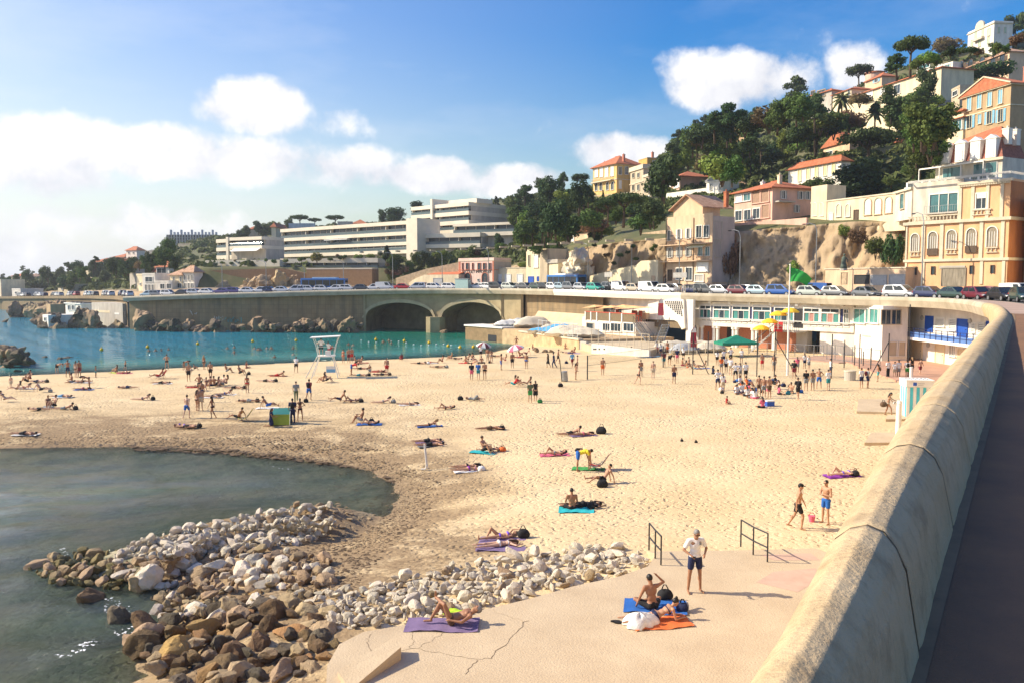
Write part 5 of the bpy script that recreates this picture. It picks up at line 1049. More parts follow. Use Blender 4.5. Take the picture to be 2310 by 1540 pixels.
h.box('end_wall',WHITE,V(1870,500)[0],V(1990,500)[0],.4,.8,V(1900,800)[1]-1.5,V(1900,200)[1]);h.box('planter',PEACH,V(1150,500)[0],V(1270,500)[0],-.6,0,V(1200,540)[1],V(1200,430)[1]);h.box('cane_screen',CANE,V(1180,600)[0],V(1770,600)[0],.3,.4,V(1500,680)[1],V(1500,560)[1])
SW=h
def flag_banner(px,py,D,hgt,label,m=None):
 p=atD(px,py,D);e=empty('feather_flag',p,0,label,'flag');MB().tube([(0,0,0),(0,0,hgt*.55),(.1,0,hgt*.85),(.45,0,hgt)],.035,6).build('pole',M_STEEL,e)
 mb=MB();n=10
 for i in range(n+1):
  t=i/n;z=hgt*(.28+.72*t);x0=.02 if t<.7 else.02+(t-.7)*1.4;x1=.85-.1*t if t<.75 else.78-(t-.75)*1.3;mb.v+=[(x0,-.05*math.sin(t*7),z),(max(x0+.03,x1),-.1*math.sin(t*9),z)]
 for i in range(n):mb.f.append((i*2,i*2+1,i*2+3,i*2+2))
 mb.build('cloth',m or mat('red_white_cloth',(.62,.10,.11),.85,.1),e,fix=False)
 mb=MB();mb.v=[(.05,-.14,hgt*.80),(.72,-.14,hgt*.80),(.66,-.14,hgt*.96),(.42,-.14,hgt*.97)];mb.f=[(0,1,2,3)];mb.build('print',M_WHITE,e,fix=False)
flag_banner(1484,727,118,3.4,'red and white feather flag in front of the white swept wall');flag_banner(1557,800,106,3.6,'dark red feather flag on the sand near the court posts',mat('dark_red_cloth',(.40,.04,.06),.85))
def stairs(label,A,B,w,n,m,rail=True):
 A,B=Vector(A),Vector(B);d=B-A;e=empty('stair',A,math.atan2(d.y,d.x),label,'stairs');run=Vector((d.x,d.y)).length
 for i in range(n):MB().box(run*i/n,run*(i+1)/n+.05,-w/2,w/2,d.z*(i+1)/n-.06,d.z*(i+1)/n).build('step',m,e)
 for s in(-1,1):
  MB().tube([(0,s*w/2,0),(run,s*w/2,d.z)],.07,5).build('stringer',m,e)
  if rail:MB().tube([(0,s*w/2,0),(0,s*w/2,1.0),(run,s*w/2,d.z+1.0),(run,s*w/2,d.z)],.03,5).build('handrail',M_DARK,e)
 return e
p,q=atD(1466,758,119),atD(1436,716,124);stairs('grey steel stair climbing to the restaurant roof terrace',(p.x,p.y,2),(q.x,q.y,RS.z0+RS.H),1.1,14,M_STEEL)
p,q=atD(1486,765,114),atD(1502,735,116);stairs('steel stair under the cane screens near the swept wall',(p.x,p.y,1.8),(q.x,q.y,4.6),1.1,13,M_STEEL)
Z6=(1540,660,7.7);Z7=(1780,660,4.8125)
BRICKM=mat('red_brickwork',(.42,.15,.085),.9,.25,6,col2=(.55,.26,.16),bump=.4,bscale=9);TEAL=mat('teal_glass',(.08,.27,.24),.12,.25,.6);NAVY=mat('navy_panel',(.02,.03,.12),.5);CURT=mat('pink_curtain',(.42,.22,.18),.9,.2,3)
h=House('beach_club','long white two-storey beach club with brick arcade and yellow parasols under the corniche',1556,122,1924,102.6,base_y(102.6,1.2),None,9,cat='building',down=.6);CL=h
ZB,ZT=3.05,6.55
h.box('upper_wall',WHITE,0,h.W,0,h.D,ZB,ZT);h.box('sill_band',M_WHITE,-.05,h.W,-.28,0,ZB+1.12,ZB+1.22)
bays=[(1580,1603),(1611,1646),(1654,1690),(1700,1738),(1749,1790),(1815,1848),(1854,1893),(1905,1914)]
for i,(a,b)in enumerate(bays):
 u0,u1=h.fr(a,710)[0],h.fr(b,710)[0];w_=u1-u0;o=h.win_m((u0+u1)/2,4.75,w_,1.25,mull=2,sill=True,pane=M_GLASS if i not in(5,6)else CURT)
 h.win_m((u0+u1)/2,5.72,w_,.42,mull=1,sill=False,pane=M_GLASS)
 MB().box(-w_/2+.1,-w_/2+w_*.28,-.05,-.03,-.55,.55).build('teal_pane',TEAL,o);MB().box(w_/2-w_*.3,w_/2-.1,-.05,-.03,-.55,.55).build('teal_pane',TEAL,o)
 if i<len(bays)-1:
  u2=h.fr(bays[i+1][0],710)[0]
  if u2-u1<1.6:h.box('blue_panel',NAVY,u1+.2,u2-.2,-.05,0,4.15,5.95)
n=26
for i in range(n):
 u=h.W*.08+h.W*.9*(i+.5)/n
 if.64<i/n<.70:continue
 r_=MB().box(u-.34,u+.34,-.04,.0,ZB+.62,ZB+.98).build('vent_recess',GREYP,h.e);MB().box(u-.34,u+.34,-.07,-.04,ZB+.62,ZB+.74).build('ledge',M_WHITE,r_)
for px in(1553,1604,1648,1693,1741,1800,1850,1902):u=h.fr(px,700)[0];h.box('bracket',M_WHITE,max(0,u-.2),max(.2,u+.2),-.45,0,ZT-.25,ZT+.05)
for a in((1571,1580),(1607,1616),(1651,1659),(1695,1704),(1742,1746)):
 for px in a:
  u=h.fr(px,760)[0];MB().tube([(u,.35,-.6),(u,.35,ZB-.35),(u,.35,ZB-.3),(u,.35,ZB)],[.24,.22,.34,.34],12).build('column',M_WHITE,h.e)
h.box('back_wall',BRICKM,0,h.fr(1765,760)[0],2.0,2.2,-.6,ZB,'brick infill wall');a,b=h.fr(1622,760)[0],h.fr(1648,760)[0];h.box('dark_opening',M_DARK,a,b,1.9,2.0,0,ZB-.1)
a,b=h.fr(1776,770)[0],h.fr(1794,770)[0];h.box('brick_pier',BRICKM,a,b,.6,.8,0,ZB);a,b=h.fr(1794,770)[0],h.fr(1818,770)[0];h.box('concrete_pier',GREYP,a,b,.2,1.5,0,ZB);a,b=h.fr(1818,770)[0],h.fr(1847,770)[0];h.box('dark_opening',M_DARK,a,b,2.6,2.7,0,ZB)
a=h.fr(1847,770)[0];h.box('lower_wall',WHITE,a,h.W+.2,.25,3,-.8,ZB);h.box('grey_louvre',M_DARK,h.fr(1944,750)[0]if 0 else h.W-.01,h.W,.2,.24,1,1.1)
a,b=h.fr(1790,720)[0],h.fr(1812,720)[0];h.box('doorway',M_DARK,a,b,-.03,0,ZB+.3,5.9);h.box('landing',GREYP,h.fr(1764,720)[0],h.fr(1822,720)[0],-2.2,0,ZB-.2,ZB)
mb=MB();a,b=h.fr(1764,720)[0],h.fr(1822,720)[0]
for j in range(14):x=a+(b-a)*j/13;mb.tube([(x,-2.15,ZB),(x,-2.15,ZB+1.1)],.02,4)
mb.tube([(a,-2.15,ZB+1.1),(b,-2.15,ZB+1.1)],.03,5);mb.build('landing_railing',M_DARK,h.e)
A=h.L+h.u*h.fr(1766,720)[0]+h.v*-1.6;B=h.L+h.u*h.fr(1727,720)[0]+h.v*-3.4;stairs('concrete stair rising to the club landing behind the flagpole',(B.x,B.y,1.3),(A.x,A.y,h.z0+ZB),1.4,15,mat('grey_step',(.45,.44,.42),.8))
u,_=h.fr(1778,740);pz=empty('pizza_sign',h.L+h.u*u+h.v*-2.35+Vector((0,0,h.hz(1778,736))),h.e.rotation_euler.z,'red sign with white PIZZA lettering on the club landing railing','sign');MB().box(-.62,.62,-.04,.04,-.66,.66).build('panel',mat('red_sign',(.62,.03,.04),.5),pz);text_obj('lettering','PIZZA',.40,M_WHITE,pz,Matrix.Translation((0,-.06,.15))@Matrix.Rotation(math.pi/2,4,'X'));text_obj('lettering','à emporter',.20,M_WHITE,pz,Matrix.Translation((0,-.06,-.25))@Matrix.Rotation(math.pi/2,4,'X'))
h=House('corner_block','tall white corner block of the beach club with big teal windows',1926,101.6,1988,94.6,base_y(94.6,1.1),2045,cat='building',down=.8);h.box('wall',WHITE,0,h.W,0,h.D,-1,6.75)
h.zm=Z7
for px,w_ in((770,118),(855,24),(930,88)):h.win(px,255,w_,145,pane=TEAL,mull=1 if w_>30 else 0)
h.box('louvre',GREYP,*[h.fr(p,470)[0]for p in(795,885)],-.05,0,h.hz(840,480),h.hz(840,462))
for px,w_ in((1050,95),(1160,95)):h.win(px,268,w_,150,side=True,pane=M_GLASS,frame=BEIGE,mull=1)
for px,w_ in((1125,80),(1225,70)):h.win(px,610,w_,150,side=True,pane=P_('beige',(.50,.41,.29)),frame=WHITE,mull=0)
h=House('gallery_block','white two-level row of beach cabins with blue doors and a blue railing',2040,98.8,2262,80.5,base_y(80.5,1.2),None,3,cat='building',down=.8);h.box('wall',WHITE,-1,h.W+8,0,h.D,-1,6.9);zg=2.75
h.box('gallery_floor',M_WHITE,.3,h.W+6,-1.7,0,zg,zg+.32);h.zm=Z7
for px,py,w_,hh in((1525,345,75,165),(1888,390,105,190),(2170,380,36,120)):
 o=h.door(px,py,w_,hh,BLUED)
for px,py,w_,hh in((1645,322,90,80),(1782,350,72,115),(2010,385,36,100),(2095,392,66,120)):
 o=h.win(px,py,w_,hh,pane=SH_GREY,mull=0);
 q=MB();me=o.children[0].data;xs=[v.co.x for v in me.vertices];zs=[v.co.z for v in me.vertices]
 for k in range(6):z=min(zs)+(max(zs)-min(zs))*(k+.5)/6;q.box(min(xs),max(xs),-.1,-.03,z-.04,z+.04)
 q.build('slat_blind',M_WHITE,o)
for px,py,w_,hh in((1395,615,105,200),(1640,660,90,190),(1905,700,130,150)):h.door(px,py,w_,hh,LYEL)
h.win(1780,630,66,110,pane=SH_GREY,mull=2)
for px,py in((1515,568),(1968,310),(1448,275),(2205,350)):
 u,z=h.fr(px,py);o=MB().tube([(u,0,z),(u,-.12,z)],.28,12).build('wall_lamp',SH_GREY,h.e)
for k in range(22):
 u=.35+(h.W+5)*k/21;MB().box(u-.03,u+.03,-1.68,-1.62,zg+.3,zg+1.4).build('railing_post',NAVY,h.e)
for zz in(.75,1.08,1.36):MB().tube([(.35,-1.65,zg+zz),(h.W+5.3,-1.65,zg+zz)],.03,5).build('rail',NAVY,h.e)
MB().box(.4,h.W+5.3,-1.62,-1.59,zg+.32,zg+.95).build('blue_panel',mat('blue_panel',(.10,.20,.46),.6,.1),h.e)
GB=h
c0,c1,c2=CL.C,GB.L,GB.C
structure(MB().prism([(38,93),(43.4,94.0),(47.9,98.5),(48.2,78),(47.6,70),(36.5,62),(32.5,60),(35,72)],.4,1.56).build('cabin_court',mat('terracotta_court',(.52,.30,.20),.9,.12,.7,bump=.2)))
structure(MB().prism([(33,98.5),(40.6,102.5),(43,95),(37,92.5)],.4,1.53).build('ball_court',mat('reddish_court',(.42,.27,.20),.9,.12,.7)))
YEL=mat('yellow_canvas',(.80,.50,.03),.85,.1,1);M_SILV=M_STEEL
def parasol(name,loc,r,hgt,m,label,n=8,m2=None,group=None,tilt=(0,0),dome=.45):
 e=empty(name,loc,0,label,'parasol',group);e.rotation_euler=(tilt[0],tilt[1],0);MB().tube([(0,0,0),(0,0,hgt)],.035,8).build('pole',M_WHITE,e)
 mb=MB();mb2=MB()
 for i in range(n):
  t=mb2 if(m2 and i%2)else mb;rings=[]
  for k in range(4):
   q=k/3;rr=r*q;z=hgt-dome*r*q*q;row=[]
   for j in range(4):a=2*math.pi*(i+j/3)/n;sag=1-.07*math.sin(math.pi*j/3)*q;row.append((rr*sag*math.cos(a),rr*sag*math.sin(a),z))
   rings.append(row)
  b=len(t.v);t.v+=[p for row in rings for p in row]
  for k in range(3):
   for j in range(3):t.f.append((b+k*4+j,b+k*4+j+1,b+k*4+j+5,b+k*4+j+4))
  c=len(t.v);t.v+=[(x,y,z-.14)for x,y,z in rings[3]];t.f+=[(b+12+j,b+13+j,c+j+1,c+j)for j in range(3)]
 mb.build('canopy',m,e,fix=False);m2 and mb2.build('canopy_panel',m2,e,fix=False);return e
for i,(px,py,D,pos)in enumerate(((1756,703,106,'upper left'),(1783,696,104.5,'topmost'),(1737,720,107.5,'third from the top'),(1718,735,108.5,'lowest'))):
 p=atD(px,py,D);parasol('sun_parasol',(p.x,p.y,p.z-2.3),1.15,2.4,YEL,'yellow parasol on the club stair and terrace, '+pos+' of the four',group='yellow parasols by the club stair',dome=.42)
# ================================================================ TREES
def leafmat(name,c,c2,rand=.3,hue=.03):
 m=mat(name,c,.75,.3,.9,col2=c2,rand=rand,hue=hue,spec=.25,detail=6);nt=m.node_tree;b=nt.nodes['Principled BSDF'];L=nt.links
 tr=nt.nodes.new('ShaderNodeBsdfTranslucent');ms=nt.nodes.new('ShaderNodeMixShader');ms.inputs[0].default_value=.22;src=b.inputs['Base Color'].links[0].from_socket
 L.new(src,tr.inputs[0]);L.new(b.outputs[0],ms.inputs[1]);L.new(tr.outputs[0],ms.inputs[2]);L.new(ms.outputs[0],nt.nodes['Material Output'].inputs[0]);return m
LF={'pine':leafmat('pine_needles',(.032,.065,.02),(.085,.125,.035)),'round':leafmat('broad_leaves',(.05,.10,.022),(.135,.185,.04)),'light':leafmat('light_leaves',(.11,.18,.03),(.22,.28,.055)),'dark':leafmat('dark_leaves',(.028,.06,.02),(.075,.115,.032)),'dry':leafmat('dry_leaves',(.14,.09,.04),(.22,.15,.07)),'palm':leafmat('palm_fronds',(.06,.075,.025),(.12,.13,.045)),'gold':leafmat('golden_leaves',(.22,.18,.03),(.30,.24,.05)),'pinkfl':leafmat('pink_blossom_leaves',(.20,.10,.08),(.07,.10,.03))}
M_BARK=mat('bark',(.10,.07,.045),.95,.3,6,bump=.8)
def leaf_cloud(lobes,n,size,seed,flat=.0):
 """leaf-sprig quads spread through the outer shell of several lobes; lobes: (x, y, z, rx, ry, rz)"""
 r=np.random.default_rng(seed);w=np.array([(l[3]*l[4]*l[5])**.67 for l in lobes]);cnt=np.maximum(8,(n*w/w.sum()).astype(int));P=[];Nn=[]
 for l,c in zip(lobes,cnt):
  d=r.normal(size=(c,3));d/=np.linalg.norm(d,axis=1)[:,None];rad=1-np.abs(r.normal(0,.22,c));rad=np.clip(rad,.15,1.08)
  lump=1+.16*np.sin(d[:,0]*6+seed)*np.sin(d[:,1]*5+l[0])+.12*np.sin(d[:,2]*9+l[1]);P.append(np.array(l[:3])+d*(rad*lump)[:,None]*np.array(l[3:]));Nn.append(d)
 P=np.concatenate(P);Nn=np.concatenate(Nn);c=len(P);a=Nn+r.normal(0,.55,(c,3));a/=np.linalg.norm(a,axis=1)[:,None];t=np.cross(a,r.normal(size=(c,3)));t/=np.linalg.norm(t,axis=1)[:,None];b=np.cross(a,t);s=size*r.uniform(.6,1.3,c)[:,None]
 V=np.stack([P-t*s-b*s*.35,P+t*s*.2-b*s*.7,P+t*s+b*s*.3,P-t*s*.1+b*s*.75],1).reshape(-1,3);return V,np.arange(4*c).reshape(-1,4)
def cloud_mesh(name,V,Fc,m):
 me=bpy.data.meshes.new(name);me.vertices.add(len(V));me.vertices.foreach_set('co',V.astype(np.float32).ravel());nf=len(Fc);me.loops.add(nf*4);me.loops.foreach_set('vertex_index',Fc.astype(np.int32).ravel());me.polygons.add(nf);me.polygons.foreach_set('loop_start',np.arange(0,nf*4,4,dtype=np.int32));me.update(calc_edges=True);me.materials.append(m);return me
def proto_tree(kind,seed):
 """unit-height tree (1 m tall, to be scaled): trunk mesh, crown mesh"""
 r=random.Random(seed);tk=MB();lobes=[];n=1500;sz=.045;m=LF['round']
 if kind=='umbrella':
  tk.tube([(0,0,-.1),(.02,.01,.3),(.0,.02,.62)],[.05,.04,.03],7)
  for k in range(7):a=6.28*k/7+r.random();tk.tube([(0,.02,.5+.02*k),(.22*math.cos(a),.22*math.sin(a),.72),(.40*math.cos(a),.40*math.sin(a),.82)],[.022,.015,.006],5)
  for k in range(11):a=6.28*k/11+r.random()*.6;q=r.uniform(.22,.5);lobes.append((q*math.cos(a),q*math.sin(a),r.uniform(.76,.86),.26,.26,.13))
  lobes+=[(0,0,.88,.34,.34,.13)];n=2600;sz=.036;m=LF['pine']
 elif kind=='pine':
  tk.tube([(0,0,-.1),(.03,.0,.4),(-.02,.03,.8),(0,0,.95)],[.045,.035,.02,.006],7)
  for k in range(10):
   a=r.uniform(0,6.28);z=.38+.055*k;q=r.uniform(.2,.42)*(1.1-.45*(z));tk.tube([(0,0,z-.08),(q*math.cos(a),q*math.sin(a),z)],[.018,.006],5);lobes.append((q*math.cos(a),q*math.sin(a),z+.02,r.uniform(.15,.24),r.uniform(.15,.24),r.uniform(.07,.11)))
  lobes.append((0,0,.93,.16,.16,.09));n=1900;sz=.036;m=LF['pine']
 elif kind=='round':
  tk.tube([(0,0,-.1),(.02,0,.25),(0,0,.55)],[.035,.028,.015],7)
  for k in range(5):a=r.uniform(0,6.28);tk.tube([(0,0,.25),(.2*math.cos(a),.2*math.sin(a),.55)],[.025,.01],5)
  for k in range(12):a=r.uniform(0,6.28);q=r.uniform(.1,.33);z=.2+.055*k;lobes.append((q*math.cos(a),q*math.sin(a),z,r.uniform(.18,.27),r.uniform(.18,.27),r.uniform(.15,.22)))
  n=2600;sz=.04;m=LF['round']
 elif kind=='cypress':
  tk.tube([(0,0,-.1),(0,0,.5)],[.03,.015],6)
  for k in range(9):z=.1+.1*k;w=.12*math.sin(min(1,z*2.5)*1.57)*(1.12-z);lobes.append((r.uniform(-.01,.01),r.uniform(-.01,.01),z,w,w,.12))
  n=1300;sz=.03;m=LF['dark']
 elif kind=='spruce':
  tk.tube([(0,0,-.1),(0,0,.95)],[.03,.005],6)
  for k in range(26):a=k*2.4;z=.12+.033*k;q=.34*(1.02-z);lobes.append((q*.7*math.cos(a),q*.7*math.sin(a),z,.12*(1.15-z),.12*(1.15-z),.04))
  n=1500;sz=.035;m=LF['pine']
 elif kind=='shrub':
  for k in range(4):a=r.uniform(0,6.28);tk.tube([(0,0,-.15),(.15*math.cos(a),.15*math.sin(a),.4)],[.03,.01],5)
  for k in range(9):a=r.uniform(0,6.28);q=r.uniform(.1,.48);lobes.append((q*math.cos(a),q*math.sin(a),r.uniform(.28,.68),r.uniform(.24,.36),r.uniform(.24,.36),r.uniform(.2,.3)))
  n=1700;sz=.055;m=LF['round']
 elif kind=='palm':
  tk.tube([(0,0,-.1),(.02,0,.35),(0,0,.72)],[.035,.026,.028],8);V=[];Fc=[]
  for k in range(26):
   a=k*2.4;up=1.25-1.9*(k/26);pts=[]
   for j in range(7):t=j/6;pts.append(Vector((math.cos(a)*t*.36*max(.45,math.cos(up*.6)),math.sin(a)*t*.36*max(.45,math.cos(up*.6)),.72+t*.34*math.sin(up)-.20*t*t)))
   side=Vector((-math.sin(a),math.cos(a),0))
   for j in range(6):
    p,q=pts[j],pts[j+1];w=.052*(1-abs(j/6-.35))
    for s in(-1,1):b=len(V);V+=[tuple(p),tuple(q),tuple(q+side*s*w+Vector((0,0,-w*.8))),tuple(p+side*s*w*1.1+Vector((0,0,-w*.8)))];Fc.append((b,b+1,b+2,b+3))
  return tk.mesh('trunk',M_BARK,True),cloud_mesh('crown',np.array(V),np.array(Fc),LF['palm'])
 V,Fc=leaf_cloud(lobes,n,sz,seed);return tk.mesh('trunk',M_BARK,True),cloud_mesh('crown',V,Fc,m)
PROTO={k:[proto_tree(k,11*i+j*7+3)for j in range(c)]for i,(k,c)in enumerate((('umbrella',2),('pine',3),('round',3),('cypress',1),('spruce',1),('shrub',3),('palm',2)))}
TNAME={'umbrella':'umbrella_pine','pine':'pine_tree','round':'tree','cypress':'cypress','spruce':'conifer','shrub':'shrub','palm':'palm_tree'}
ntree=[0]
def tree(kind,loc,hgt,wid,label,group=None,leaf=None,seed=None):
 r=random.Random(ntree[0]*13+5);ntree[0]+=1
 tm,cm=PROTO[kind][r.randrange(len(PROTO[kind]))];e=empty(TNAME[kind],loc,r.uniform(0,6.28),label,'shrub' if kind=='shrub' else('palm' if kind=='palm' else 'tree'),group)
 e.scale=(wid,wid,hgt);link('trunk',tm,e);c=link('crown',cm,e)
 if leaf:paint(c,LF[leaf])
 return e
WID={'umbrella':1.45,'pine':1.1,'round':1.0,'cypress':.28,'spruce':.75,'shrub':1.5,'palm':.75}
def T(kind,x0,x1,y0,y1,label,D=None,leaf=None,sink=.12):
 """a tree filling a picture box x0..x1, y0..y1, standing on the slope"""
 cx=(x0+x1)/2;p=hit(cx,y1)if D is None else atD(cx,y1,D);k=p.y/F;h_=(y1-y0)*k;return tree(kind,p-Vector((0,0,h_*sink)),h_*(1+sink),(x1-x0)*k/WID[kind],label,None,leaf)
for a in(('pine',1757,1830,176,246,'tall open-crowned pine standing against the sky right of the big cloud'),('umbrella',1906,1968,149,205,'round-topped umbrella pine on the skyline beside the pink turret',244),('umbrella',2010,2098,88,158,'broad dark pine on the skyline below the hilltop villa'),('pine',1990,2056,124,172,'dark pine just left of the glazed pavilion'),('shrub',2098,2178,80,118,'scrubby thin tree left of the hilltop villa',None,'dry'),('pine',2240,2310,40,110,'dark pine beside the right flank of the hilltop villa',270),('pine',2275,2345,34,120,'tall dark pine at the top right corner',280),('round',2065,2120,150,228,'dense dark tree before the right end of the long yellow house',186,'dark'),('umbrella',1888,2032,296,378,'wide umbrella pine with leaning trunk before the salmon house',165),('round',1872,1998,356,446,'big dark rounded tree below the umbrella pine',152,'dark'),('round',1815,1885,400,440,'low tree at the left foot of the big dark rounded tree',150),('palm',1872,1924,200,276,'tall palm in front of the long yellow house',195),('palm',1948,2000,238,292,'shorter palm right of the tall palm',185),('pine',1790,1892,218,326,'large dark pine left of the tall palm'),('round',1712,1795,230,292,'bushy tree on the ridge left of the tall open pine',None,'dark'),('umbrella',2170,2300,150,205,'flat dark pine crown in front of the arched-window house',200),('palm',1300,1338,428,470,'palm at the left foot of the yellow villa',222),('palm',1358,1404,440,484,'palm below the balustraded villa terrace',214),('cypress',1355,1366,430,452,'small dark cypress before the yellow villa terrace wall',224),('pine',1155,1211,420,472,'pine on the skyline, leftmost above the apartment tower'),('round',1207,1258,402,460,'rounded pine second on the skyline right of the apartment tower',None,'dark'),('pine',1251,1290,391,450,'tallest pine on the skyline left of the yellow villa'),('umbrella',1284,1332,394,432,'flat pine nearest the yellow villa on the skyline',None,'dark'),('umbrella',1138,1212,466,522,'bright green umbrella pine right of the apartment tower',235,'round'),('spruce',1103,1135,442,470,'small conifer against the sky right of the apartment tower',300),('round',1738,1787,508,550,'round cushion bush on the lip of the cliff',138,'dark'),('shrub',1770,1815,584,620,'lone green bush at the foot of the bare cliff',131,'light'),('shrub',1888,1924,504,532,'bright green bush on the cliff top below the arcaded house',127,'light'),('shrub',1912,1960,512,552,'dry brown bush on the cliff right of the bright green bush',124,'dry'),('shrub',1950,2000,530,575,'olive bush hanging on the cliff below the dark door',121),('shrub',1985,2042,520,600,'large grey-green bush against the orange building',118,'dark'),('shrub',1620,1672,536,622,'tall dry brown bush beside the townhouse',138,'dry'),('round',1238,1280,540,590,'green tree above the small cream corner house',186),('umbrella',653,700,486,512,'spreading pine on the skyline above the apartments, leftmost',360),('umbrella',692,728,493,512,'low pine right of the leftmost skyline pine above the apartments',362),('umbrella',730,782,487,510,'wide flat pine in the middle of the apartment skyline',360),('round',849,876,472,500,'rounded tree at the left of the dark skyline clump',350,'dark'),('round',868,926,466,500,'largest tree of the skyline clump left of the apartment tower',345,'dark'),('round',925,962,452,480,'tree behind the left edge of the apartment tower',330,'dark'),('shrub',700,730,567,590,'clipped golden ball of a bush on the apartment terrace',231,'gold'),('cypress',858,888,555,586,'dark column of a tree on the apartment terrace',230),('round',1110,1140,526,560,'dark tree at the right foot of the apartment tower',225,'dark'),('round',1180,1205,515,548,'golden brown tree above the roadside',225,'dry'),('round',200,240,590,640,'dark conifer-like tree in front of the far sloping wall',360,'dark'),('shrub',155,205,610,662,'bright green thicket beside the far road',330,'light'),('shrub',196,240,622,662,'yellow-green thicket right of the bright thicket by the far road',325,'light'),('shrub',235,275,618,660,'green hedge-like thicket left of the tall blank house',320),('round',48,108,632,668,'wide dark tree beside the far white kiosk',345,'dark'),('round',365,405,548,600,'dark tree left of the classical mansion',400,'dark'),('round',400,445,576,606,'rounded tree before the classical mansion',380),('round',440,486,540,600,'tall dark tree between the mansion and the apartments',380,'dark')):T(*a)
def inside(x,y,poly):
 c=False
 for i in range(len(poly)):
  (x0,y0),(x1,y1)=poly[i-1],poly[i]
  if(y0>y)!=(y1>y)and x<x0+(y-y0)/(y1-y0)*(x1-x0):c=not c
 return c
def wood(poly,n,kinds,hm,where,D=None,leaf=None,mind=14):
 """scattered trees of one place; look-alikes share a label and a group"""
 r=random.Random(where);xs=[p[0]for p in poly];ys=[p[1]for p in poly];got=[];tries=0
 while len(got)<n and tries<n*60:
  tries+=1;x,y=r.uniform(min(xs),max(xs)),r.uniform(min(ys),max(ys))
  if not inside(x,y,poly)or any(abs(x-a)+1.6*abs(y-b)<mind for a,b in got):continue
  got.append((x,y));k=r.choice(kinds);p=hit(x,y)if D is None else atD(x,y,D);hh=r.uniform(*hm)*(.5 if k=='shrub' else.64);lf=(leaf or{}).get(k);lf=r.choice(lf)if lf else None
  wd=hh*{'umbrella':r.uniform(.9,1.2),'pine':.9,'round':r.uniform(.85,1.15),'cypress':1.0,'spruce':1,'shrub':r.uniform(1,1.5),'palm':1}[k]
  word={'umbrella':'spreading umbrella pine','pine':'dark layered pine','round':'bushy round-crowned tree','shrub':'dense low shrub','cypress':'slim dark cypress','palm':'palm'}[k]
  tree(k,p-Vector((0,0,hh*(.26 if k=='round' else.14))),hh*1.1,wd,'%s %s'%(word,where),'trees and shrubs '+where,lf)
LFX={'round':['round','dark','round','dark','light'],'shrub':['round','dark','round','light','round','dry'],'pine':['pine','dark'],'umbrella':['pine']}
wood([(1490,470),(1492,345),(1560,305),(1700,285),(1720,300),(1650,400),(1510,400)],20,['round','pine','round','shrub'],(7,11),'on the slope above the turreted villa',leaf=LFX)
wood([(1590,410),(1560,330),(1700,280),(1790,260),(1880,300),(1840,330),(1770,370),(1660,400)],36,['round','pine','shrub','shrub'],(5,9),'on the steep wooded slope above the loggia house',leaf=LFX)
wood([(1800,330),(1890,270),(1960,270),(2060,240),(2120,290),(2110,330),(2080,390),(2030,300),(1900,300)],26,['round','round','shrub','shrub','light' if 0 else 'round'],(5,9),'between the long yellow house and the umbrella pine',leaf=LFX)
wood([(2030,385),(2060,330),(2140,300),(2150,340),(2100,380),(2050,430),(2000,430)],12,['round','shrub'],(3.5,5.5),'left of the mansard house',leaf=LFX)
wood([(1900,225),(2060,215),(2130,230),(2120,275),(1940,290)],12,['shrub','round'],(4,7),'at the foot of the long yellow house',D=184,leaf=LFX)
wood([(1720,250),(1880,205),(1890,235),(1720,300)],10,['round','shrub'],(5,8),'along the ridge by the grey stone house',leaf=LFX)
wood([(2050,140),(2170,105),(2310,95),(2310,112),(2160,130),(2060,158)],22,['shrub','shrub','round'],(1.8,3.4),'on the crest around the hilltop villa',leaf=LFX)
wood([(1560,290),(1700,268),(1720,290),(1590,320)],8,['round','pine'],(7,10),'on the ridge beside the dark ridge house',leaf=LFX)
wood([(1150,560),(1165,455),(1250,440),(1325,450),(1335,500),(1290,545),(1200,575)],32,['round','round','shrub','pine'],(6,10),'on the green slope below the yellow villa',leaf=LFX,mind=17)
wood([(1310,520),(1340,470),(1500,470),(1505,515),(1430,522),(1310,548)],18,['round','shrub','umbrella'],(4.5,7.5),'along the cliff top below the balustraded villa',leaf=LFX)
wood([(860,640),(865,590),(940,585),(1030,575),(1130,560),(1120,590),(1020,600),(950,630)],26,['shrub','round','shrub'],(3.5,6.5),'in the garden right of the brown wall',D=222,leaf={'shrub':['round','dark','light','pinkfl'],'round':['round','dark']},mind=10)
wood([(600,590),(860,575),(860,583),(600,596)],14,['shrub'],(1.8,3.0),'planted along the apartment terrace',D=234,leaf=LFX,mind=10)
wood([(500,592),(600,590),(600,597),(500,597)],8,['shrub'],(1.6,2.4),'on the podium roof below the left apartments',D=243,leaf=LFX,mind=8)
wood([(0,655),(0,628),(60,610),(160,606),(300,590),(300,625),(180,650)],34,['round','round','pine'],(5.5,8),'on the far left shore',leaf={'round':['dark','round','dark'],'pine':['pine']},mind=12)
wood([(250,600),(330,590),(390,560),(400,600),(300,625)],14,['round','round','shrub'],(5,8),'around the far white villa',leaf=LFX,mind=12)
wood([(500,530),(660,510),(660,520),(500,545)],8,['round'],(6,9),'behind the left apartment roof',D=370,leaf=LFX,mind=10)
wood([(1165,575),(1240,560),(1245,610),(1175,610)],8,['shrub'],(3,5),'on the bank behind the garages',D=194,leaf=LFX)
wood([(1340,545),(1490,545),(1490,610),(1330,620)],10,['shrub'],(1.0,2.0),'clinging to the sandy cliff',D=None,leaf={'shrub':['dark','round','dry']})
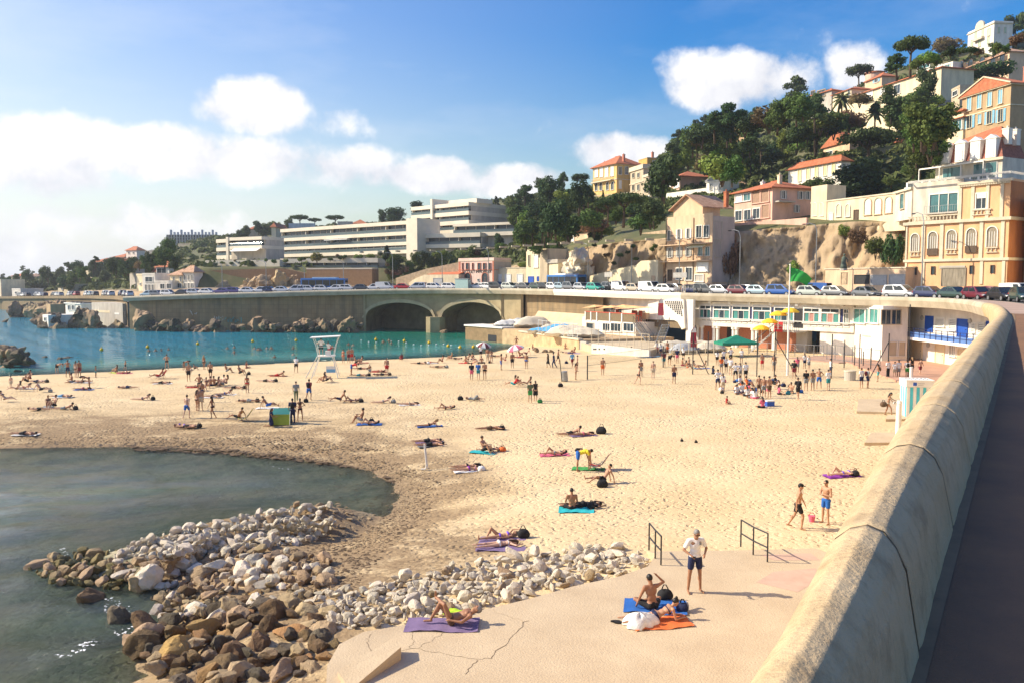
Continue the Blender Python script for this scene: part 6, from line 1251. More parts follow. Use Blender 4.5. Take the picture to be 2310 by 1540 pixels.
def undergrowth():
 r=np.random.default_rng(4);rr=random.Random(5);P=[]
 for k in range(6500):
  t=rr.random()
  px=rr.uniform(1150,2400)if t<.72 else rr.uniform(-60,1150);pts=hill_col(px);lo=2 if px>1250 else 1
  s=rr.randrange(lo,5)if px>1250 else rr.choice((1,2,3,3,4));s=min(s,len(pts)-2);f=rr.random();(a,ya),(b,yb)=pts[s],pts[s+1]
  if px<1000 and a+(b-a)*f<238:continue
  if s==4 and f>.15:f*=.15
  p=atD(px,ya+(yb-ya)*f,a+(b-a)*f);P.append((p,rr.uniform(.7,1.9)*(1 if px>1100 else 1.5)))
 V=[];n=14
 for p,q in P:
  d=r.normal(size=(n,3));d/=np.linalg.norm(d,axis=1)[:,None];d[:,2]=np.abs(d[:,2])*.8;c=np.array(p)+d*np.array([q,q,q*.8])*r.uniform(.6,1,(n,1));a=d+r.normal(0,.5,(n,3));a/=np.linalg.norm(a,axis=1)[:,None];t=np.cross(a,r.normal(size=(n,3)));t/=np.linalg.norm(t,axis=1)[:,None];b=np.cross(a,t);s=q*.42
  V.append(np.stack([c-t*s-b*s*.4,c+t*s*.3-b*s*.8,c+t*s+b*s*.3,c-t*s*.2+b*s*.8],1).reshape(-1,3))
 V=np.concatenate(V);o=link('undergrowth',cloud_mesh('undergrowth',V,np.arange(len(V)).reshape(-1,4),LF['round']));tag(o,kind='stuff')
 o.data.materials[0]=leafmat('scrub_leaves',(.045,.075,.02),(.15,.17,.05),rand=0,hue=0)
undergrowth()
# ================================================================ STREET
PALETTE={}
def paintm(name,c,metal=.0):
 return mat('paint_'+name,c,.28,.04,1,spec=.5,coat=.6,metal=metal)
CARC={'white':(.78,.78,.76),'silver':(.48,.50,.52),'grey':(.20,.21,.22),'dark grey':(.07,.075,.08),'black':(.018,.018,.02),'navy':(.02,.03,.09),'blue':(.02,.10,.36),'maroon':(.13,.015,.025),'red':(.45,.02,.02),'teal':(.04,.36,.28),'light blue':(.36,.48,.54),'beige':(.48,.42,.32),'dark green':(.03,.06,.05),'pale green':(.45,.50,.45),'purple':(.10,.07,.22)}
CARM={k:paintm(k.replace(' ','_'),v,.35 if k in('silver','grey','light blue')else 0)for k,v in CARC.items()}
TYRE=mat('rubber',(.02,.02,.02),.9);RIM=mat('alloy',(.55,.55,.56),.35,metal=.8);LAMPW=mat('headlight_lens',(.75,.77,.78),.1,.05);LAMPR=mat('tail_lens',(.5,.02,.02),.2);CARGL=glass('car_glass',(.02,.028,.032),.05)
def car_proto(kind):
 """car facing +x, wheels on z = 0"""
 L,Wd,Hh={'hatchback':(3.95,1.70,1.48),'saloon':(4.4,1.74,1.44),'people carrier':(4.3,1.78,1.64),'van':(4.4,1.82,1.85)}[kind];w=Wd/2;e=empty('parked_car',(0,0,0),0);hb=.92 if kind!='van' else 1.05
 st=[(-L/2,.80,.42,hb-.12),(-L/2+.12,.92,.30,hb+.0),(-L*.36,1,.24,hb+.02),(-L*.1,1,.24,hb),(L*.18,1,.24,hb-.02),(L*.33,.98,.24,hb-.10),(L/2-.25,.93,.26,hb-.2),(L/2-.05,.84,.32,hb-.32),(L/2,.74,.42,hb-.42)]
 b=MB();n=9
 for x,k,z0,z1 in st:
  ring=[(.0,z0),(.8,z0),(.97,z0+.12),(1,z0+(z1-z0)*.55),(.95,z1-.06),(.86,z1),(0,z1+.03)]
  full=[(-y,z)for y,z in ring[::-1][:-1]]+[(y,z)for y,z in ring]
  n=len(full);b.v+=[(x,y*w*k,z)for y,z in full]
 for i in range(len(st)-1):
  for j in range(n):a=i*n+j;c=i*n+(j+1)%n;b.f.append((a,c,c+n,a+n))
 b.f.append(tuple(range(n)));b.f.append(tuple((len(st)-1)*n+j for j in range(n))[::-1])
 if kind=='hatchback':cb=(-L/2+.12,-L/2+.42,L*.06,L*.27)
 elif kind=='saloon':cb=(-L*.40,-L*.24,L*.05,L*.26)
 elif kind=='people carrier':cb=(-L/2+.12,-L/2+.35,L*.10,L*.34)
 else:cb=(-L/2+.08,-L/2+.14,L*.18,L*.33)
 x0,x1,x2,x3=cb;zb,zr=hb-.02,Hh;wb,wt=w*.93,w*.74 if kind!='van' else w*.86
 cv=[(x0,-wb,zb),(x3,-wb,zb-.04),(x3,wb,zb-.04),(x0,wb,zb),(x1,-wt,zr-.03),(x2,-wt,zr),(x2,wt,zr),(x1,wt,zr-.03)]
 xm=(x1+x2)/2;cv+=[(xm,-wt*1.02,zr+.035),(xm,wt*1.02,zr+.035)]
 b.add(cv,[(0,1,5,8,4),(1,2,6,5),(2,3,7,9,6),(3,0,4,7),(4,8,9,7),(8,5,6,9)])
 b.build('body',CARM['white'],e)
 V=[Vector(v)for v in cv]
 def pane(name,a,b_,c,d,u0,u1,v0,v1,out):
  f=lambda u,v:(a.lerp(b_,u)).lerp(d.lerp(c,u),v)+Vector(out)
  q=MB().add([f(u0,v0),f(u1,v0),f(u1,v1),f(u0,v1)],[(0,1,2,3)]);q.build(name,CARGL,e,fix=False)
 pane('windscreen',V[1],V[2],V[6],V[5],.08,.92,.1,.92,(.015,0,.01));pane('rear_window',V[3],V[0],V[4],V[7],.1,.9,.25,.9,(-.015,0,.01))
 sp=((.08,.45),(.5,.9))if kind!='van' else((.68,.93),)
 for s,(a,b_,c,d)in((-1,(V[0],V[1],V[5],V[4])),(1,(V[3],V[2],V[6],V[7]))):
  for u0,u1 in sp:pane('side_window',a,b_,c,d,u0,u1,.12,.86,(0,s*.014,.0))
 for sx in(-1,1):
  for sy in(-1,1):
   cx=L*.31*sx;o=MB().tube([(cx,sy*(w-.20),.31),(cx,sy*(w+.015),.31)],.31,14).build('wheel',TYRE,e);MB().tube([(cx,sy*(w+.01),.31),(cx,sy*(w+.03),.31)],.2,10).build('rim',RIM,o)
 for sy in(-1,1):
  MB().ball((L/2-.10,sy*w*.66,hb-.36),(.10,.19,.09),8,5).build('headlight',LAMPW,e);MB().ball((-L/2+.07,sy*w*.78,hb-.12),(.08,.12,.13),8,5).build('tail_light',LAMPR,e)
 MB().box(L/2-.03,L/2+.012,-.26,.26,.38,.49).build('number_plate',M_WHITE,e)
 return e
KP={k:car_proto(k)for k in('hatchback','saloon','people carrier','van')}
def path_at(px,off,far=True):
 """corniche lane: place and heading at a picture column"""
 best=None
 for i in range(len(DECK)-1):
  if DS[i]<66:continue
  p=DECK[i]+DN[i]*(off-.45);q=DECK[i+1]+DN[i+1]*(off-.45);a,b=CX+F*p.x/p.y,CX+F*q.x/q.y
  if(a-px)*(b-px)<=0 and a!=b:best=(p.lerp(q,(px-a)/(b-a)),q-p,i)
 if best is None:
  i=len(DECK)-2;return None
 p,d,i=best;p=Vector((p.x,p.y,DECK[i].z+walk_z(DS[i])-.12));return p,math.atan2(d.y,d.x)
ORD=['zeroth','first','second','third','fourth','fifth','sixth','seventh','eighth','ninth','tenth','eleventh','twelfth','thirteenth','fourteenth','fifteenth','sixteenth','seventeenth','eighteenth','nineteenth','twentieth']
def ordn(n):return ORD[n]if n<=20 else{2:'twenty',3:'thirty',4:'forty',5:'fifty',6:'sixty',7:'seventy'}[n//10]+('-'+ORD[n%10]if n%10 else '')
used_p=set()
def put_car(kind,colour,loc,rz,label,group,sc=1.0):
 o=KP[kind]if kind not in used_p else copy_tree(KP[kind]);used_p.add(kind);o.name='parked_van' if kind=='van' else 'parked_car'
 o.location=loc;o.rotation_euler=(0,0,rz);o.scale=(sc,)*3;tag(o,label,'van' if kind=='van' else 'car',group);paint(o.children[[c.name.split('.')[0]for c in o.children].index('body')],CARM[colour]);return o
h_,s_,m_,v_='hatchback','saloon','people carrier','van'
FRONT=[(2306,'dark green',h_),(2262,'black',s_),(2205,'maroon',h_),(2153,'dark green',s_),(2098,'navy',h_),(2031,'silver',m_),(1954,'grey',s_),(1886,'grey',h_),(1829,'pale green',h_),(1761,'blue',m_),(1713,'light blue',h_),(1670,'maroon',h_),(1627,'silver',h_),(1592,'dark grey',m_),(1565,'navy',h_),(1505,'white',h_),(1467,'white',v_),(1434,'beige',h_),(1403,'white',v_),(1343,'teal',h_),(1313,'silver',h_),(1288,'grey',m_),(1268,'light blue',h_),(1250,'white',h_),(1231,'black',h_),(1213,'dark green',h_),(1186,'dark grey',s_),(1150,'pale green',h_),(1122,'black',m_),(1102,'white',h_),(1080,'white',s_),(1016,'white',h_),(981,'white',h_),(943,'silver',m_),(912,'red',s_),(870,'white',v_),(844,'white',h_),(818,'dark grey',s_),(786,'white',h_),(757,'white',h_),(729,'white',h_),(698,'white',h_),(669,'white',m_),(638,'white',s_),(610,'navy',h_),(589,'white',h_),(562,'white',s_),(532,'purple',h_),(501,'purple',s_),(470,'white',s_),(442,'silver',h_),(411,'black',s_),(382,'white',h_),(356,'grey',h_),(336,'light blue',h_),(318,'silver',h_),(302,'dark grey',h_)]
for n,(px,c,k)in enumerate(FRONT):
 r=path_at(px,6.0)
 if r is None:continue
 l=FRONT[n+1][1]+' one' if n+1<len(FRONT)else 'the far road';rr=FRONT[n-1][1]+' one' if n else 'the frame edge'
 face=r[1]+math.pi if n<30 else r[1]+(math.pi if n%3 else 0)
 put_car(k,c,r[0],face,'%s %s on the corniche between %s and %s, %s from right'%(c,k,l.replace(' one',''),rr.replace(' one',' cars' if n else '').replace('the frame edge','frame edge'),ordn(n+1)),'cars parked along the corniche parapet',1.0)
for n,(px,off,c,k,lb)in enumerate(((2222,12.5,'maroon',h_,'dark red car half hidden behind the front row before the orange building'),(2296,13,'white',v_,'white van parked against the red-brown side wall at the far right'),(1838,12.5,'blue',v_,'deep blue van behind the front row near the peach garages'),(1757,12,'black',h_,'black car in the second row behind a blue people carrier'),(1676,12,'silver',h_,'silver car in the second row below the bare cliff'),(1590,12,'pale green',m_,'pale green car behind the front row at the townhouse foot'),(1520,12,'grey',s_,'grey car in the second row before the townhouse door'),(1376,12,'grey',m_,'grey car behind the front row right of the blue bus'),(1330,12,'silver',h_,'silver car behind the teal hatchback'),(1224,12,'white',s_,'white car behind the dark hatchbacks by the blue garage door'),(1165,12,'beige',h_,'beige car in front of the garage block'),(1062,12,'dark grey',h_,'dark car beside the pink office door'),(965,12,'navy',h_,'navy car partly hidden by white hatchbacks near the workshop'))):
 r=path_at(px,off);put_car(k,c,r[0],r[1]+(math.pi if n%2 else 0),lb,'cars in the second row of the corniche')
cl=['white','silver','navy','white','grey','white','dark grey','light blue','white','red','black','white','silver','white','grey','navy','white','silver','black','white','grey']
for n in range(21):
 px=272-n*12.5;
 for a,b in zip(pp,pp[1:]):
  xa,xb=CX+F*a.x/a.y,CX+F*b.x/b.y
  if(xa-px)*(xb-px)<=0:p=a.lerp(b,(px-xa)/(xb-xa));d=b-a;put_car((h_,s_,m_)[n%3],cl[n],(p.x,p.y+5+(n%3)*1.5,p.z-.22),math.atan2(d.y,d.x),'%s car on the far left road, %s from its right end'%(cl[n],ordn(n+1)),'cars on the far left road');break
BUSB=paintm('bus_blue',(.02,.17,.50));
def bus(px,off,L,label,flip=0):
 r=path_at(px,off);e=empty('city_bus',r[0],r[1]+flip,label,'bus');w,H=1.25,3.0
 MB().box(-L/2,L/2,-w,w,.35,H).build('body',BUSB,e);bevel(e.children[0],.12);MB().box(-L*.3,L*.25,-w*.7,w*.7,H,H+.28).build('roof_unit',M_WHITE,e)
 n=int(L/1.6)
 for s in(-1,1):
  for i in range(n):x=-L/2+.3+(L-.6)*i/n;MB().box(x+.05,x+(L-.6)/n-.05,s*w-.01 if s>0 else-w-.015,s*w+.015 if s>0 else-w+.01,1.25,2.6).build('window',CARGL,e)
  for x in(-L*.3,L*.33):o=MB().tube([(x,s*(w-.25),.48),(x,s*(w+.02),.48)],.48,14).build('wheel',TYRE,e);MB().tube([(x,s*(w+.01),.48),(x,s*(w+.04),.48)],.26,10).build('rim',RIM,o)
 MB().box(L/2-.01,L/2+.02,-w*.88,w*.88,1.1,2.5).build('windscreen',CARGL,e);MB().box(-L/2-.02,-L/2+.01,-w*.8,w*.8,1.5,2.5).build('rear_window',CARGL,e);MB().box(L/2-.01,L/2+.03,-w*.7,w*.7,2.58,2.85).build('destination_board',M_DARK,e)
bus(733,12,10.5,'blue city bus before the brown retaining wall');bus(1277,13,9.5,'blue city bus before the cream corner house and rock')
def street_lamp(px,off,ytop,label):
 r=path_at(px,off);p=r[0];H=hz(ytop,p.y)-p.z;e=empty('street_lamp',p,0,label,'street lamp','street lamps along the corniche');e.rotation_euler=(0,0,r[1]);MB().tube([(0,0,0),(0,0,1.2),(0,0,H*.88),(.3,.0,H*.97),(1.2,0,H),(1.8,.0,H-.08)],[.11,.09,.07,.06,.05,.05],8).build('pole',GREYP if 'grey' in label else M_STEEL,e);MB().ball((2.0,0,H-.12),(.42,.15,.10),8,5).build('lamp_head',M_DARK,e)
for px,off,yt,lb in((2077,15,478,'tall street lamp standing before the orange building'),(1838,15,503,'tall street lamp before the arcaded house cliff'),(1667,15,518,'street lamp right of the tall peach townhouse'),(1531,15,530,'street lamp in front of the peach townhouse balconies'),(1424,15,548,'street lamp before the sandy cliff left of the townhouse'),(1326,15,549,'street lamp beside the rock and second blue bus'),(1102,12,560,'street lamp in front of the pink office'),(998,12,568,'street lamp before the low workshop'),(887,12,570,'street lamp right of the brown wall beside the garden'),(776,12,588,'street lamp behind the blue bus before the brown wall'),(688,12,600,'street lamp left of the blue bus by the sloping brown wall'),(602,12,588,'street lamp before the right of the exposed rocks'),(503,12,593,'street lamp before the left of the exposed rocks')):street_lamp(px,off,yt,lb)
r=path_at(1045,4.6);e=empty('bus_shelter',r[0],r[1],'pale teal glass bus shelter on the corniche footway','bus shelter');TG=mat('shelter_glass',(.36,.52,.50),.15,.1)
MB().box(-1.6,1.6,.6,.65,.2,2.2).build('back_panel',TG,e);MB().box(-1.7,1.7,-.6,.75,2.25,2.38).build('roof',M_STEEL,e)
for x in(-1.6,1.6):MB().tube([(x,.6,0),(x,.6,2.25)],.05,6).build('post',M_STEEL,e)
MB().box(-1.65,-1.6,-.5,.6,.2,2.1).build('side_panel',TG,e)
def scooter(px,off,label,c):
 r=path_at(px,off);e=empty('motor_scooter',r[0],r[1]+.9,label,'scooter');m=CARM[c]
 for x in(-.6,.62):o=MB().tube([(x,-.06,.26),(x,.06,.26)],.26,12).build('wheel',TYRE,e);MB().tube([(x,-.07,.26),(x,.07,.26)],.13,8).build('rim',RIM,o)
 MB().prism([(-.85,.45),(-.2,.3),(.25,.3),(.45,.4),(.6,1.0),(.5,1.0),(.3,.45),(-.1,.5),(-.2,.72),(-.85,.78)],-.14,.14,Matrix(((1,0,0,0),(0,0,1,0),(0,1,0,0),(0,0,0,1)))).build('body',m,e);MB().ball((-.45,0,.8),(.4,.16,.08),8,5).build('seat',TYRE,e);MB().tube([(.5,-.35,1.02),(.55,0,1.0),(.5,.35,1.02)],.025,5).build('handlebar',M_DARK,e);MB().box(-.98,-.7,-.18,.18,.85,1.15).build('top_box',M_DARK,e)
for px,off,lb,c in((1362,5,'dark scooter parked between teal hatchback and white van','dark grey'),(1371,5.4,'second scooter right beside the dark scooter near the white van','black'),(1578,5,'black scooter parked by the iron railing above the club','black'),(2046,14,'black scooter parked before the left edge of the orange building','black'),(2064,14,'white scooter with black box before the orange building','white')):scooter(px,off,lb,c)
for px,off,w_,lb in((1372,4.2,2.2,'wide grey direction board on a post near the scooters'),(1533,4.2,2.6,'dark grey information board before the townhouse')):
 r=path_at(px,off);e=empty('sign_board',r[0],r[1],lb,'sign');MB().tube([(0,0,0),(0,0,3.0)],.06,6).build('post',M_DARK,e);MB().box(-w_/2,w_/2,-.06,.06,2.5,3.3).build('board',SH_GREY,e)
p0_,p1_=path_at(1522,1.5)[0],path_at(1545,1.5)[0];fence('short pale railing on the parapet above the swept wall',p0_+Vector((0,0,.2)),p1_+Vector((0,0,.2)),6,1.1,M_CREAM)
p=atD(1903,606,119);e=empty('statue',p,.4,'weathered dark statue of a draped figure on the garage roof','statue');MB().tube([(0,0,-.3),(0,0,0)],.55,10).build('plinth',GREYP,e);VD=mat('verdigris',(.10,.13,.10),.8,.3,4)
MB().tube([(0,0,0),(.02,0,.5),(-.05,0,1.0),(.03,0,1.5),(.05,0,1.8)],[.5,.42,.3,.34,.12],10).ball((.07,0,1.98),.17).tube([(.2,-.1,1.6),(.5,-.25,1.25),(.35,-.4,.9)],[.1,.08,.06],6).build('figure',VD,e,smooth=True)
p=atZ(1776,850,1.25);fp=empty('flagpole',p,0,'tall white flagpole on the sand flying a green flag','flagpole');Hf=hz(600,p.y)-p.z
MB().tube([(0,0,-.3),(0,0,Hf*.5),(.02,0,Hf)],[.11,.085,.05],10).build('pole',M_WHITE,fp);MB().ball((.02,0,Hf+.08),.1).build('finial',M_WHITE,fp)
def flg(u,v):
 x=.05+u*2.1*(1-.25*v);drop=u*u*.9+u*.25;return(x,-.25*u+.18*math.sin(u*7+v*2),Hf-.15-v*1.45*(1-.55*u)-drop)
MB().grid(flg,14,8).build('flag',mat('green_cloth',(.03,.33,.06),.85,.1,2),fp,smooth=True,fix=False)
# ================================================================ PEOPLE
SKIN=[mat('skin_'+n,c,.55,.08,3,spec=.35)for n,c in(('fair',(.58,.36,.25)),('tan',(.45,.245,.145)),('bronze',(.33,.16,.088)),('brown',(.14,.065,.038)))]
HAIR={'k':mat('hair_black',(.012,.01,.009),.5,.3,20),'b':mat('hair_brown',(.06,.032,.018),.5,.3,20),'f':mat('hair_fair',(.34,.22,.10),.55,.3,20),'g':mat('hair_grey',(.22,.21,.20),.6,.3,20)}
CLO={'black':(.015,.015,.017),'navy':(.015,.022,.07),'blue':(.02,.12,.42),'sky':(.18,.42,.62),'turquoise':(.02,.42,.46),'white':(.80,.79,.77),'grey':(.24,.25,.25),'red':(.52,.03,.03),'orange':(.72,.16,.04),'pink':(.68,.14,.22),'maroon':(.20,.03,.04),'green':(.05,.30,.07),'camo':(.12,.15,.08),'yellow':(.72,.58,.04),'purple':(.26,.04,.34),'violet':(.16,.08,.60),'beige':(.52,.44,.32),'lilac':(.20,.14,.26),'lime':(.45,.66,.03),'teal':(.03,.25,.28),'brown':(.12,.07,.04)}
CM={k:mat('cloth_'+k,v,.88,.1,5,bump=.3,bscale=25)for k,v in CLO.items()}
V3=lambda*a:Vector(a)
_a=((.14,.03,-1),(.03,-.18,-1));_l=((.05,0,-1),(.02,.03,-1))
POSES={'st':((0,0,1),(0,-.1,1),(_l,((-.02,-.05,-1),(.03,.05,-1))),(_a,((.2,.05,-1),(.05,-.3,-1)))),'hh':((0,.04,1),(0,-.15,1),(((.14,0,-1),(.06,.03,-1)),((.14,-.04,-1),(.06,.05,-1))),(((.75,.2,-.8),(-.75,-.35,-.45)),((.75,.2,-.8),(-.75,-.35,-.45)))),'ac':((0,.03,1),(0,-.15,1),(((.10,.02,-1),(.06,.03,-1)),((.10,-.1,-1),(.06,.05,-1))),(((.3,-.15,-1),(-.75,-.75,.32)),((.3,-.15,-1),(-.85,-.65,.1)))),'ph':((0,-.02,1),(0,-.42,1),(((.13,0,-1),(.08,.03,-1)),((.11,.0,-1),(.06,.03,-1))),(((.5,.12,-.95),(-.45,-.8,-.35)),((.55,.18,-.9),(-.5,-.75,-.4)))),'wk':((0,-.06,1),(0,-.15,1),(((.03,-.42,-1),(.0,.12,-1)),((.03,.3,-1),(0,.62,-1))),(((.12,.4,-1),(.05,.05,-1)),((.12,-.35,-1),(.02,-.5,-1)))),'bd':((0,-1,.28),(0,-1,-.1),(((.08,.12,-1),(.02,.02,-1)),((.08,-.05,-1),(.02,.05,-1))),(((.1,-.35,-1),(.0,-.3,-1)),((.1,-.2,-1),(0,-.3,-1)))),'sk':((0,.3,1),(0,-.05,1),(((.12,-.8,.62),(.0,-.42,-.95)),((.16,-.75,.5),(.03,-.5,-.9))),(((.1,-.75,-.55),(-.1,-.9,.15)),((.15,-.6,-.7),(-.1,-.9,.1)))),'sl':((0,.62,.8),(0,.2,1),(((.08,-1,.12),(.04,-1,-.08)),((.14,-.9,.35),(.02,-.85,-.5))),(((.22,.45,-.9),(.05,.2,-1)),((.22,.45,-.9),(.05,.2,-1)))),'sc':((0,-.02,1),(0,-.2,1),(((.75,-.7,.08),(-.9,-.2,-.12)),((.75,-.7,.1),(-.9,-.35,-.12))),(((.25,-.3,-.95),(-.2,-.85,-.2)),((.25,-.3,-.95),(-.2,-.85,-.2)))),'hd':((0,-.12,1),(.1,-.25,1),(((.75,-.7,.1),(-.9,-.3,-.12)),((.55,-.85,.2),(-.6,-.7,-.3))),(((.75,-.3,.1),(-.75,-.1,.75)),((.35,-.25,-.95),(.05,-.5,-.9)))),'su':((0,1,.02),(0,1,.12),(((.1,-1,.02),(.03,-1,-.05)),((.1,-1,.02),(.03,-1,-.05))),(((.4,-1,-.05),(.05,-1,.0)),((.4,-1,-.05),(.05,-1,0)))),'sn':((0,1,.04),(0,1,.25),(((.08,-.72,.75),(.02,-.45,-.9)),((.1,-1,.05),(.03,-1,-.05))),(((.5,.5,.25),(-.6,.75,.15)),((.4,-1,-.05),(.1,-.9,.05)))),'xl':((0,1,.22),(0,1,.45),(((.05,-.62,.85),(.0,-.55,-.9)),((.0,-.35,.95),(-.95,-.45,.12))),(((.5,-.35,-.3),(.05,-1,-.1)),((.4,-.6,-.2),(-.3,-.9,.1)))),'pr':((0,1,.0),(0,1,.05),(((.1,-1,.0),(.03,-1,.0)),((.12,-1,0),(.05,-1,0))),(((.85,.45,0),(-.5,.85,.0)),((.85,.5,0),(-.55,.85,0))),1),'pe':((0,1,.42),(0,.7,1),(((.1,-1,-.05),(.03,-1,.0)),((.12,-1,-.05),(.05,-1,.0))),(((.2,.25,-1),(-.35,.9,-.02)),((.2,.25,-1),(-.35,.9,-.02))),1),'kn':((0,-.1,1),(0,-.25,1),(((.12,-.25,-1),(.0,1,-.12)),((.12,-.15,-1),(0,1,-.12))),(((.15,-.4,-1),(0,-1,-.2)),((.15,-.3,-1),(0,-1,-.1)))),'wd':((0,-.02,1),(0,-.1,1),(_l,_l),(((.6,0,-.8),(.2,-.6,-.5)),((.6,0,-.8),(.2,-.6,-.4)))),'lg':((0,-.2,1),(.05,-.4,1),(((.1,-.5,-.75),(.05,-.1,-1)),((.06,.15,-1),(.02,.35,-1))),(((.3,-.45,-.85),(-.2,-.6,-.6)),((.2,-.6,-.8),(0,-.8,-.3)))),}
PHRASE={'st':'standing','hh':'standing with hands on hips','ac':'standing with arms crossed','ph':'standing looking down','wk':'walking','bd':'bending forward','sk':'sitting with knees up','sl':'sitting leaning back','sc':'sitting','hd':'sitting','su':'lying on back','sn':'lying with knee raised','xl':'lying with legs crossed','pr':'lying face down','pe':'lying propped on elbows','kn':'kneeling','wd':'wading','lg':'stepping'}
def cap(mb,a,b,ra,rb,n=10):
 a,b=Vector(a),Vector(b);d=(b-a);L=max(d.length,1e-4);d.normalize();pts=[];rs=[]
 for k in range(4):t=math.pi/2*(k/3);pts.append(a-d*ra*math.cos(t));rs.append(max(.002,ra*math.sin(t)))
 for k in range(4):t=math.pi/2*(k/3);pts.append(b+d*rb*math.sin(t));rs.append(max(.002,rb*math.cos(t)))
 mb.tube(pts,rs,n)
def skel(pose,fem):
 P=POSES[pose];up=Vector(P[0]).normalized();side=V3(-1,0,0)if len(P)>4 else V3(1,0,0);fwd=side.cross(up).normalized();k={'up':up,'side':side,'fwd':fwd};pel=V3(0,0,1);k['pel']=pel
 k['waist']=pel+up*.17;k['chest']=pel+up*.34;k['neck']=pel+up*.50;hd=Vector(P[1]).normalized();k['hd']=hd;k['head']=k['neck']+hd*.165+fwd*.01
 k['hside']=(side-hd*side.dot(hd)).normalized();k['hfwd']=k['hside'].cross(hd)
 for s,nm in((-1,'R'),(1,'L')):
  leg=P[2][0 if s<0 else 1];arm=P[3][0 if s<0 else 1];m=lambda v:Vector((v[0]*s,v[1],v[2])).normalized()
  hip=pel+side*(s*side.x)*.095-up*.05;sh=pel+up*.45+side*(s*side.x)*(.165 if fem else.19);k['hip'+nm]=hip;k['kne'+nm]=hip+m(leg[0])*.43;k['ank'+nm]=k['kne'+nm]+m(leg[1])*.42
  shin=m(leg[1]);lying=abs(up.z)<.5 and abs(shin.z)<.5
  f=(V3(.25*s,0,1)if len(P)<=4 else V3(.15*s,-1,-.05))if lying else V3(.18*s,-1,-.18)if pose!='kn' else V3(0,1,-.1)
  if pose in('sl',)and abs(shin.z)<.5:f=V3(.2*s,-.35,1)
  k['toe'+nm]=k['ank'+nm]+f.normalized()*.17;k['sho'+nm]=sh;k['elb'+nm]=sh+m(arm[0])*.285;k['wri'+nm]=k['elb'+nm]+m(arm[1])*.25;k['hdir'+nm]=m(arm[1])
 return k
def fmat(k,h=False):
 s,f,u=(k['hside'],k['hfwd'],k['hd'])if h else(k['side'],k['fwd'],k['up']);return Matrix(((s.x,-f.x,u.x),(s.y,-f.y,u.y),(s.z,-f.z,u.z)))
def body_mb(k,fem,near,g=0.0):
 mb=MB();M=fmat(k);n=14 if near else 9;e=lambda c,r,MM=M:mb.ball(c,r,n+2,n-2,MM)
 e(k['pel'],(.165 if not fem else.172,.105 if not fem else.112,.125));e(k['pel']+k['up']*.15,(.142 if not fem else.122,.095 if not fem else.085,.15));e(k['chest'],(.168 if not fem else.145,.112 if not fem else.10,.165))
 e(k['pel']+k['up']*.43,(.15 if not fem else.125,.09,.07));cap(mb,k['shoL'],k['shoR'],.062 if not fem else.052,.062 if not fem else.052,n);cap(mb,k['neck']-k['up']*.06,k['neck']+k['hd']*.08,.06 if not fem else.05,.055 if not fem else.047,n)
 for s in(-1,1):
  e(k['pel']+k['side']*s*.075-k['fwd']*.055-k['up']*.04,(.092,.088,.1))
  if fem:e(k['chest']+k['side']*s*.07+k['fwd']*.075-k['up']*.0,(.06,.06,.06))
  elif near:e(k['chest']+k['side']*s*.075+k['fwd']*.06+k['up']*.05,(.078,.05,.06))
 HM=fmat(k,True);e(k['head']+k['hd']*.01,(.074,.093,.108),HM);cap(mb,k['head']-k['hd']*.05+k['hfwd']*.03,k['head']-k['hd']*.075+k['hfwd']*.045,.055,.042,n)
 if near:
  cap(mb,k['head']+k['hfwd']*.088+k['hd']*.015,k['head']+k['hfwd']*.105-k['hd']*.025,.009,.015,8);cap(mb,k['head']+k['hfwd']*.072+k['hd']*.03+k['hside']*.035,k['head']+k['hfwd']*.072+k['hd']*.03-k['hside']*.035,.02,.02,8);cap(mb,k['head']+k['hfwd']*.085-k['hd']*.06+k['hside']*.02,k['head']+k['hfwd']*.085-k['hd']*.06-k['hside']*.02,.011,.011,8)
  for s in(-1,1):mb.ball(k['head']+k['hside']*s*.078,(.012,.022,.034),8,6,HM)
 else:cap(mb,k['head']+k['hfwd']*.085,k['head']+k['hfwd']*.102-k['hd']*.02,.014,.018,6)
 for s in 'LR':
  t=.086 if not fem else.088;cap(mb,k['hip'+s],k['kne'+s],t,.052,n);cap(mb,k['kne'+s],k['ank'+s],.052,.036,n);d=(k['ank'+s]-k['kne'+s]).normalized()
  bk=(k['toe'+s]-k['ank'+s]);bk=-(bk-d*bk.dot(d)).normalized()if bk.cross(d).length>.02 else V3(0,0,0);e(k['kne'+s]+d*.13+bk*.018,(.052,.052,.1),Matrix.Identity(3)if abs(d.z)>.6 else Matrix.Rotation(math.pi/2,3,'X'))
  heel=k['ank'+s]+d*.045;cap(mb,heel+bk*.03,heel+(k['toe'+s]-k['ank'+s])*.95,.034,.026,n)
  cap(mb,k['sho'+s],k['elb'+s],.052 if not fem else.043,.038 if not fem else.034,n);cap(mb,k['elb'+s],k['wri'+s],.04 if not fem else.034,.026,n)
  hd=k['hdir'+s];w=k['wri'+s];sd=hd.orthogonal().normalized()if abs(hd.z)>.9 else hd.cross(V3(0,0,1)).normalized();cap(mb,w,w+hd*.085,.028,.03,8)
  if near:
   for j in range(4):b=w+hd*.085+sd*(.026-.0175*j);L_=(.062,.075,.07,.052)[j];q=b+hd*L_*.6+V3(0,0,-.006);cap(mb,b,q,.0105,.0095,6);cap(mb,q,q+(hd+V3(0,0,-.55)).normalized()*L_*.5,.0095,.008,6)
   cap(mb,w+hd*.03+sd*.028,w+hd*.08+sd*.062,.012,.0095,6)
  else:cap(mb,w+hd*.09,w+hd*.16,.026,.018,6)
 return mb
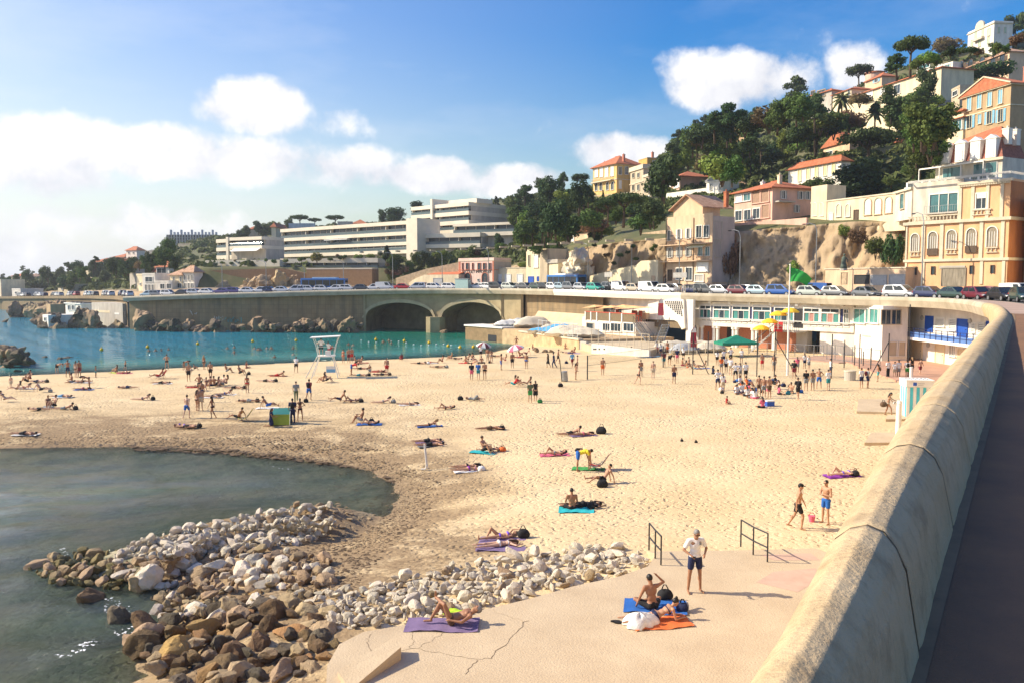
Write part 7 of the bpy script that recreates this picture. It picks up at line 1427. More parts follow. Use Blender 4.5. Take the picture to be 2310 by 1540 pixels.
def wear_mb(k,fem,typ):
 mb=MB();M=fmat(k);up,f,sd=k['up'],k['fwd'],k['side'];e=lambda c,r:mb.ball(c,r,12,9,M);n=10
 if typ in('trunks','speedo','bikini','trousers','skirt'):
  w=.178;e(k['pel']-up*.01,(w,.122,.105 if typ!='bikini' else.08))
  for s in(-1,1):e(k['pel']+sd*s*.075-f*.057-up*.045,(.104,.098,.095 if typ!='bikini' else.08))
  for s in 'LR':
   a,b=k['hip'+s],k['kne'+s]
   if typ=='trunks':cap(mb,a,a.lerp(b,.55),.102,.092,n)
   elif typ=='speedo':cap(mb,a,a.lerp(b,.1),.1,.092,n)
   elif typ=='bikini':cap(mb,a,a.lerp(b,.02),.096,.09,n)
   elif typ=='trousers':cap(mb,a,b,.1,.068,n);cap(mb,b,k['ank'+s],.068,.055,n)
   else:cap(mb,a,a.lerp(b,.9),.115,.125,n)
 elif typ=='bra':
  e(k['chest']-up*.005,(.153,.107,.055))
  for s in(-1,1):e(k['chest']+sd*s*.07+f*.078,(.064,.064,.06))
 else:
  dz=0;e(k['pel']+up*.02,(.175,.12,.13));e(k['pel']+up*.16,(.158,.11,.16));e(k['chest'],(.184,.128,.17));e(k['pel']+up*.43,(.165,.1,.075));cap(mb,k['shoL'],k['shoR'],.074,.074,n)
  if fem:
   for s in(-1,1):e(k['chest']+sd*s*.07+f*.078,(.068,.066,.066))
  if typ=='tee':
   for s in 'LR':cap(mb,k['sho'+s],k['sho'+s].lerp(k['elb'+s],.62),.070,.066,n)
  if typ=='dress':
   for s in 'LR':cap(mb,k['hip'+s],k['hip'+s].lerp(k['kne'+s],.8),.12,.13,n)
 return mb
def remesh(mb,vox,name,m,smooth=3):
 me=mb.mesh('tmp',None);o=bpy.data.objects.new('tmp',me);COL.objects.link(o);r=o.modifiers.new('r','REMESH');r.mode='VOXEL';r.voxel_size=vox;r.use_smooth_shade=True;s=o.modifiers.new('s','SMOOTH');s.iterations=smooth;s.factor=.5
 dg=bpy.context.evaluated_depsgraph_get();dg.update();out=bpy.data.meshes.new_from_object(o.evaluated_get(dg));bpy.data.objects.remove(o);bpy.data.meshes.remove(me);out.name=name;out.materials.clear();out.materials.append(m);return out
PCACHE={}
def pmesh(pose,fem,part,near):
 key=(pose,fem,part,near)
 if key in PCACHE:return PCACHE[key]
 k=skel(pose,fem);vox=.013 if near else.03
 if('z',pose,fem)not in PCACHE:b=body_mb(k,fem,False);PCACHE[('z',pose,fem)]=min(v[2]for v in b.v)+.006
 dz=PCACHE[('z',pose,fem)]
 if part=='body':me=remesh(body_mb(k,fem,near),vox,'person',SKIN[1],4 if near else 2)
 elif part.startswith('hair'):
  mb=MB();HM=fmat(k,True);c=k['head'];mb.ball(c+k['hd']*.03-k['hfwd']*.014,(.084,.098,.098),12,8,HM)
  if part=='hair_long':cap(mb,c-k['hfwd']*.07,k['neck']-k['up']*.10-k['fwd']*.10,.07,.045,8)
  if part=='hair_bun':mb.ball(c+k['hd']*.12-k['hfwd']*.05,.045,8,6)
  me=mb.mesh('hair',HAIR['k'],True)
 elif part=='cap_hat':
  mb=MB();c=k['head'];mb.ball(c+k['hd']*.045,(.088,.104,.085),12,8,fmat(k,True));a=c+k['hfwd']*.09+k['hd']*.05;q=c+k['hfwd']*.17+k['hd']*.04;mb.add([a+k['hside']*.07,a-k['hside']*.07,q-k['hside']*.05,q+k['hside']*.05]+[x-k['hd']*.012 for x in(a+k['hside']*.07,a-k['hside']*.07,q-k['hside']*.05,q+k['hside']*.05)],[(0,1,2,3),(4,7,6,5),(0,3,7,4),(1,5,6,2),(2,6,7,3),(0,4,5,1)]);me=mb.mesh('cap',CM['black'],True)
 elif part=='glasses':
  mb=MB();c=k['head']+k['hfwd']*.093+k['hd']*.018
  for s in(-1,1):mb.ball(c+k['hside']*s*.032,(.026,.012,.019),8,6,fmat(k,True));cap(mb,c+k['hside']*s*.06,k['head']+k['hside']*s*.078+k['hd']*.02,.005,.004,5)
  cap(mb,c-k['hside']*.03,c+k['hside']*.03,.005,.005,5);me=mb.mesh('sunglasses',CM['black'],True)
 elif part=='pack':
  mb=MB();c=k['chest']-k['fwd']*.19-k['up']*.05;mb.ball(c,(.15,.1,.22),12,8,fmat(k));me=mb.mesh('backpack',CM['black'],True)
 else:me=remesh(wear_mb(k,fem,part),vox if near else.026,part,CM['black'],3)
 for v in me.vertices:v.co.z-=dz
 PCACHE[key]=me;return me
WEAR={'t':'trunks','s':'speedo','b':'bikini','T':'tee','D':'dress','L':'trousers','V':'vest','K':'skirt','P':'pack'};WN={'t':'shorts','s':'swim briefs','b':'bikini','T':'shirt','D':'dress','L':'trousers','V':'top','K':'skirt','P':'backpack'}
def sand_many(pts):
 px=np.array([p[0]for p in pts],float);py=np.array([p[1]for p in pts],float);u=(px-CX)/F;v=(CY-py)/F;ry=_c+v*_s;rz=-_s+v*_c;Z=np.full(px.shape,1.0)
 for _ in range(4):t=(Z-E)/rz;Z=land_z(u*t,ry*t)
 t=(Z-E)/rz;return[Vector(q)for q in zip(u*t,ry*t,Z)]
def on_sand(px,py,dip=None):
 if dip is not None:return atZ(px,py,0)-Vector((0,0,dip))
 p=atZ(px,py,1.0)
 for _ in range(4):p=atZ(px,py,zl(p.x,p.y))
 return p
npers=[0]
def person(loc,pose,face,who,wear,where,near=False,sc=1.0,skin=None,hair=None,group=None,extra=()):
 r=random.Random(npers[0]*31+7);npers[0]+=1;fem=who[0]=='w';sc=sc*(.93 if fem else 1)*({'c':.68}.get(who[0],1))*r.uniform(.97,1.03);key=fem
 o=link('person',pmesh(pose,fem,'body',near));o.location=loc;o.rotation_euler=(0,0,R(face));o.scale=(sc,)*3
 paint(o,SKIN[skin if skin is not None else r.choice((0,1,1,2,2,1))]);hs=hair or r.choice('kkbbkf' if fem else 'kkbbkb');ht={'b':'hair_bun'}.get(hs[1:2],'hair_long' if fem and 'n' not in hs else 'hair_short')
 if 'x' not in hs:paint(link('hair',pmesh(pose,fem,ht,near),o),HAIR[hs[0]])
 words=[]
 for w in wear.split(','):
  if not w:continue
  c,t=w[1:],w[0]
  q=link({'T':'shirt','D':'dress','P':'backpack','L':'trousers','V':'top','K':'skirt'}.get(t,'swimwear' if t in 'sb' else 'shorts'),pmesh(pose,fem,WEAR[t],near),o);paint(q,CM[c]);words.append('%s %s'%(c,WN[t]))
  if t=='b':paint(link('bikini_top',pmesh(pose,fem,'bra',near),o),CM[c])
 for x in extra:link({'cap_hat':'cap','glasses':'sunglasses'}[x],pmesh(pose,fem,x,near),o)
 noun={'m':'man','w':'woman','c':'child'}[who[0]];lab='%s in %s %s %s'%(noun,' and '.join(words[:2]),PHRASE[pose],where)if words else '%s %s %s'%(noun,PHRASE[pose],where)
 if len(lab.split())>16:lab='%s in %s %s %s'%(noun,words[0],PHRASE[pose],where)
 if len(lab.split())>16:lab='%s in %s %s'%(noun,words[0],where)
 tag(o,lab,'person',group);return o
def towel(loc,rz,c,label,L=1.7,w=.7,name='towel',cat='towel'):
 s=random.Random(label).random()*9
 def f(u,v):x,y=(u-.5)*w,(v-.5)*L;return(x+.03*math.sin(v*9+s),y,.02+.018*math.sin(u*9+s)*math.sin(v*7+s*2)+.012*math.sin(v*23+s))
 me=MB().grid(f,8,14).add([(-w/2,-L/2,-.02),(w/2,-L/2,-.02),(w/2,L/2,-.02),(-w/2,L/2,-.02)],[(0,3,2,1)]);o=me.build(name,CM[c],None,loc,smooth=True,fix=False);o.rotation_euler=(0,0,R(rz));o.location.z=zl(loc[0],loc[1])+.015 if name=='towel' and loc[2]<1.45 else loc[2];return tag(o,label,cat)
def bag(loc,c,label,s=.34,name='bag',rz=0.0):
 r=random.Random(label);mb=MB()
 def f(u,v):t=math.pi*v;a=2*math.pi*u;q=1+.12*math.sin(a*3+r.random()*0+s*20)+.1*math.sin(a*2+v*6);return(s*.58*math.sin(t)**.7*math.cos(a)*q,s*.42*math.sin(t)**.7*math.sin(a)*q,s*.4-s*.45*math.cos(t)*(1+.1*math.cos(a*2)))
 e=mb.grid(f,14,8).build(name,CM[c],None,loc,smooth=True);MB().tube([(-s*.25,0,s*.85),(-.1*s,.05,s*1.15),(.1*s,.05,s*1.15),(s*.25,0,s*.85)],.018,5).build('strap',CM['black'],e,smooth=True);e.rotation_euler=(0,0,rz);return tag(e,label,'bag')
ZA,ZBb,ZC,ZD,ZG=(0,740,3.85),(550,740,3.85),(1100,640,3.85),(1480,680,2.783),(1100,900,2.31)
def crowd(zoom,rows):
 ox,oy,k=zoom
 for row in rows.strip().split('\n'):
  d,where=row.split('|');f=d.split();x,y=ox+float(f[0])/k,oy+float(f[1])/k;dip=None;tw=None;bg=None
  for q in f[6:]:
   if q[0]=='d' and q[1:2].isdigit():dip=float(q[1:])
   elif q.startswith('tw='):tw=q[3:]
   elif q.startswith('bg='):bg=q[3:]
  p=on_sand(x,y,dip);face=float(f[3]);o=person(p,f[2],face,f[4],'' if f[5]=='-' else f[5],where.strip())
  if f[2]in('su','sn','pr','pe','sl'):
   o.location.z=zl(p.x,p.y)+.02
  if tw:towel((p.x,p.y+.05,p.z),face,tw,'%s towel under the %s %s'%(tw,{'m':'man','w':'woman','c':'child'}[f[4][0]],where.strip()))
  if bg:q=on_sand(x+12,y);bag((q.x+.35,q.y,q.z),bg,'%s bag beside the %s %s'%(bg,{'m':'man','w':'woman','c':'child'}[f[4][0]],where.strip()))
crowd(ZA,'''500 392 bd 80 m tblack | at the far left water's edge
590 425 hh 180 m tnavy | on wet sand left of the brown-red pair
660 425 st 170 w bblack | left of a pair on the far shore
690 423 st 190 m tmaroon | right of a pair on the far shore
833 424 st 100 c tteal | alone at the shore between pair and sunbathers
1010 388 sk 250 w bblack tw=lime | at the shoreline beside a green towel
1075 392 su 270 w bred tw=pink | at the shoreline on a patterned towel
1090 362 wk 100 c tblack | running along the shallows
1167 330 wd 0 m tblack d.55 | in the shallows, left of two bathers
1207 328 wd 20 m tnavy d.55 | in the shallows, right of two bathers
1450 360 hh 180 m sblack | facing the sea alone in the shallows
1478 300 wd 180 w bpurple d.9 | deeper behind the man in black briefs
1602 362 bd 90 w bblack | stooping at the shore beside a child
1690 360 sk 90 c tblack | at the shoreline next to the stooping woman
1772 358 st 160 w bblack | at the shore right of the stooping woman
1640 462 st 20 m tblack | holding a pale swim ring
1828 440 st 190 m tblack | behind the sitting group, facing the sea
1970 385 sk 100 m tgrey | between shore and group, hugging knees
2085 402 sk 80 m tblack bg=black | with dark things beside the shore
2140 346 sc 60 w bred | at the very edge of the bay
1700 515 su 270 w bmaroon tw=red | left of the sitting group
1745 540 sk 60 m tblack | front left of the sitting group
1795 515 sk 30 w bblack | second from left in the sitting group
1830 500 sc 200 m tnavy | in the middle of the sitting group
1865 508 sk 170 m tblack | darkest back in the sitting group
1900 495 sc 150 w bblack | tall in the middle of the sitting group
1935 500 sk 320 m tgrey | right middle of the sitting group
1965 490 sk 280 w bnavy | right end of the sitting group
2045 525 pr 270 m tblack bg=black | right of the sitting group beside dark bags
2147 560 st 180 w bred | alone in the mid-left sand
258 450 sk 350 m tmaroon | topmost of the left shore cluster
240 475 sk 300 m tblack | second of the left shore cluster
330 470 pr 270 m tnavy bg=black | in the left shore cluster
625 470 sc 300 m tgrey | at left end of a white towel
710 472 su 90 m tblack tw=white | stretched on the white towel, left shore
770 515 bd 300 w bblack | reaching over a violet towel
725 535 pr 270 w bpink tw=blue | on a striped towel at left
1385 435 sl 280 m tred | on a red beach chair near the shore
97 525 st 0 c tbeige | small, at the far left
148 545 sl 270 w bbrown | near the small child at far left
215 525 pe 270 w bred tw=white | behind the small child at far left
355 555 sl 90 m tblack bg=grey | alone with a grey bag at left
545 600 pr 270 m tsky tw=white | below the alone man with grey bag
1410 482 pr 270 m tblack tw=white | on white towel left of the sitting group
1100 522 pr 90 m tnavy | alone on bare sand at mid-left
45 638 sl 90 w bblack | stretching at the left edge
1245 622 pe 270 w bnavy bg=black | alone centre-left on bare sand
420 685 sk 30 w bblack tw=grey | left of three behind each other
475 690 sk 330 m tblack | right of three behind each other
330 715 su 90 m tblack | legs stretched left of the sitting pair
570 705 pe 270 m tgrey bg=black | on the right of the sitting pair
1625 782 wk 170 m tblue | left of the three strollers
1712 715 st 150 w bblack | first of a close pair
1742 712 st 200 m tbeige | second of a close pair
1752 640 st 180 m tnavy | behind the close pair
1845 782 wk 265 w bblack | striding left past the close pair
1960 578 pe 270 w bblue tw=white | right of the close pair
1850 602 pr 270 w bblack tw=white | behind the striding woman
1735 575 hh 170 m tblack | behind white towels, left
2072 800 sl 250 m tblack | on a yellow beach chair
1600 852 su 90 w bviolet | in a pair lying near seaweed
1640 860 su 270 m tblack bg=black | with a dark bag near seaweed
220 912 pr 270 m tblack tw=white | by the left edge near seaweed
2150 640 pr 90 m tgrey bg=black | in front of the mid-left sitters
1293 206 wd 0 m - d1.25 | swimming under the left yellow buoys
1353 200 wd 0 m - d1.3 | swimming second from left buoy
1402 198 wd 60 w bred d1.2 | swimming beside another left of centre
1466 192 wd 0 m - d1.3 | swimming right of a close couple
1975 180 wd 0 m - d1.3 | swimming below the middle buoy
2035 174 wd 0 w - d1.2 | swimming farther below the middle buoy
2035 226 wd 0 w bred d1.0 | bathing chest deep left of a couple
2108 228 wd 90 m - d.9 | left of a bathing couple
2126 248 wd 270 w bred d.8 | right of a bathing couple
1937 294 wd 40 m tblack d.7 | bending in the shallow bay
2040 298 wd 0 c - d.6 | splashing near the shore
2240 192 wd 0 m - d1.3 | swimming, left of two heads
2262 192 wd 0 m - d1.3 | swimming, right of two heads''')
crowd(ZBb,'''455 386 wk 180 m Twhite,tblack | with blue shoulders walking to the sea
865 302 st 350 w bred | by the lifeguard chair at the water
912 300 st 20 m tmaroon | left of the two by the water
937 296 st 200 m tred | right of the two by the water
940 402 bd 100 m Tred,tblue | crouching right of the lifeguard chair
972 312 sk 90 m tblack | sitting close to the lifeguard chair
1020 302 sk 270 w bmaroon tw=red | near the water right of the chair
1010 415 pr 270 m tteal bg=black | below the crouching man
1242 406 st 180 m tred | facing the bay among dark bags
1095 412 st 0 c tgrey | small, left of the man in red shorts
1190 410 pr 90 m tblack bg=black | on dark things near the child
1170 380 su 270 w bred tw=red | behind the small child
1020 358 pr 270 m tblack | just behind the crouching man
690 472 sk 250 w bbrown | left of two under the lifeguard chair
718 466 sk 90 m tblack | right of two under the lifeguard chair
300 415 pe 270 m tred tw=red | left of the lifeguard ladder
200 465 pr 270 m tblack bg=black | near the left edge of the chair's shadow
1978 450 st 180 m Tblack,tpink | left of three facing the crowd
2036 446 st 170 m Tblue,tteal | middle of three facing the crowd
2092 446 st 190 m sblack | right of three facing the crowd
2235 362 st 90 m tblue | playing ball near the bay corner
455 642 wk 20 m Tgrey,Lcamo bg=black | carrying a jacket across the sand
567 624 wk 170 m Tmaroon,tblue,Pblack | with a shoulder bag
205 695 sl 90 m tblue tw=white | on a white towel behind the tent
235 850 kn 90 w Dnavy | at the tent's left side
425 826 st 190 m Tnavy,Lnavy,Pblack | beside the green tent
490 806 hh 200 w bblack | right of the green tent
840 642 sl 280 m tnavy | left of a middle-sand couple
935 642 sn 280 w bmaroon bg=black | right of a middle-sand couple
1215 648 pe 280 w bgrey bg=grey | alone on mid sand
1440 668 pr 280 w bbeige tw=white | on thin white cloth in mid sand
1755 704 sn 280 w bblack | bare sand centre, dark bikini
2000 628 sn 80 w Dgrey | patterned clothes, feet to the right
1020 820 sk 270 m tbeige bg=black | bending over a dark bag in mid sand
1090 836 sn 270 w bblack tw=blue | next to the man with the dark bag
1615 852 pe 280 w bblack tw=blue | alone above the seaweed corner
2150 880 pr 285 m tbrown bg=black | right-centre with a dark backpack
1610 990 pr 285 m tblack tw=lilac | back one of a pair near the white pole
1630 1022 pr 285 m tblack tw=grey | front one of a pair near the white pole
2085 1082 sk 60 m tblack tw=turquoise | rubbing lotion on a companion
2150 1070 sn 275 w bbrown bg=orange | receiving lotion on a turquoise towel
1945 1215 pr 285 w bblack | behind the woman in purple
1960 1240 pr 285 w bpurple tw=white bg=white | front of two near orange bag
95 182 wd 0 m - d1.3 | swimming left of the centre buoy
130 196 wd 0 m - d1.3 | first of two close swimmers
146 196 wd 0 w - d1.3 | second of two close swimmers
202 180 wd 0 m - d1.3 | swimming above two close heads
240 187 wd 0 m - d1.2 | swimming right of two close heads
268 258 wd 0 m - d1.25 | swimming nearer the beach
430 186 wd 0 w - d1.0 | waist deep below the centre buoy
430 234 wd 0 m - d1.3 | low in water below the centre buoy
555 206 wd 60 m tblack d.8 | turning toward a couple in the water
632 225 wd 60 w bred d.5 | left of a couple before the chair
648 218 wd 280 m tblack d.5 | right of a couple before the chair
910 154 wd 0 m - d1.1 | swimming behind the chair canopy
950 155 wd 0 m - d1.3 | swimming right of the chair canopy
1212 134 wd 0 m - d1.1 | bathing near the float line
1262 122 wd 0 m - d1.1 | farther bather near the float line
1282 146 wd 0 w bblack d1.0 | last bather along the float line
1370 280 sk 200 w Dmaroon | alone at the green water's edge
1530 312 pr 270 m tblack bg=white | left of the shore crowd
1620 305 su 90 w bred tw=white | at the left of the shore crowd
1690 345 su 270 m tblack bg=grey | lying before the shore crowd
1722 300 sk 300 w borange | sitting left in the shore crowd
1800 275 sk 250 w bbeige | near blue bag in the shore crowd
1845 272 su 270 m tblack | beside the sitter near blue bag
1925 305 sc 90 m tred tw=red | on red towel in shore crowd
1950 285 sk 270 w bblack | leaning together in shore crowd
1985 275 sc 150 m tnavy | middle back of shore crowd
2000 310 sk 60 w borange | middle front of shore crowd
2058 262 st 180 w Twhite,tblack | upright in the shore crowd
2065 305 sc 200 m tblack bg=black | seated under the upright woman
2118 300 st 170 m tbeige | tallest right of shore crowd
2150 305 st 200 w bgrey | right end of shore crowd
2185 250 su 270 m tblack | beyond the shore crowd by the rocks
2270 290 sk 250 w bred | between crowd and pink parasol''')
crowd(ZC,'''118 746 st 90 m tblue | leftmost ball player at the bay corner
215 732 st 10 m tblack | ball player with arms open
335 736 st 160 m sblue | ball player nearest the pink parasol
280 635 sk 90 w bred tw=red | under the pink parasol
340 620 sl 270 m tmaroon | right of the pink parasol
390 575 sc 60 m tbeige | by the rocks at the terrace wall
250 555 wd 0 m - d.8 | bathing in green water by the wall
525 726 wk 260 w Dblack | leading two others left
575 732 wk 265 m Tnavy,Lnavy | middle of three going left
612 692 wk 90 m tblack bg=navy | swinging a dark bag
735 724 wk 200 m Tsky,tmaroon | toward the terrace wall
765 832 st 100 w bbeige | close to the leaning waste bin
778 760 st 80 m tbrown | behind the woman by the waste bin
750 605 sk 250 w bred tw=violet | by the dark terrace wall
700 605 su 90 m tgrey | stretched below the terrace wall
675 565 sc 20 w bbeige | in shade under the sandstone wall
1000 792 st 5 m torange | arms spread at the volleyball net
1310 872 wk 100 m sblack | right of the net, nearest player
1330 808 st 190 m tgrey | behind the player in black briefs
1437 826 st 0 m tbeige | tanned older, right of the net
1620 866 st 10 m tnavy | rightmost volleyball player
1080 602 sk 110 m tblack | against the low white wall, left
1150 610 su 270 w bbrown | against the low white wall, middle
1240 610 sk 250 m tgrey | against the low white wall, right
232 892 sl 250 m Tred,tturquoise | left of three resting together
255 875 sk 100 w bblack | middle of three resting together
345 885 sl 270 w bbeige | right of three resting together
370 1032 st 20 m Tcamo,tgreen bg=green | left of two friends with bags
415 1016 st 200 w Dblack | right of two friends with bags
1470 612 st 200 w Twhite,tpink | left edge of the tent queue
1502 625 st 180 w Twhite,tnavy | second in the tent queue
1530 722 st 190 m Tmaroon,tteal | front of the tent queue
1560 612 st 170 m torange | bare back in the tent queue
1582 705 bd 30 m Tblack,tblack | lifting a lime green bag
1645 690 st 180 m Tnavy,tpink | with large bag before the court
1700 665 st 160 w Twhite,tblack | beside the court brace
1690 712 sc 90 m tmaroon | left of sitters under the brace
1735 738 sk 100 w borange | second sitter under the brace
1750 700 sc 250 m tblack | behind the sitters under the brace
1800 740 sk 60 w bturquoise | turquoise cap, under the brace
1868 735 sl 270 w bbeige tw=blue | last sitter under the brace
2075 1040 sc 60 c Tred | alone on open sand''')
crowd(ZC,'''1998 920 hh 200 m Twhite,tnavy | front left of the white-shirt group
2042 942 st 190 w Twhite,tbeige | front second of the white-shirt group
1992 702 st 170 w Twhite,tblack | at the gazebo's left edge
2028 772 st 180 w Torange,tgrey | orange among white shirts
2070 772 st 190 w Twhite,tblack | left middle of white-shirt group
2108 792 st 160 m Twhite,tbeige | centre of white-shirt group
2152 842 hh 180 m Twhite,tblack | right of centre, white-shirt group
2192 832 st 200 w Twhite,tgrey | behind centre right, white-shirt group
2240 842 st 190 m Twhite,tblack | right end of white-shirt group
2050 700 st 20 m Twhite,tnavy | back left under the gazebo
2110 690 hh 10 m Twhite,tblack | back centre under the gazebo
2205 690 st 0 w Twhite,tgrey | back right under the gazebo
1957 782 sc 100 w Tnavy,tblack | left of white-shirt group
2165 952 sc 150 w Twhite,tgrey | first seated in white, front
2210 945 sc 200 m Twhite,tnavy | second seated in white, front
2255 975 sc 190 w Twhite,tblack | third seated in white, front
2300 990 sc 220 w Twhite,tgrey | fourth seated in white, front
2190 870 sc 30 w Twhite,tblack | amid bags behind front sitters
2258 900 sk 60 m Torange,tblack | amid bags in orange''')
crowd(ZD,'''645 592 st 180 m tbrown | left of three bare backs
676 602 st 170 m tgrey | middle of three bare backs
710 606 st 200 m tbrown | right of three bare backs
770 548 sc 270 w bbeige | right of the three bare backs
745 520 sc 60 m Tblack,tblack | behind three bare backs
665 426 st 190 m tred | tall by the court post
740 436 st 170 m tgrey | before the stair, second tall figure
890 616 wk 185 m Tblack,tblack,Pblack | right of the flagpole
865 482 st 160 m Tblack,tmaroon | beside the flagpole foot
940 558 st 180 m Tblack,tgrey | left of four right of flagpole
982 556 st 190 m tgrey | second of four right of flagpole
1022 546 hh 350 m tblue | third of four right of flagpole
1080 558 st 200 m Twhite,tteal | fourth of four right of flagpole
1096 472 st 270 m Twhite,tnavy | at the ball court post
886 446 st 170 w Tpink,tgrey | before the concrete club pier
932 420 st 190 w Twhite,tnavy | left of two at court edge
958 432 st 200 w Twhite,tgrey | right of two at court edge
1288 542 st 200 m Twhite,tnavy | left of two by the concrete bin
1328 542 st 90 m Tgrey,tnavy,Pmaroon | right of two by the concrete bin
1392 502 st 250 w tturquoise,Pbrown | hair down, by the bin bags
1455 482 st 20 m Twhite,Lblack | left of three white shirts at cabins
1497 482 st 340 w Twhite,tbeige | middle of three white shirts at cabins
1522 482 st 10 m Twhite,tgrey | right of three white shirts at cabins
1575 482 st 170 m Twhite,tgreen,Pblack | first of three on terracotta court
1606 446 st 190 w Dblack | second of three on terracotta court
1657 466 wk 10 m tmaroon | third of three on terracotta court
668 666 sc 200 w Tpink,tblack | by the blue cool box
505 578 sc 30 w Twhite,tgrey | far left seated at bag heap
618 608 sc 160 w Twhite,tpink | rightmost seated in white
770 582 sc 90 w Tpink,tblack bg=teal | right seated at bag heap
850 572 sc 300 m tblack bg=blue | near flagpole on blue towel''')
Hh=lambda x,y:on_sand(x,y)
person(Hh(2003,936),'lg',60,'w','bbeige','reaching for the shower with a dark bag',True,hair='k');q=Hh(2003,936);bag((q.x-.34,q.y-.02,q.z+.62),'brown','dark bag on the arm of the woman at the shower',.4)
crowd(ZG,'''440 185 pe 285 m tblack | back one of two, beside black bag
500 190 pr 285 w bpink tw=lilac | front one of two, beside black bag
350 292 sn 275 w bgrey tw=pink | on long pink towel in mid sand
475 374 bd 100 m Tyellow,tblue | over companion by the red chair
525 365 bd 260 w borange tw=green | brown hair, at the red chair
1850 402 sn 280 w bviolet tw=purple bg=black | on purple towel near the parapet''')
for x,y,f_,pose,who,wear,wh,sk,hr,ex in((1362,1090,285,'sl','m','tblack','alone beside black bag in mid sand',1,'k',()),(1290,1148,190,'sc','m','tblack','back turned on turquoise towel',2,'k',()),(1318,1142,275,'pr','m','Tblack,tblack','dark beside the man on turquoise towel',3,'k',()),(1128,1216,285,'sn','w','bviolet','back one of two on lilac towels',1,'f',()),(1128,1232,285,'pr','w','bwhite','front one of two on lilac towels',0,'b',()),(1800,1192,75,'wk','m','tblack','in black cap facing the crossed-arms man',1,'k',('cap_hat',)),(1862,1180,300,'ac','m','tblue','with sunglasses near the parapet',1,'k',('glasses',))):
 person(Hh(x,y),pose,f_,who,wear,wh,True,skin=sk,hair=hr,extra=ex)
PLZ=1.62;Pz=lambda x,y:atZ(x,y,PLZ+.01)
pm=person(Pz(1567,1334),'ph',10,'m','Twhite,tnavy','on the concrete platform holding phone',True,1.03,2,'g',None,('glasses',));k_=skel('ph',False);w_=k_['wriR']+k_['hdirR']*.12;MB().box(-.035,.035,-.008,.008,-.07,.07,Matrix.Translation(w_-Vector((0,0,PCACHE[('z','ph',False)])))@Matrix.Rotation(.9,4,'X')).build('phone',CM['black'],pm);c_=k_['chest']+k_['fwd']*.135+k_['side']*.085+k_['up']*.06;MB().box(-.03,.03,-.006,.006,-.035,.035,Matrix.Translation(c_-Vector((0,0,PCACHE[('z','ph',False)])))).build('shirt_emblem',CM['grey'],pm)
towel(Pz(1478,1368),80,'blue','royal blue towel under the seated tanned man on the platform',1.7,1.0);person(Pz(1470,1376)+V3(0,0,.02),'hd',200,'m','tblack','broad-backed on blue platform towel',True,1.02,2,'k')
towel(Pz(1490,1405),100,'orange','bright orange towel under the prone woman on the platform',1.6,.75);person(Pz(1482,1398)+V3(0,0,.03),'pe',283,'w','bnavy','on orange platform towel, hair in bun',True,1.02,1,'kb')
towel(Pz(998,1409),88,'lilac','dusky purple towel under the older man on the platform',1.9,.85);person(Pz(1020,1408)+V3(0,0,.03),'xl',278,'m','sbrown','grey hair, on purple platform towel',True,1.02,2,'g')
towel(Hh(1135,1228),85,'lilac','lilac patterned towel under two women near the white stones',1.9,1.6);towel(Hh(1300,1150),85,'turquoise','turquoise towel under the man with turned back',1.5,.9);towel(Pz(1033,1383),60,'lime','lime green towel crumpled behind the older man on the platform',.7,.4)
p=Pz(1442,1410)
def crump(u,v):a=2*math.pi*u;t=math.pi/2*v;q=1+.25*math.sin(a*3+1)+.15*math.sin(a*7);return(.42*math.cos(a)*math.sin(t)*q,.26*math.sin(a)*math.sin(t)*q,.30*math.cos(t)*(1+.2*math.sin(a*5))+.01)
tag(MB().grid(crump,24,8).build('cloth',CM['white'],None,p,smooth=True,fix=False),'crumpled white cloth lying over the prone woman\'s lower legs','cloth')
bag(Pz(1500,1352),'black','black bag beside the seated tanned man on the platform',.36);bag(Pz(1540,1378),'navy','navy bundle at the head of the prone woman',.28)
for i,(x,y)in enumerate(((1388,1401),(1396,1404))):tag(MB().prism([(.14*math.cos(a)*(1 if math.cos(a)>0 else.9),.05*math.sin(a))for a in[k*.523 for k in range(12)]],0,.03).build('flip_flop',CM['black'],None,Pz(x,y)),'black sandal left of the white cloth, %s of the pair'%('left' if i==0 else 'right'),'sandal')
bag(Hh(1358,1098),'black','black bag before the man sitting alone in mid sand',.45);bag(Hh(1357,978),'black','tall pointed black bag right of two sunbathers',.55);bag(Hh(1180,1212),'black','dark bag at the heads of the two women on lilac towels',.4);bag(Hh(1334,1146),'black','dark heap right of the turquoise towel',.3);bag(Hh(1264,872),'black','black backpack standing alone on the sand',.4);bag(Hh(1038,902),'black','black bag left of the patterned reclining woman',.4)
for x,y in((1538,995),(1570,998)):bag(Hh(x,y),'black','small dark thing alone on open sand, %s one'%('left' if x<1550 else 'right'),.16)
rr_=random.Random(8)
for i in range(26):x,y=rr_.uniform(1625,1790),rr_.uniform(858,888);q=Hh(x,y);c=rr_.choice(['black','black','white','orange','navy','blue','pink']);bag(q,c,'%s bag in the heap of bags amid the white-shirt group'%c,rr_.uniform(.22,.4))['group']='bags heaped amid the white-shirt group'
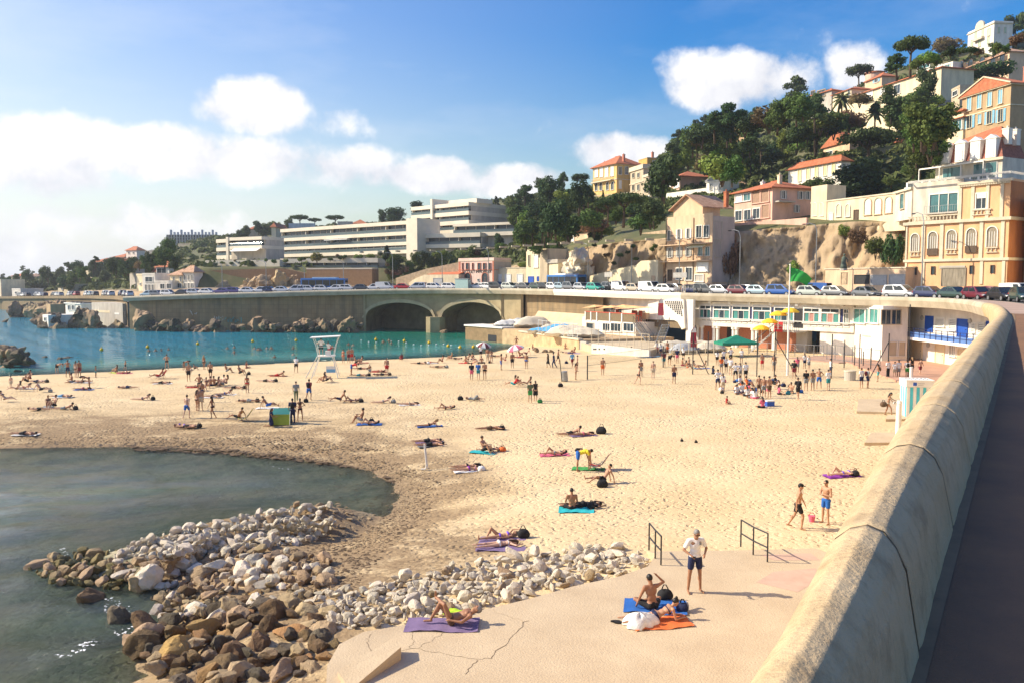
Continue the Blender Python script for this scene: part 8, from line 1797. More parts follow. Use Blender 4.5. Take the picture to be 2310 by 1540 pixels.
# ================================================================ BEACH FURNITURE
M_PLAT=mat('platform_concrete',(.60,.475,.315),.92,.1,.7,col2=(.50,.385,.25),bump=.5,bscale=18,detail=10);M_PINKC=mat('pink_concrete',(.55,.37,.275),.9,.14,1.2,bump=.2)
PO=[(738,1500),(765,1452),(820,1424),(960,1400),(1100,1372),(1200,1348),(1290,1322),(1400,1298),(1462,1276),(1482,1246),(1560,1243),(1672,1240),(1760,1238)]
po=[tuple(atZ(x,y,PLZ)[:2])for x,y in PO]+[(10.2,27),(12.5,22.5),(4.2,8.5),(-1.5,10),(-3.6,15.0)]
structure(MB().prism(po,-.6,PLZ).build('platform',M_PLAT));a=[atZ(x,y,PLZ)for x,y in((1484,1247),(1674,1242))];MB_=MB().add([(a[0].x,a[0].y,PLZ-.01),(a[1].x+2.5,a[1].y,PLZ-.01),(a[1].x+2.9,a[1].y+2.2,.95),(a[0].x,a[0].y+2.2,.95),(a[0].x,a[0].y,0),(a[0].x,a[0].y+2.2,0)],[(0,1,2,3),(0,3,5,4)]);structure(MB_.build('ramp',M_PLAT))
def sheet(name,pts,m,dz):structure(MB().add([tuple(Pz(*p)+V3(0,0,dz-.01))for p in pts],[tuple(range(len(pts)))]).build(name,m))
sheet('pink_paving',[(1706,1312),(1745,1288),(1840,1280),(1850,1305),(1800,1334)],M_PINKC,.004);sheet('pink_paving',[(1745,1262),(1715,1250),(1830,1246),(1850,1262)],M_PINKC,.004)
CRK=mat('crack',(.17,.12,.075),.95);q=MB();rr_=random.Random(2)
def crack(pts,w):
 P=[]
 for(a,b)in zip(pts,pts[1:]):
  for k in range(6):t=k/6;P.append(Pz(a[0]+(b[0]-a[0])*t+rr_.uniform(-4,4),a[1]+(b[1]-a[1])*t+rr_.uniform(-2.5,2.5)))
 P.append(Pz(*pts[-1]));b0=len(q.v)
 for i,p in enumerate(P):d=(P[min(i+1,len(P)-1)]-P[max(0,i-1)]).normalized();n=V3(-d.y,d.x,0)*w*rr_.uniform(.3,1);q.v+=[tuple(p+n-V3(0,0,.006)),tuple(p-n-V3(0,0,.006))]
 for i in range(len(P)-1):q.f.append((b0+i*2,b0+i*2+1,b0+i*2+3,b0+i*2+2))
for pts,w in(([(1190,1396),(1150,1440),(1108,1482)],.016),([(1108,1482),(1060,1484),(990,1470),(940,1460),(880,1468),(835,1466)],.011),([(1075,1486),(1050,1519)],.016),([(945,1462),(975,1440),(1010,1422)],.009),([(928,1420),(932,1445),(925,1460)],.009),([(835,1466),(828,1440),(838,1428)],.008),([(1110,1375),(1180,1400)],.005)):crack(pts,w)
tag(q.build('cracks',CRK),kind='stuff')
p=[Pz(x,y)for x,y in((762,1525),(893,1468),(905,1486),(790,1560))];MB().add([tuple(v+V3(0,0,h))for v,h in zip(p,(.12,.38,.30,.05))]+[tuple(v-V3(0,0,.5))for v in p],[(0,1,2,3),(4,7,6,5),(0,4,5,1),(1,5,6,2),(2,6,7,3),(3,7,4,0)]).build('broken_slab',M_PLAT);tag(bpy.data.objects['broken_slab'],'tilted broken concrete slab at the lower left edge of the platform','slab')
for lb,P3 in(('left metal handrail of the platform ramp',((1464,1240),(1478,1258),(1491,1273))),('right metal handrail of the platform ramp',((1671,1232),(1699,1250),(1731,1266)))):
 P=[Pz(*v)for v in P3];e=empty('handrail',P[0],0,lb,'handrail');O=P[0]
 for v in P:MB().tube([v-O,v-O+V3(0,0,.92)],.026,8).build('post',M_DARK,e)
 for zz in(.92,.46):MB().tube([P[0]-O+V3(0,0,zz),P[1]-O+V3(0,0,zz),P[2]-O+V3(0,0,zz)],.026,8).build('rail',M_DARK,e)
p=on_sand(737,850);e=empty('lifeguard_chair',p,.12,'tall white lifeguard chair with canopy at the water edge of the beach','lifeguard chair');WP=M_WHITE
for x,y in((-.75,-.7),(.75,-.7),(-.75,.7),(.75,.7)):MB().tube([(x*1.6-.2*(x<0),y*1.3,0),(x*.9,y*.8,2.1),(x*.85,y*.8,2.2)],.045,6).build('leg',WP,e)
MB().box(-.85,.85,-.75,.75,2.1,2.2).build('platform',WP,e);MB().add([(-1.5,-.9,3.95),(1.4,-.9,4.08),(1.4,.9,4.08),(-1.5,.9,3.95),(-1.5,-.9,4.03),(1.4,-.9,4.16),(1.4,.9,4.16),(-1.5,.9,4.03)],[(0,3,2,1),(4,5,6,7),(0,1,5,4),(1,2,6,5),(2,3,7,6),(3,0,4,7)]).build('canopy',WP,e)
for s in(-1,1):
 for y in(-.6,.6):MB().tube([(s*.75,y,2.2),(s*.95,y,3.2),(s*1.25,y,4.0)],.03,6).build('canopy_post',WP,e)
lad=MB().tube([(-.85,-.8,2.15),(-2.0,-.8,0)],.035,5).tube([(-.85,-.3,2.15),(-2.0,-.3,0)],.035,5)
for i in range(7):x=-.95-1.0*i/6.2;z=2.0-1.85*i/6.2;lad.tube([(x,-.8,z),(x,-.3,z)],.025,5)
lad.build('ladder',WP,e);MB().box(.05,.98,-.92,-.88,.55,1.2).build('board',M_WHITE,e);MB().box(.08,.95,-.925,-.921,.58,.9).build('board_print',CM['sky'],e);MB().box(-.1,.4,-.1,.4,2.2,2.65).build('seat',WP,e);MB().tube([(.9,-.7,2.2),(.9,-.7,3.1),(-.8,-.7,3.1),(-.8,-.7,2.2)],.02,5).build('guard_rail',WP,e)
person(p+V3(-.45,-.3,2.2),'hh',180,'m','Twhite,tblack','on the lifeguard chair platform');person(p+V3(.3,-.1,2.62),'sk',150,'m','Twhite,tred','on the lifeguard chair seat')
p=on_sand(633,955);e=empty('beach_tent',p,.1,'low green and teal beach shelter beside a man in dark clothes','tent');GL=mat('lime_nylon',(.36,.42,.04),.7,.1,2);TL=mat('teal_nylon',(.03,.22,.2),.7,.1,2)
MB().add([(-.72,-.5,0),(.72,-.5,0),(.72,-.35,.72),(-.62,-.35,.72),(-.72,.6,0),(.72,.6,0)],[(0,1,2,3),(0,3,4)]).build('side',GL,e,fix=False);MB().add([(-.62,-.35,.72),(.72,-.35,.72),(.72,.1,1.12),(-.42,.1,1.10),(-.72,.6,0),(.72,.6,0)],[(0,1,2,3),(3,2,5,4),(0,3,4)]).build('roof',TL,e,fix=False);MB().tube([(.72,-.55,0),(.72,-.38,.75),(.72,.1,1.14)],.018,5).build('pole',M_WHITE,e)
def posts(name,label,A,h,m,r=.05,brace=None,cat='post',group=None,lean=(0,0)):
 e=empty(name,A,0,label,cat,group);MB().tube([(0,0,-.2),(lean[0],lean[1],h)],r,8).build('pole',m,e)
 if brace:MB().tube([(0,0,h*.82),(brace,-.1,0)],r*.8,6).build('brace',m,e)
 return e
A,B=on_sand(1325,855),on_sand(1496,828);e=posts('volleyball_net','volleyball net on dark posts in the middle of the sand',A,2.35,M_DARK,.06,None,'net');MB().tube([B-A,B-A+V3(0,0,2.35)],.06,8).build('pole',M_DARK,e)
for z in(2.3,1.35):MB().tube([(0,0,z),(B-A)*.5+V3(0,0,z-.05),B-A+V3(0,0,z)],.016,5).build('cord',M_DARK,e)
nt_=MB()
for i in range(70):v=(B-A)*i/70;nt_.tube([v+V3(0,0,1.33),v+V3(0,0,2.27)],.004,3)
for i in range(8):nt_.tube([(0,0,1.4+.11*i),B-A+V3(0,0,1.4+.11*i)],.004,3)
tag(nt_.build('mesh',M_DARK,e),kind='stuff')
p=on_sand(1275,860);e=empty('waste_bin',p,0,'leaning dented grey waste bin on a pole left of the volleyball net','bin');e.rotation_euler=(0,-.10,.4);MB().tube([(0,0,.05),(0,0,.1),(0,0,.98),(0,0,1.0)],[.26,.28,.29,.27],14).build('drum',M_STEEL,e);MB().tube([(-.3,.1,0),(-.32,.1,2.2)],.04,6).build('pole',M_DARK,e);MB().tube([(0,0,.3),(0,0,.36)],.30,14).build('band',SH_GREY,e)
p=on_sand(1917,857);e=empty('waste_bin',p,0,'squat grey concrete bin left of two standing men near the cabins','bin');MB().tube([(0,0,0),(0,0,.85)],[.5,.52],16).build('drum',GREYP,e);MB().tube([(0,0,.85),(0,0,.93)],[.56,.54],16).build('rim',M_CREAM,e)
for i,(x,yt,yb,br)in enumerate(((230,200,455,1.6),(325,190,400,0),(632,200,470,0),(742,175,470,2.2),(1100,205,480,0),(1180,240,415,0),(1275,205,420,0),(1455,200,480,-1.8),(1580,20,480,0),(1347,285,430,0),(1245,270,405,0),(1300,310,410,0))):
 q_=on_sand(1480+x/2.783,680+yb/2.783);posts('court_post','dark court post on the sand before the club, %s from the left%s'%(ordn(i+1),' with slanting brace' if br else ''),q_,hz(680+yt/2.783,q_.y)-q_.z,M_DARK,.055,br or None,'post','court posts before the beach club')
A,B=on_sand(1690,797),on_sand(1858,806);fence('low grey mesh fence between gazebo and ball court',A,B,8,1.5,M_STEEL);A,B=on_sand(1865,812),on_sand(1985,828);fence('mesh fence along the reddish ball court',A,B,6,1.9,M_STEEL);A,B=on_sand(1480,800),on_sand(1610,800);fence('pale slatted fence behind the tent queue',A,B,7,1.6,M_CREAM)
p=on_sand(1660,803);e=empty('gazebo',p,.1,'dark green pop-up gazebo behind the white-shirt group','gazebo');GC=mat('gazebo_green',(.01,.20,.12),.7,.12,2)
for x in(-2.2,2.2):
 for y in(-1.5,1.5):MB().tube([(x,y,0),(x,y,1.9)],.03,6).build('leg',M_STEEL,e)
MB().add([(-2.3,-1.6,1.75),(2.3,-1.6,1.8),(2.3,1.6,1.8),(-2.3,1.6,1.75),(-2.3,-1.6,1.45),(2.3,-1.6,1.5),(2.3,1.6,1.5),(-2.3,1.6,1.45),(0,0,2.65),(-1.0,-.7,2.2),(1.0,-.7,2.22),(1.0,.7,2.22),(-1,.7,2.2)],[(0,1,10,9),(1,2,11,10),(2,3,12,11),(3,0,9,12),(9,10,8),(10,11,8),(11,12,8),(12,9,8),(0,4,5,1),(1,5,6,2),(2,6,7,3),(3,7,4,0)]).build('canopy',GC,e,fix=False)
TARPS=(('cream',1520,787,6),('cream',1575,782,6.5),('cream',1602,783,4.5),('grey',1545,784,4))
for i,(c,x,y,L)in enumerate(TARPS):q_=atD(x,y,110-i);boat(q_.x,q_.y,zl(q_.x,min(q_.y,139)),.1,L,2,c,'%s-covered boat at the foot of the club, %s'%(c,('leftmost','third from the left','rightmost','second from the left')[i]),'white',1.0)
p=on_sand(2065,940);e=empty('beach_cabin',p,-.16,'small white and turquoise striped beach cabin by the parapet','cabin');CW,CH=.82,2.15;MB().box(-CW,CW,-.7,.7,0,CH).build('body',M_WHITE,e);TQ=mat('turquoise_board',(.08,.52,.62),.6,.08)
for i in range(8):MB().box(-CW+i*CW/4+.012,-CW+(i+1)*CW/4-.012,-.725,-.7,.02,CH-.02).build('plank',TQ if i%2 else M_WHITE,e)
for i in range(6):MB().box(-CW-.025,-CW,-.7+i*1.4/6+.01,-.7+(i+1)*1.4/6-.01,.02,CH-.02).build('plank',TQ if i%2==0 else M_WHITE,e)
f_=MB().box(-CW-.06,CW+.06,-.78,.78,CH,CH+.42).build('fascia',M_WHITE,e);MB().box(-CW-.08,CW+.08,-.8,.8,CH+.42,CH+.48).build('roof',BLIND,e);MB().box(-.45,-.22,-.79,-.78,CH+.1,CH+.32).build('emblem',BLUED,f_)
for i in range(6):MB().tube([(-.62+i*.25,-.15,CH+.48),(-.62+i*.25,-.15,CH+.5)],.06,8).build('vent',M_DARK,f_);MB().tube([(-.62+i*.25,.3,CH+.48),(-.62+i*.25,.3,CH+.5)],.06,8).build('vent',M_DARK,f_)
for i,w_ in enumerate((.42,.34)):MB().box(-.15,-.15+w_,-.79,-.78,CH+.24-i*.1,CH+.27-i*.1).build('print',SH_GREY,f_)
p=on_sand(2026,985);e=empty('shower_post',p,0,'thick white shower post standing by the parapet','shower');MB().tube([(0,0,0),(0,0,2.0),(0,0,2.05),(0,0,2.2)],[.17,.15,.17,.12],14).build('column',M_WHITE,e);MB().tube([(0,0,2.05),(-.32,0,2.1),(-.35,0,2.0)],.03,6).build('spout',M_STEEL,e)
p=on_sand(2093,888);posts('shower_post','far white shower post beyond the striped cabin',on_sand(2055,858),1.3,M_WHITE,.16,None,'shower')
for lb,P4 in(('large pale concrete slab under the woman at the shower',((1936,904),(2045,902),(2050,934),(1932,932))),('small concrete slab left of the striped cabin',((2002,940),(2062,938),(2064,948),(1998,950))),('low concrete slab below the shower post',((1965,980),(2040,978),(2030,1003),(1950,1004)))):
 P=[on_sand(*v)for v in P4];MB().prism([(v.x,v.y)for v in P],P[0].z-.3,P[0].z+.16).build('concrete_slab',M_PLAT);o=[o for o in bpy.data.objects if o.name.startswith('concrete_slab')][-1];tag(o,lb,'slab')
PKM,PWM=CM['pink'],M_WHITE
p=on_sand(1168,806);parasol('beach_parasol',p,1.15,1.7,PKM,'pink and white parasol by the bay corner',10,PWM,tilt=(.1,-.25));p=atZ(1090,787,.1);parasol('beach_parasol',p-V3(0,0,.4),1.2,1.5,CM['maroon'],'red and white parasol at the green water edge below the jetty',10,PWM,tilt=(.2,.1))
p=on_sand(1461,806);o=MB().grid(lambda u,v:((u-.5)*3.2,.38*math.sin(math.pi*u)**.6*(v-.5)*2,.12+.06*abs(2*u-1)**3),16,6).grid(lambda u,v:((u-.5)*3.2,-.38*math.sin(math.pi*u)**.6*(v-.5)*2,.05+.06*abs(2*u-1)**3),16,6).build('paddle_board',CM['sky'],None,p,smooth=True);tag(o,'pale blue and red paddle board lying on the sand by the court','paddle board');MB().box(-1.2,1.2,-.06,.06,.13,.14).build('stripe',CM['red'],o)
def beach_chair(p,rz,c,label):
 e=empty('beach_chair',p,R(rz),label,'chair');MB().grid(lambda u,v:((v-.5)*.5,.25-.6*u,.24-.06*math.sin(math.pi*u)),6,2).build('seat',CM[c],e,fix=False);MB().grid(lambda u,v:((v-.5)*.5,.25+.45*u,.24+.62*u),6,2).build('backrest',CM[c],e,fix=False)
 for s in(-1,1):MB().tube([(s*.27,-.38,.24),(s*.27,.25,.22),(s*.27,.72,.9)],.016,5).tube([(s*.27,-.3,0),(s*.27,.3,.4)],.016,5).tube([(s*.27,.35,0),(s*.27,-.2,.28)],.016,5).build('frame',M_STEEL,e)
beach_chair(on_sand(548,949),275,'yellow','yellow folding beach chair under a seated man at left');beach_chair(on_sand(1345,1058),250,'red','red folding beach chair beside the yellow-shirted man');beach_chair(on_sand(360,853),270,'red','red low beach chair near the far shore')
p=on_sand(1736,915);e=empty('cool_box',p,.2,'blue cool box with white lid beside the woman in pink','cool box');MB().box(-.3,.3,-.2,.2,0,.36).build('body',BLUED,e);MB().box(-.31,.31,-.21,.21,.36,.44).build('lid',M_WHITE,e)
p=on_sand(1831,1176);e=empty('bucket',p,0,'small pink toy bucket on the sand between two standing men','bucket');MB().tube([(0,0,0),(0,0,.24)],[.10,.14],14).build('pail',CM['pink'],e);MB().tube([(-.13,0,.24),(-.06,0,.36),(.06,0,.36),(.13,0,.24)],.012,5).build('handle',CM['red'],e)
p=on_sand(960,1060);e=empty('bent_post',p,0,'bent white pipe standing on the sand by the seaweed','post');MB().tube([(-.25,0,.06),(.0,0,.08),(.05,0,.3),(-.06,0,1.45)],.04,8).build('pipe',M_WHITE,e);MB().tube([(.12,.02,.1),(0,.02,1.4)],.025,6).build('rod',M_WHITE,e)
p=on_sand(427,855);o=MB().tube([(.33*math.cos(a*.3927),.33*math.sin(a*.3927),0)for a in range(17)],.10,8,False).build('swim_ring',CM['beige'],None,p+V3(.1,-.25,.95),smooth=True);tag(o,'pale swim ring held by a man on the left sand','swim ring')
for i,(x,y)in enumerate(((229,790),(333,784),(446,777),(570,771),(668,769),(848,767),(912,770),(968,774),(1011,782),(1038,785),(1068,784))):
 p=atZ(x,y,.1);o=MB().ball((0,0,.12),.26,12,9).build('buoy',YEL,None,p,smooth=True);MB().tube([(0,0,.45),(0,0,.58)],.06,6).build('top_ring',YEL,o);tag(o,'yellow spherical buoy in the bay, %s from the left'%ordn(i+1),'buoy','yellow buoys marking the bathing area')
for i in range(14):t=i/13;p=atZ(815+220*t,768+14*t+3*math.sin(i),.02);o=MB().ball((0,0,.05),(.16,.12,.12),8,5).build('float',M_WHITE,None,p);tag(o,'small white float on the rope between yellow buoys','float','white floats on the bathing rope')
# ================================================================ ROCKS
def rock_mesh(seed,sub=3,rough=.14,sq=(1,.85,.7)):
 r=random.Random(seed);bm=bmesh.new();bmesh.ops.create_icosphere(bm,subdivisions=sub,radius=1);cuts=[(V3(r.gauss(0,1),r.gauss(0,1),r.gauss(0,1)).normalized(),r.uniform(.5,.8))for _ in range(15)]
 for v in bm.verts:
  for n,d in cuts:
   h=v.co.dot(n)-d
   if h>0:v.co-=n*h*.97
  v.co*=1+rough*mnoise.fractal(v.co*1.7+V3(seed,0,0),1,2,4)*.8+.03*mnoise.noise(v.co*7+V3(seed,3,0));v.co=V3(v.co.x*sq[0],v.co.y*sq[1],v.co.z*sq[2])
 me=bpy.data.meshes.new('stone');bm.to_mesh(me);bm.free();me.polygons.foreach_set('use_smooth',[True]*len(me.polygons));me.set_sharp_from_angle(angle=R(24));me.materials.append(RKM['white']);return me
def rkm(n,c,c2,rand=.2):return mat('rock_'+n,c,.93,.25,1.6,col2=c2,rand=rand,hue=.012,bump=1.4,bscale=7,detail=10)
RKM={'white':rkm('white',(.60,.51,.38),(.72,.64,.51)),'tan':rkm('tan',(.46,.33,.19),(.30,.22,.13)),'brown':rkm('brown',(.20,.125,.06),(.11,.075,.04)),'dark':rkm('dark',(.15,.12,.08),(.075,.058,.04)),'algae':rkm('algae',(.27,.22,.09),(.15,.13,.055)),'cliff':rkm('cliff',(.40,.28,.16),(.20,.145,.09)),'rust':rkm('rust',(.42,.25,.09),(.30,.18,.08))}
RK=[rock_mesh(i*7+1,3,.16,((1,.85,.7),(1.15,.8,.62),(.95,.9,.85),(1.25,.75,.7))[i%4])for i in range(9)];RKB=[rock_mesh(i*5+90,4,.2,((1,.85,.8),(1.2,.8,.65),(.9,.95,.9))[i%3])for i in range(5)];CLF=[rock_mesh(i*3+200,4,.5,(1,.8,1.0))for i in range(4)]
rs_=random.Random(77)
def rock(p,s,m,label,group,name='stone',pool=RK,sz=1.0,cat='stone',tilt=.5):
 o=link(name,rs_.choice(pool),None,p);o.scale=(s*rs_.uniform(.85,1.15),s*rs_.uniform(.85,1.15),s*sz*rs_.uniform(.8,1.1));o.rotation_euler=(rs_.uniform(-tilt,tilt),rs_.uniform(-tilt,tilt),rs_.uniform(0,6.28));paint(o,RKM[m]);return tag(o,label,cat,group)
def heap(poly,n,size,mats,label,group,lift=.25,base=None,mind=.75,name='stone',pool=RK,stuff=0):
 xs=[p[0]for p in poly];ys=[p[1]for p in poly];got=[];t=0;mk=[m for m,w in mats for _ in range(w)]
 C_=[q for q in((rs_.uniform(min(xs),max(xs)),rs_.uniform(min(ys),max(ys)))for _ in range(n*40))if inside(*q,poly)]
 for p in(sand_many(C_)if base is None else[atZ(x,y,base)for x,y in C_]):
  if len(got)>=n:break
  s=size[0]+(size[1]-size[0])*rs_.random()**1.8
  if any((p.x-a.x)**2+(p.y-a.y)**2<(mind*(s+b))**2 for a,b in got):continue
  got.append((p,s));m=rs_.choice(mk);rock(p+V3(0,0,s*.22+rs_.uniform(0,lift)*(1 if s<.4 else.5)),s,m,'%s %s %s'%({'white':'pale limestone','tan':'tan','brown':'brown','dark':'dark wet','algae':'green-stained','rust':'rust-coloured'}[m],'boulder' if s>.42 else 'stone',label),group,'boulder' if s>.42 else name,RKB if s>.42 else pool)
 if stuff:
  mb=MB();base_v=[v.co.copy()for v in SMALL.vertices];fs=[tuple(q.vertices)for q in SMALL.polygons]
  P=[q for q in((rs_.uniform(min(xs),max(xs)),rs_.uniform(min(ys),max(ys)))for _ in range(stuff*3))if inside(*q,poly)][:stuff]
  for p in(sand_many(P)if base is None else[atZ(x,y,base)for x,y in P]):
   s=rs_.uniform(.08,.21);M=Matrix.Translation(p+V3(0,0,rs_.uniform(-.03,.12)))@Matrix.Rotation(rs_.uniform(0,6),4,V3(rs_.random(),rs_.random(),rs_.random()+.1))@Matrix.Diagonal((s*1.2,s,s*.8,1));mb.add([M@v for v in base_v],fs)
  tag(mb.build('rubble',RKM[mats[0][0]],fix=False),kind='stuff')
SMALL=rock_mesh(55,2,.2)
heap([(745,1150),(700,1143),(600,1156),(500,1180),(400,1205),(300,1228),(260,1262),(400,1262),(560,1240),(700,1225),(760,1200)],110,(.15,.33),(('white',7),('tan',1)),'on the upper side of the rock spit','pale stones on the rock spit',.22,None,.5,stuff=620)
heap([(60,1285),(140,1250),(260,1240),(300,1262),(260,1330),(120,1318)],34,(.2,.42),(('algae',2),('tan',3)),'at the seaward tip of the rock spit','green-stained stones at the spit tip',.12,.02,.6,stuff=120)
heap([(240,1270),(440,1250),(640,1235),(740,1270),(760,1330),(640,1330),(420,1340),(300,1330)],62,(.18,.46),(('tan',2),('white',7)),'in the middle of the rock spit','tan stones on the rock spit',.16,None,.55,stuff=420)
heap([(330,1345),(640,1330),(770,1340),(720,1400),(560,1400),(360,1400)],40,(.16,.48),(('tan',3),('brown',1),('white',3)),'below the spit inlet','mixed stones below the inlet',.2,.35,.58,stuff=300)
heap([(280,1440),(420,1385),(560,1360),(700,1350),(770,1440),(740,1530),(600,1560),(380,1560)],70,(.32,.64),(('brown',3),('dark',2),('rust',2),('tan',3)),'in the foreground below the spit','big brown boulders in the foreground',.3,.3,.5,'boulder',RKB,stuff=260)
heap([(360,1420),(560,1390),(720,1390),(760,1480),(640,1560),(420,1560)],26,(.2,.36),(('brown',3),('dark',2),('tan',2)),'between the foreground boulders','small brown stones between the boulders',.3,.4,.5)
heap([(700,1345),(830,1320),(960,1300),(1090,1270),(1250,1245),(1390,1232),(1468,1255),(1462,1278),(1390,1300),(1290,1322),(1190,1350),(1080,1372),(950,1400),(830,1418),(760,1420)],120,(.13,.34),(('white',9),('tan',1)),'in the bank beside the platform','pale stones banked beside the platform',.2,None,.5,stuff=620)
for x,y,s,m,lb in((335,1300,.55,'white','large smooth grey-white boulder leaning in the rock spit'),(410,1268,.5,'white','big rounded pale boulder near the middle of the spit'),(210,1345,.55,'brown','square-cut brown block standing in the water by the spit'),(268,1395,.5,'dark','dark pointed boulder splashed by foam'),(480,1345,.55,'tan','upright tan block among the lower boulders'),(575,1345,.35,'rust','yellow-faced stone among the lower boulders'),(545,1395,.5,'rust','ochre flat slab among the lower boulders'),(395,1480,.68,'rust','large ochre-brown boulder at the bottom water edge'),(325,1452,.6,'brown','broad brown boulder left of the large ochre-brown one'),(710,1450,.66,'tan','ribbed brown boulder against the platform corner'),(735,1310,.5,'white','pale boulder at the landward end of the spit'),(1435,1262,.42,'white','pale rounded boulder at the right end of the bank'),(1370,1255,.45,'white','pale blocky boulder near the right end of the bank')):
 q_=atZ(x,y,(.05 if x<300 else.4)if x<760 else.9);rock(q_,s,m,lb,None,'boulder',RKB)
def shore(poly,n,D,size,m,label,group,flat=1.0):
 xs=[p[0]for p in poly];ys=[p[1]for p in poly];c=t=0
 while c<n and t<4000:
  t+=1;x,y=rs_.uniform(min(xs),max(xs)),rs_.uniform(min(ys),max(ys))
  if not inside(x,y,poly):continue
  p=atD(x,y,D+rs_.uniform(-3,3)if not callable(D)else D(x)+rs_.uniform(-3,1));s=rs_.uniform(*size);rock(p-V3(0,0,s*.25),s,rs_.choice(m),label,group,'rock',CLF if s>1.5 else RKB,flat,'rock',.9);c+=1
dk=lambda x:on_deck(max(x,285),-2.5).y
shore([(320,735),(320,718),(420,724),(560,728),(760,722),(830,735),(830,748),(560,750),(320,745)],62,dk,(.8,2.0),('cliff','dark','cliff','dark'),'dark craggy rock at the foot of the long sea wall','rocks at the foot of the sea wall')
for x,y,s,lb in((583,733,2.6,'tall pointed sunlit rock at the foot of the sea wall'),(325,722,3.0,'large pyramid-shaped rock at the left end of the sea wall'),(790,735,2.6,'large dark rock left of the left arch'),(690,736,2.4,'broad brown rock midway along the sea wall')):rock(atD(x,y,dk(x)-1),s,'cliff',lb,None,'rock',CLF,1.1,'rock')
shore([(95,742),(110,712),(160,705),(205,695),(215,735),(280,735),(300,748),(120,748)],34,192,(1.2,3.4),('cliff','cliff','dark'),'brown ridged rock on the point below the white hut','rocks on the point below the white hut')
shore([(0,705),(30,690),(110,680),(150,690),(60,728),(0,722)],26,250,(2.0,4.5),('cliff','cliff','dark'),'brown rock on the far left point','rocks on the far left point')
shore([(0,822),(0,785),(25,780),(60,800),(72,815),(20,826)],24,104,(.6,1.4),('dark','cliff','dark'),'dark rock of the pile at the left edge of the water','rocks at the left edge')
for x,y,s in((40,838,.6),(100,806,.5),(150,808,.75),(135,810,.6),(160,806,.5),(58,845,.4),(10,727,1.5)):rock(atZ(x,y,0),s,'dark','low dark rock awash off the left shore','rocks awash off the left shore','rock',RKB,.6,'rock')
shore([(478,652),(492,625),(512,640),(535,650),(560,622),(620,618),(690,640),(690,655),(478,655)],22,226,(2.0,3.6),('tan','tan'),'sandy rock outcrop before the brown retaining wall','rocks before the brown retaining wall')
for x,y,s in((1302,612,3.6),(1312,590,3.2),(1322,620,3.0),(1296,630,3.0)):rock(atD(x,y,170),s,'white','smooth grey-white rock bulging beside the blue bus','pale rocks beside the second bus','rock',CLF,1.2,'rock')
for x,y,s in((1095,745,1.6),(1120,742,1.8),(1060,748,1.2),(1000,748,1.0),(1245,795,.7),(1268,797,.6),(1230,793,.5),(1290,797,.6),(1210,789,.6)):rock(atD(x,y,172 if y<760 else 113),s,'cliff','brown rock %s'%('under the right arch' if y<760 else 'at the foot of the boat terrace wall'),'rocks by the arches and boat terrace','rock',RKB,.8,'rock')
def scatter(name,n,poly,size,m,zoff=0.0,flat=.6,base=None):
 mb=MB();bv=[v.co.copy()for v in SMALL.vertices]if size[1]>.12 else[V3(*v)for v in((1,0,0),(-1,0,0),(0,1,0),(0,-1,0),(0,0,1),(0,0,-1))];fs=[tuple(q.vertices)for q in SMALL.polygons]if size[1]>.12 else[(0,2,4),(2,1,4),(1,3,4),(3,0,4),(2,0,5),(1,2,5),(3,1,5),(0,3,5)];xs=[p[0]for p in poly];ys=[p[1]for p in poly];P=[]
 while len(P)<n:
  x,y=rs_.uniform(min(xs),max(xs)),rs_.uniform(min(ys),max(ys))
  if inside(x,y,poly):P.append((x,y))
 for p in(sand_many(P)if base is None else[atZ(x,y,base)for x,y in P]):
  s=size[0]+(size[1]-size[0])*rs_.random()**2.5;M=Matrix.Translation(p+V3(0,0,zoff))@Matrix.Rotation(rs_.uniform(0,6.28),4,'Z')@Matrix.Diagonal((s*rs_.uniform(.8,1.8),s,s*flat,1));mb.add([M@v for v in bv],fs)
 tag(mb.build(name,m,fix=False),kind='stuff')
SWD=mat('seaweed',(.12,.078,.042),.9,.4,4,bump=.5)
scatter('pebbles',260,[(740,1060),(860,1060),(905,1110),(880,1170),(800,1230),(740,1225),(760,1130)],(.03,.16),RKM['tan'])
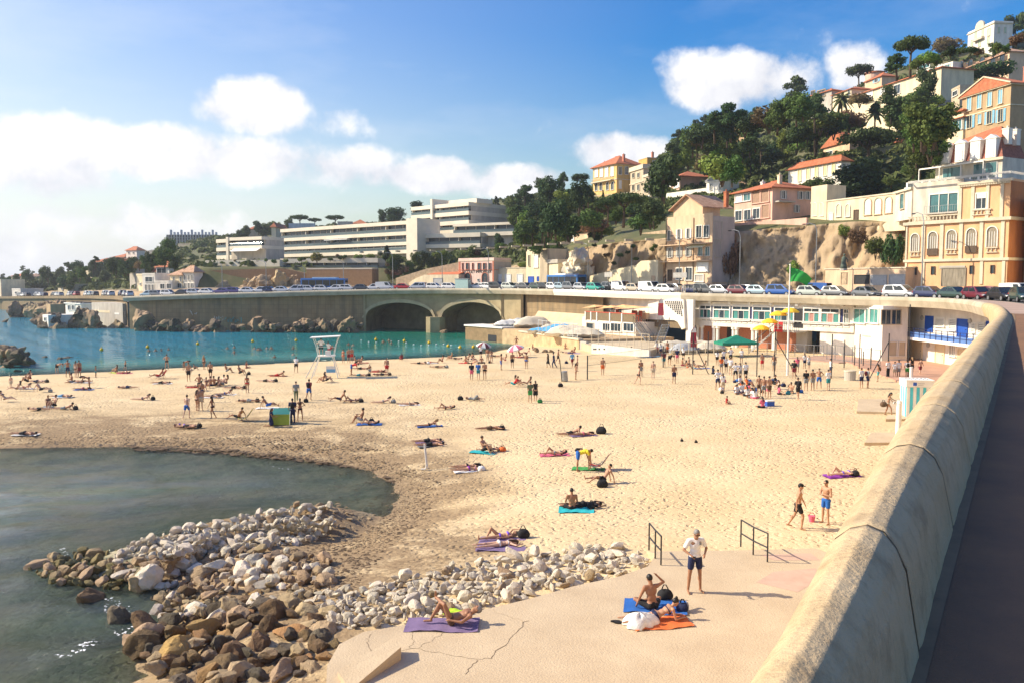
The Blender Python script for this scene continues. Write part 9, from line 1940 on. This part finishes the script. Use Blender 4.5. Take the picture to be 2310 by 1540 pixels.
scatter('pebbles',1400,[(760,1040),(960,1060),(930,1150),(850,1230),(780,1240),(900,1150),(880,1080)],(.015,.07),RKM['tan'])
scatter('seaweed',420,[(290,1004),(330,1006),(520,1012),(640,1025),(770,1045),(880,1075),(900,1100),(840,1060),(640,1036),(480,1022),(300,1014)],(.05,.3),SWD,.01,.22)
scatter('seaweed',2600,[(300,995),(640,1000),(900,1040),(1000,1090),(960,1170),(880,1230),(800,1330),(700,1345),(640,1240),(800,1215),(900,1130),(840,1052),(600,1020)],(.02,.09),SWD,.005,.3)
scatter('seaweed',1300,[(0,985),(300,985),(700,985),(900,1020),(600,1005),(250,998),(0,1003)],(.02,.10),SWD,.005,.3)
FOAM=mat('foam_white',(.82,.84,.84),.9,.05)
for n,poly in((80,[(232,1352),(262,1348),(300,1375),(262,1400),(238,1385)]),(55,[(120,1478),(215,1440),(225,1455),(140,1490)]),(60,[(255,1425),(310,1410),(330,1425),(290,1455)]),(40,[(130,1240),(150,1232),(155,1262)]),(30,[(600,1050),(660,1058),(650,1062)])):scatter('foam',n,poly,(.006,.05),FOAM,.03,.2,0)
hzb=MB().box(-4100,4100,-72,7100,-3.7,112).build('haze',None);tag(hzb,kind='stuff');hm_=bpy.data.materials.new('haze');hm_.use_nodes=True;hn=hm_.node_tree;hn.nodes.remove(hn.nodes['Principled BSDF']);pv=hn.nodes.new('ShaderNodeVolumePrincipled');pv.inputs['Color'].default_value=(.86,.92,1,1);pv.inputs['Density'].default_value=.00022;pv.inputs['Anisotropy'].default_value=.35;hn.links.new(pv.outputs[0],hn.nodes['Material Output'].inputs['Volume']);hzb.data.materials.append(hm_)
bpy.context.view_layer.update();byl={}
for o in bpy.data.objects:
 g=o.get('group','')
 if o.get('category')in('tree','shrub','palm','rock')and g:byl.setdefault(o['label'],[]).append(o)
for lb,os_ in byl.items():
 if len(os_)>1:
  os_.sort(key=lambda o:o.location.x/max(1,o.location.y))
  for i,o in enumerate(os_):o['label']='%s, %s from left'%(lb,ordn(i+1))
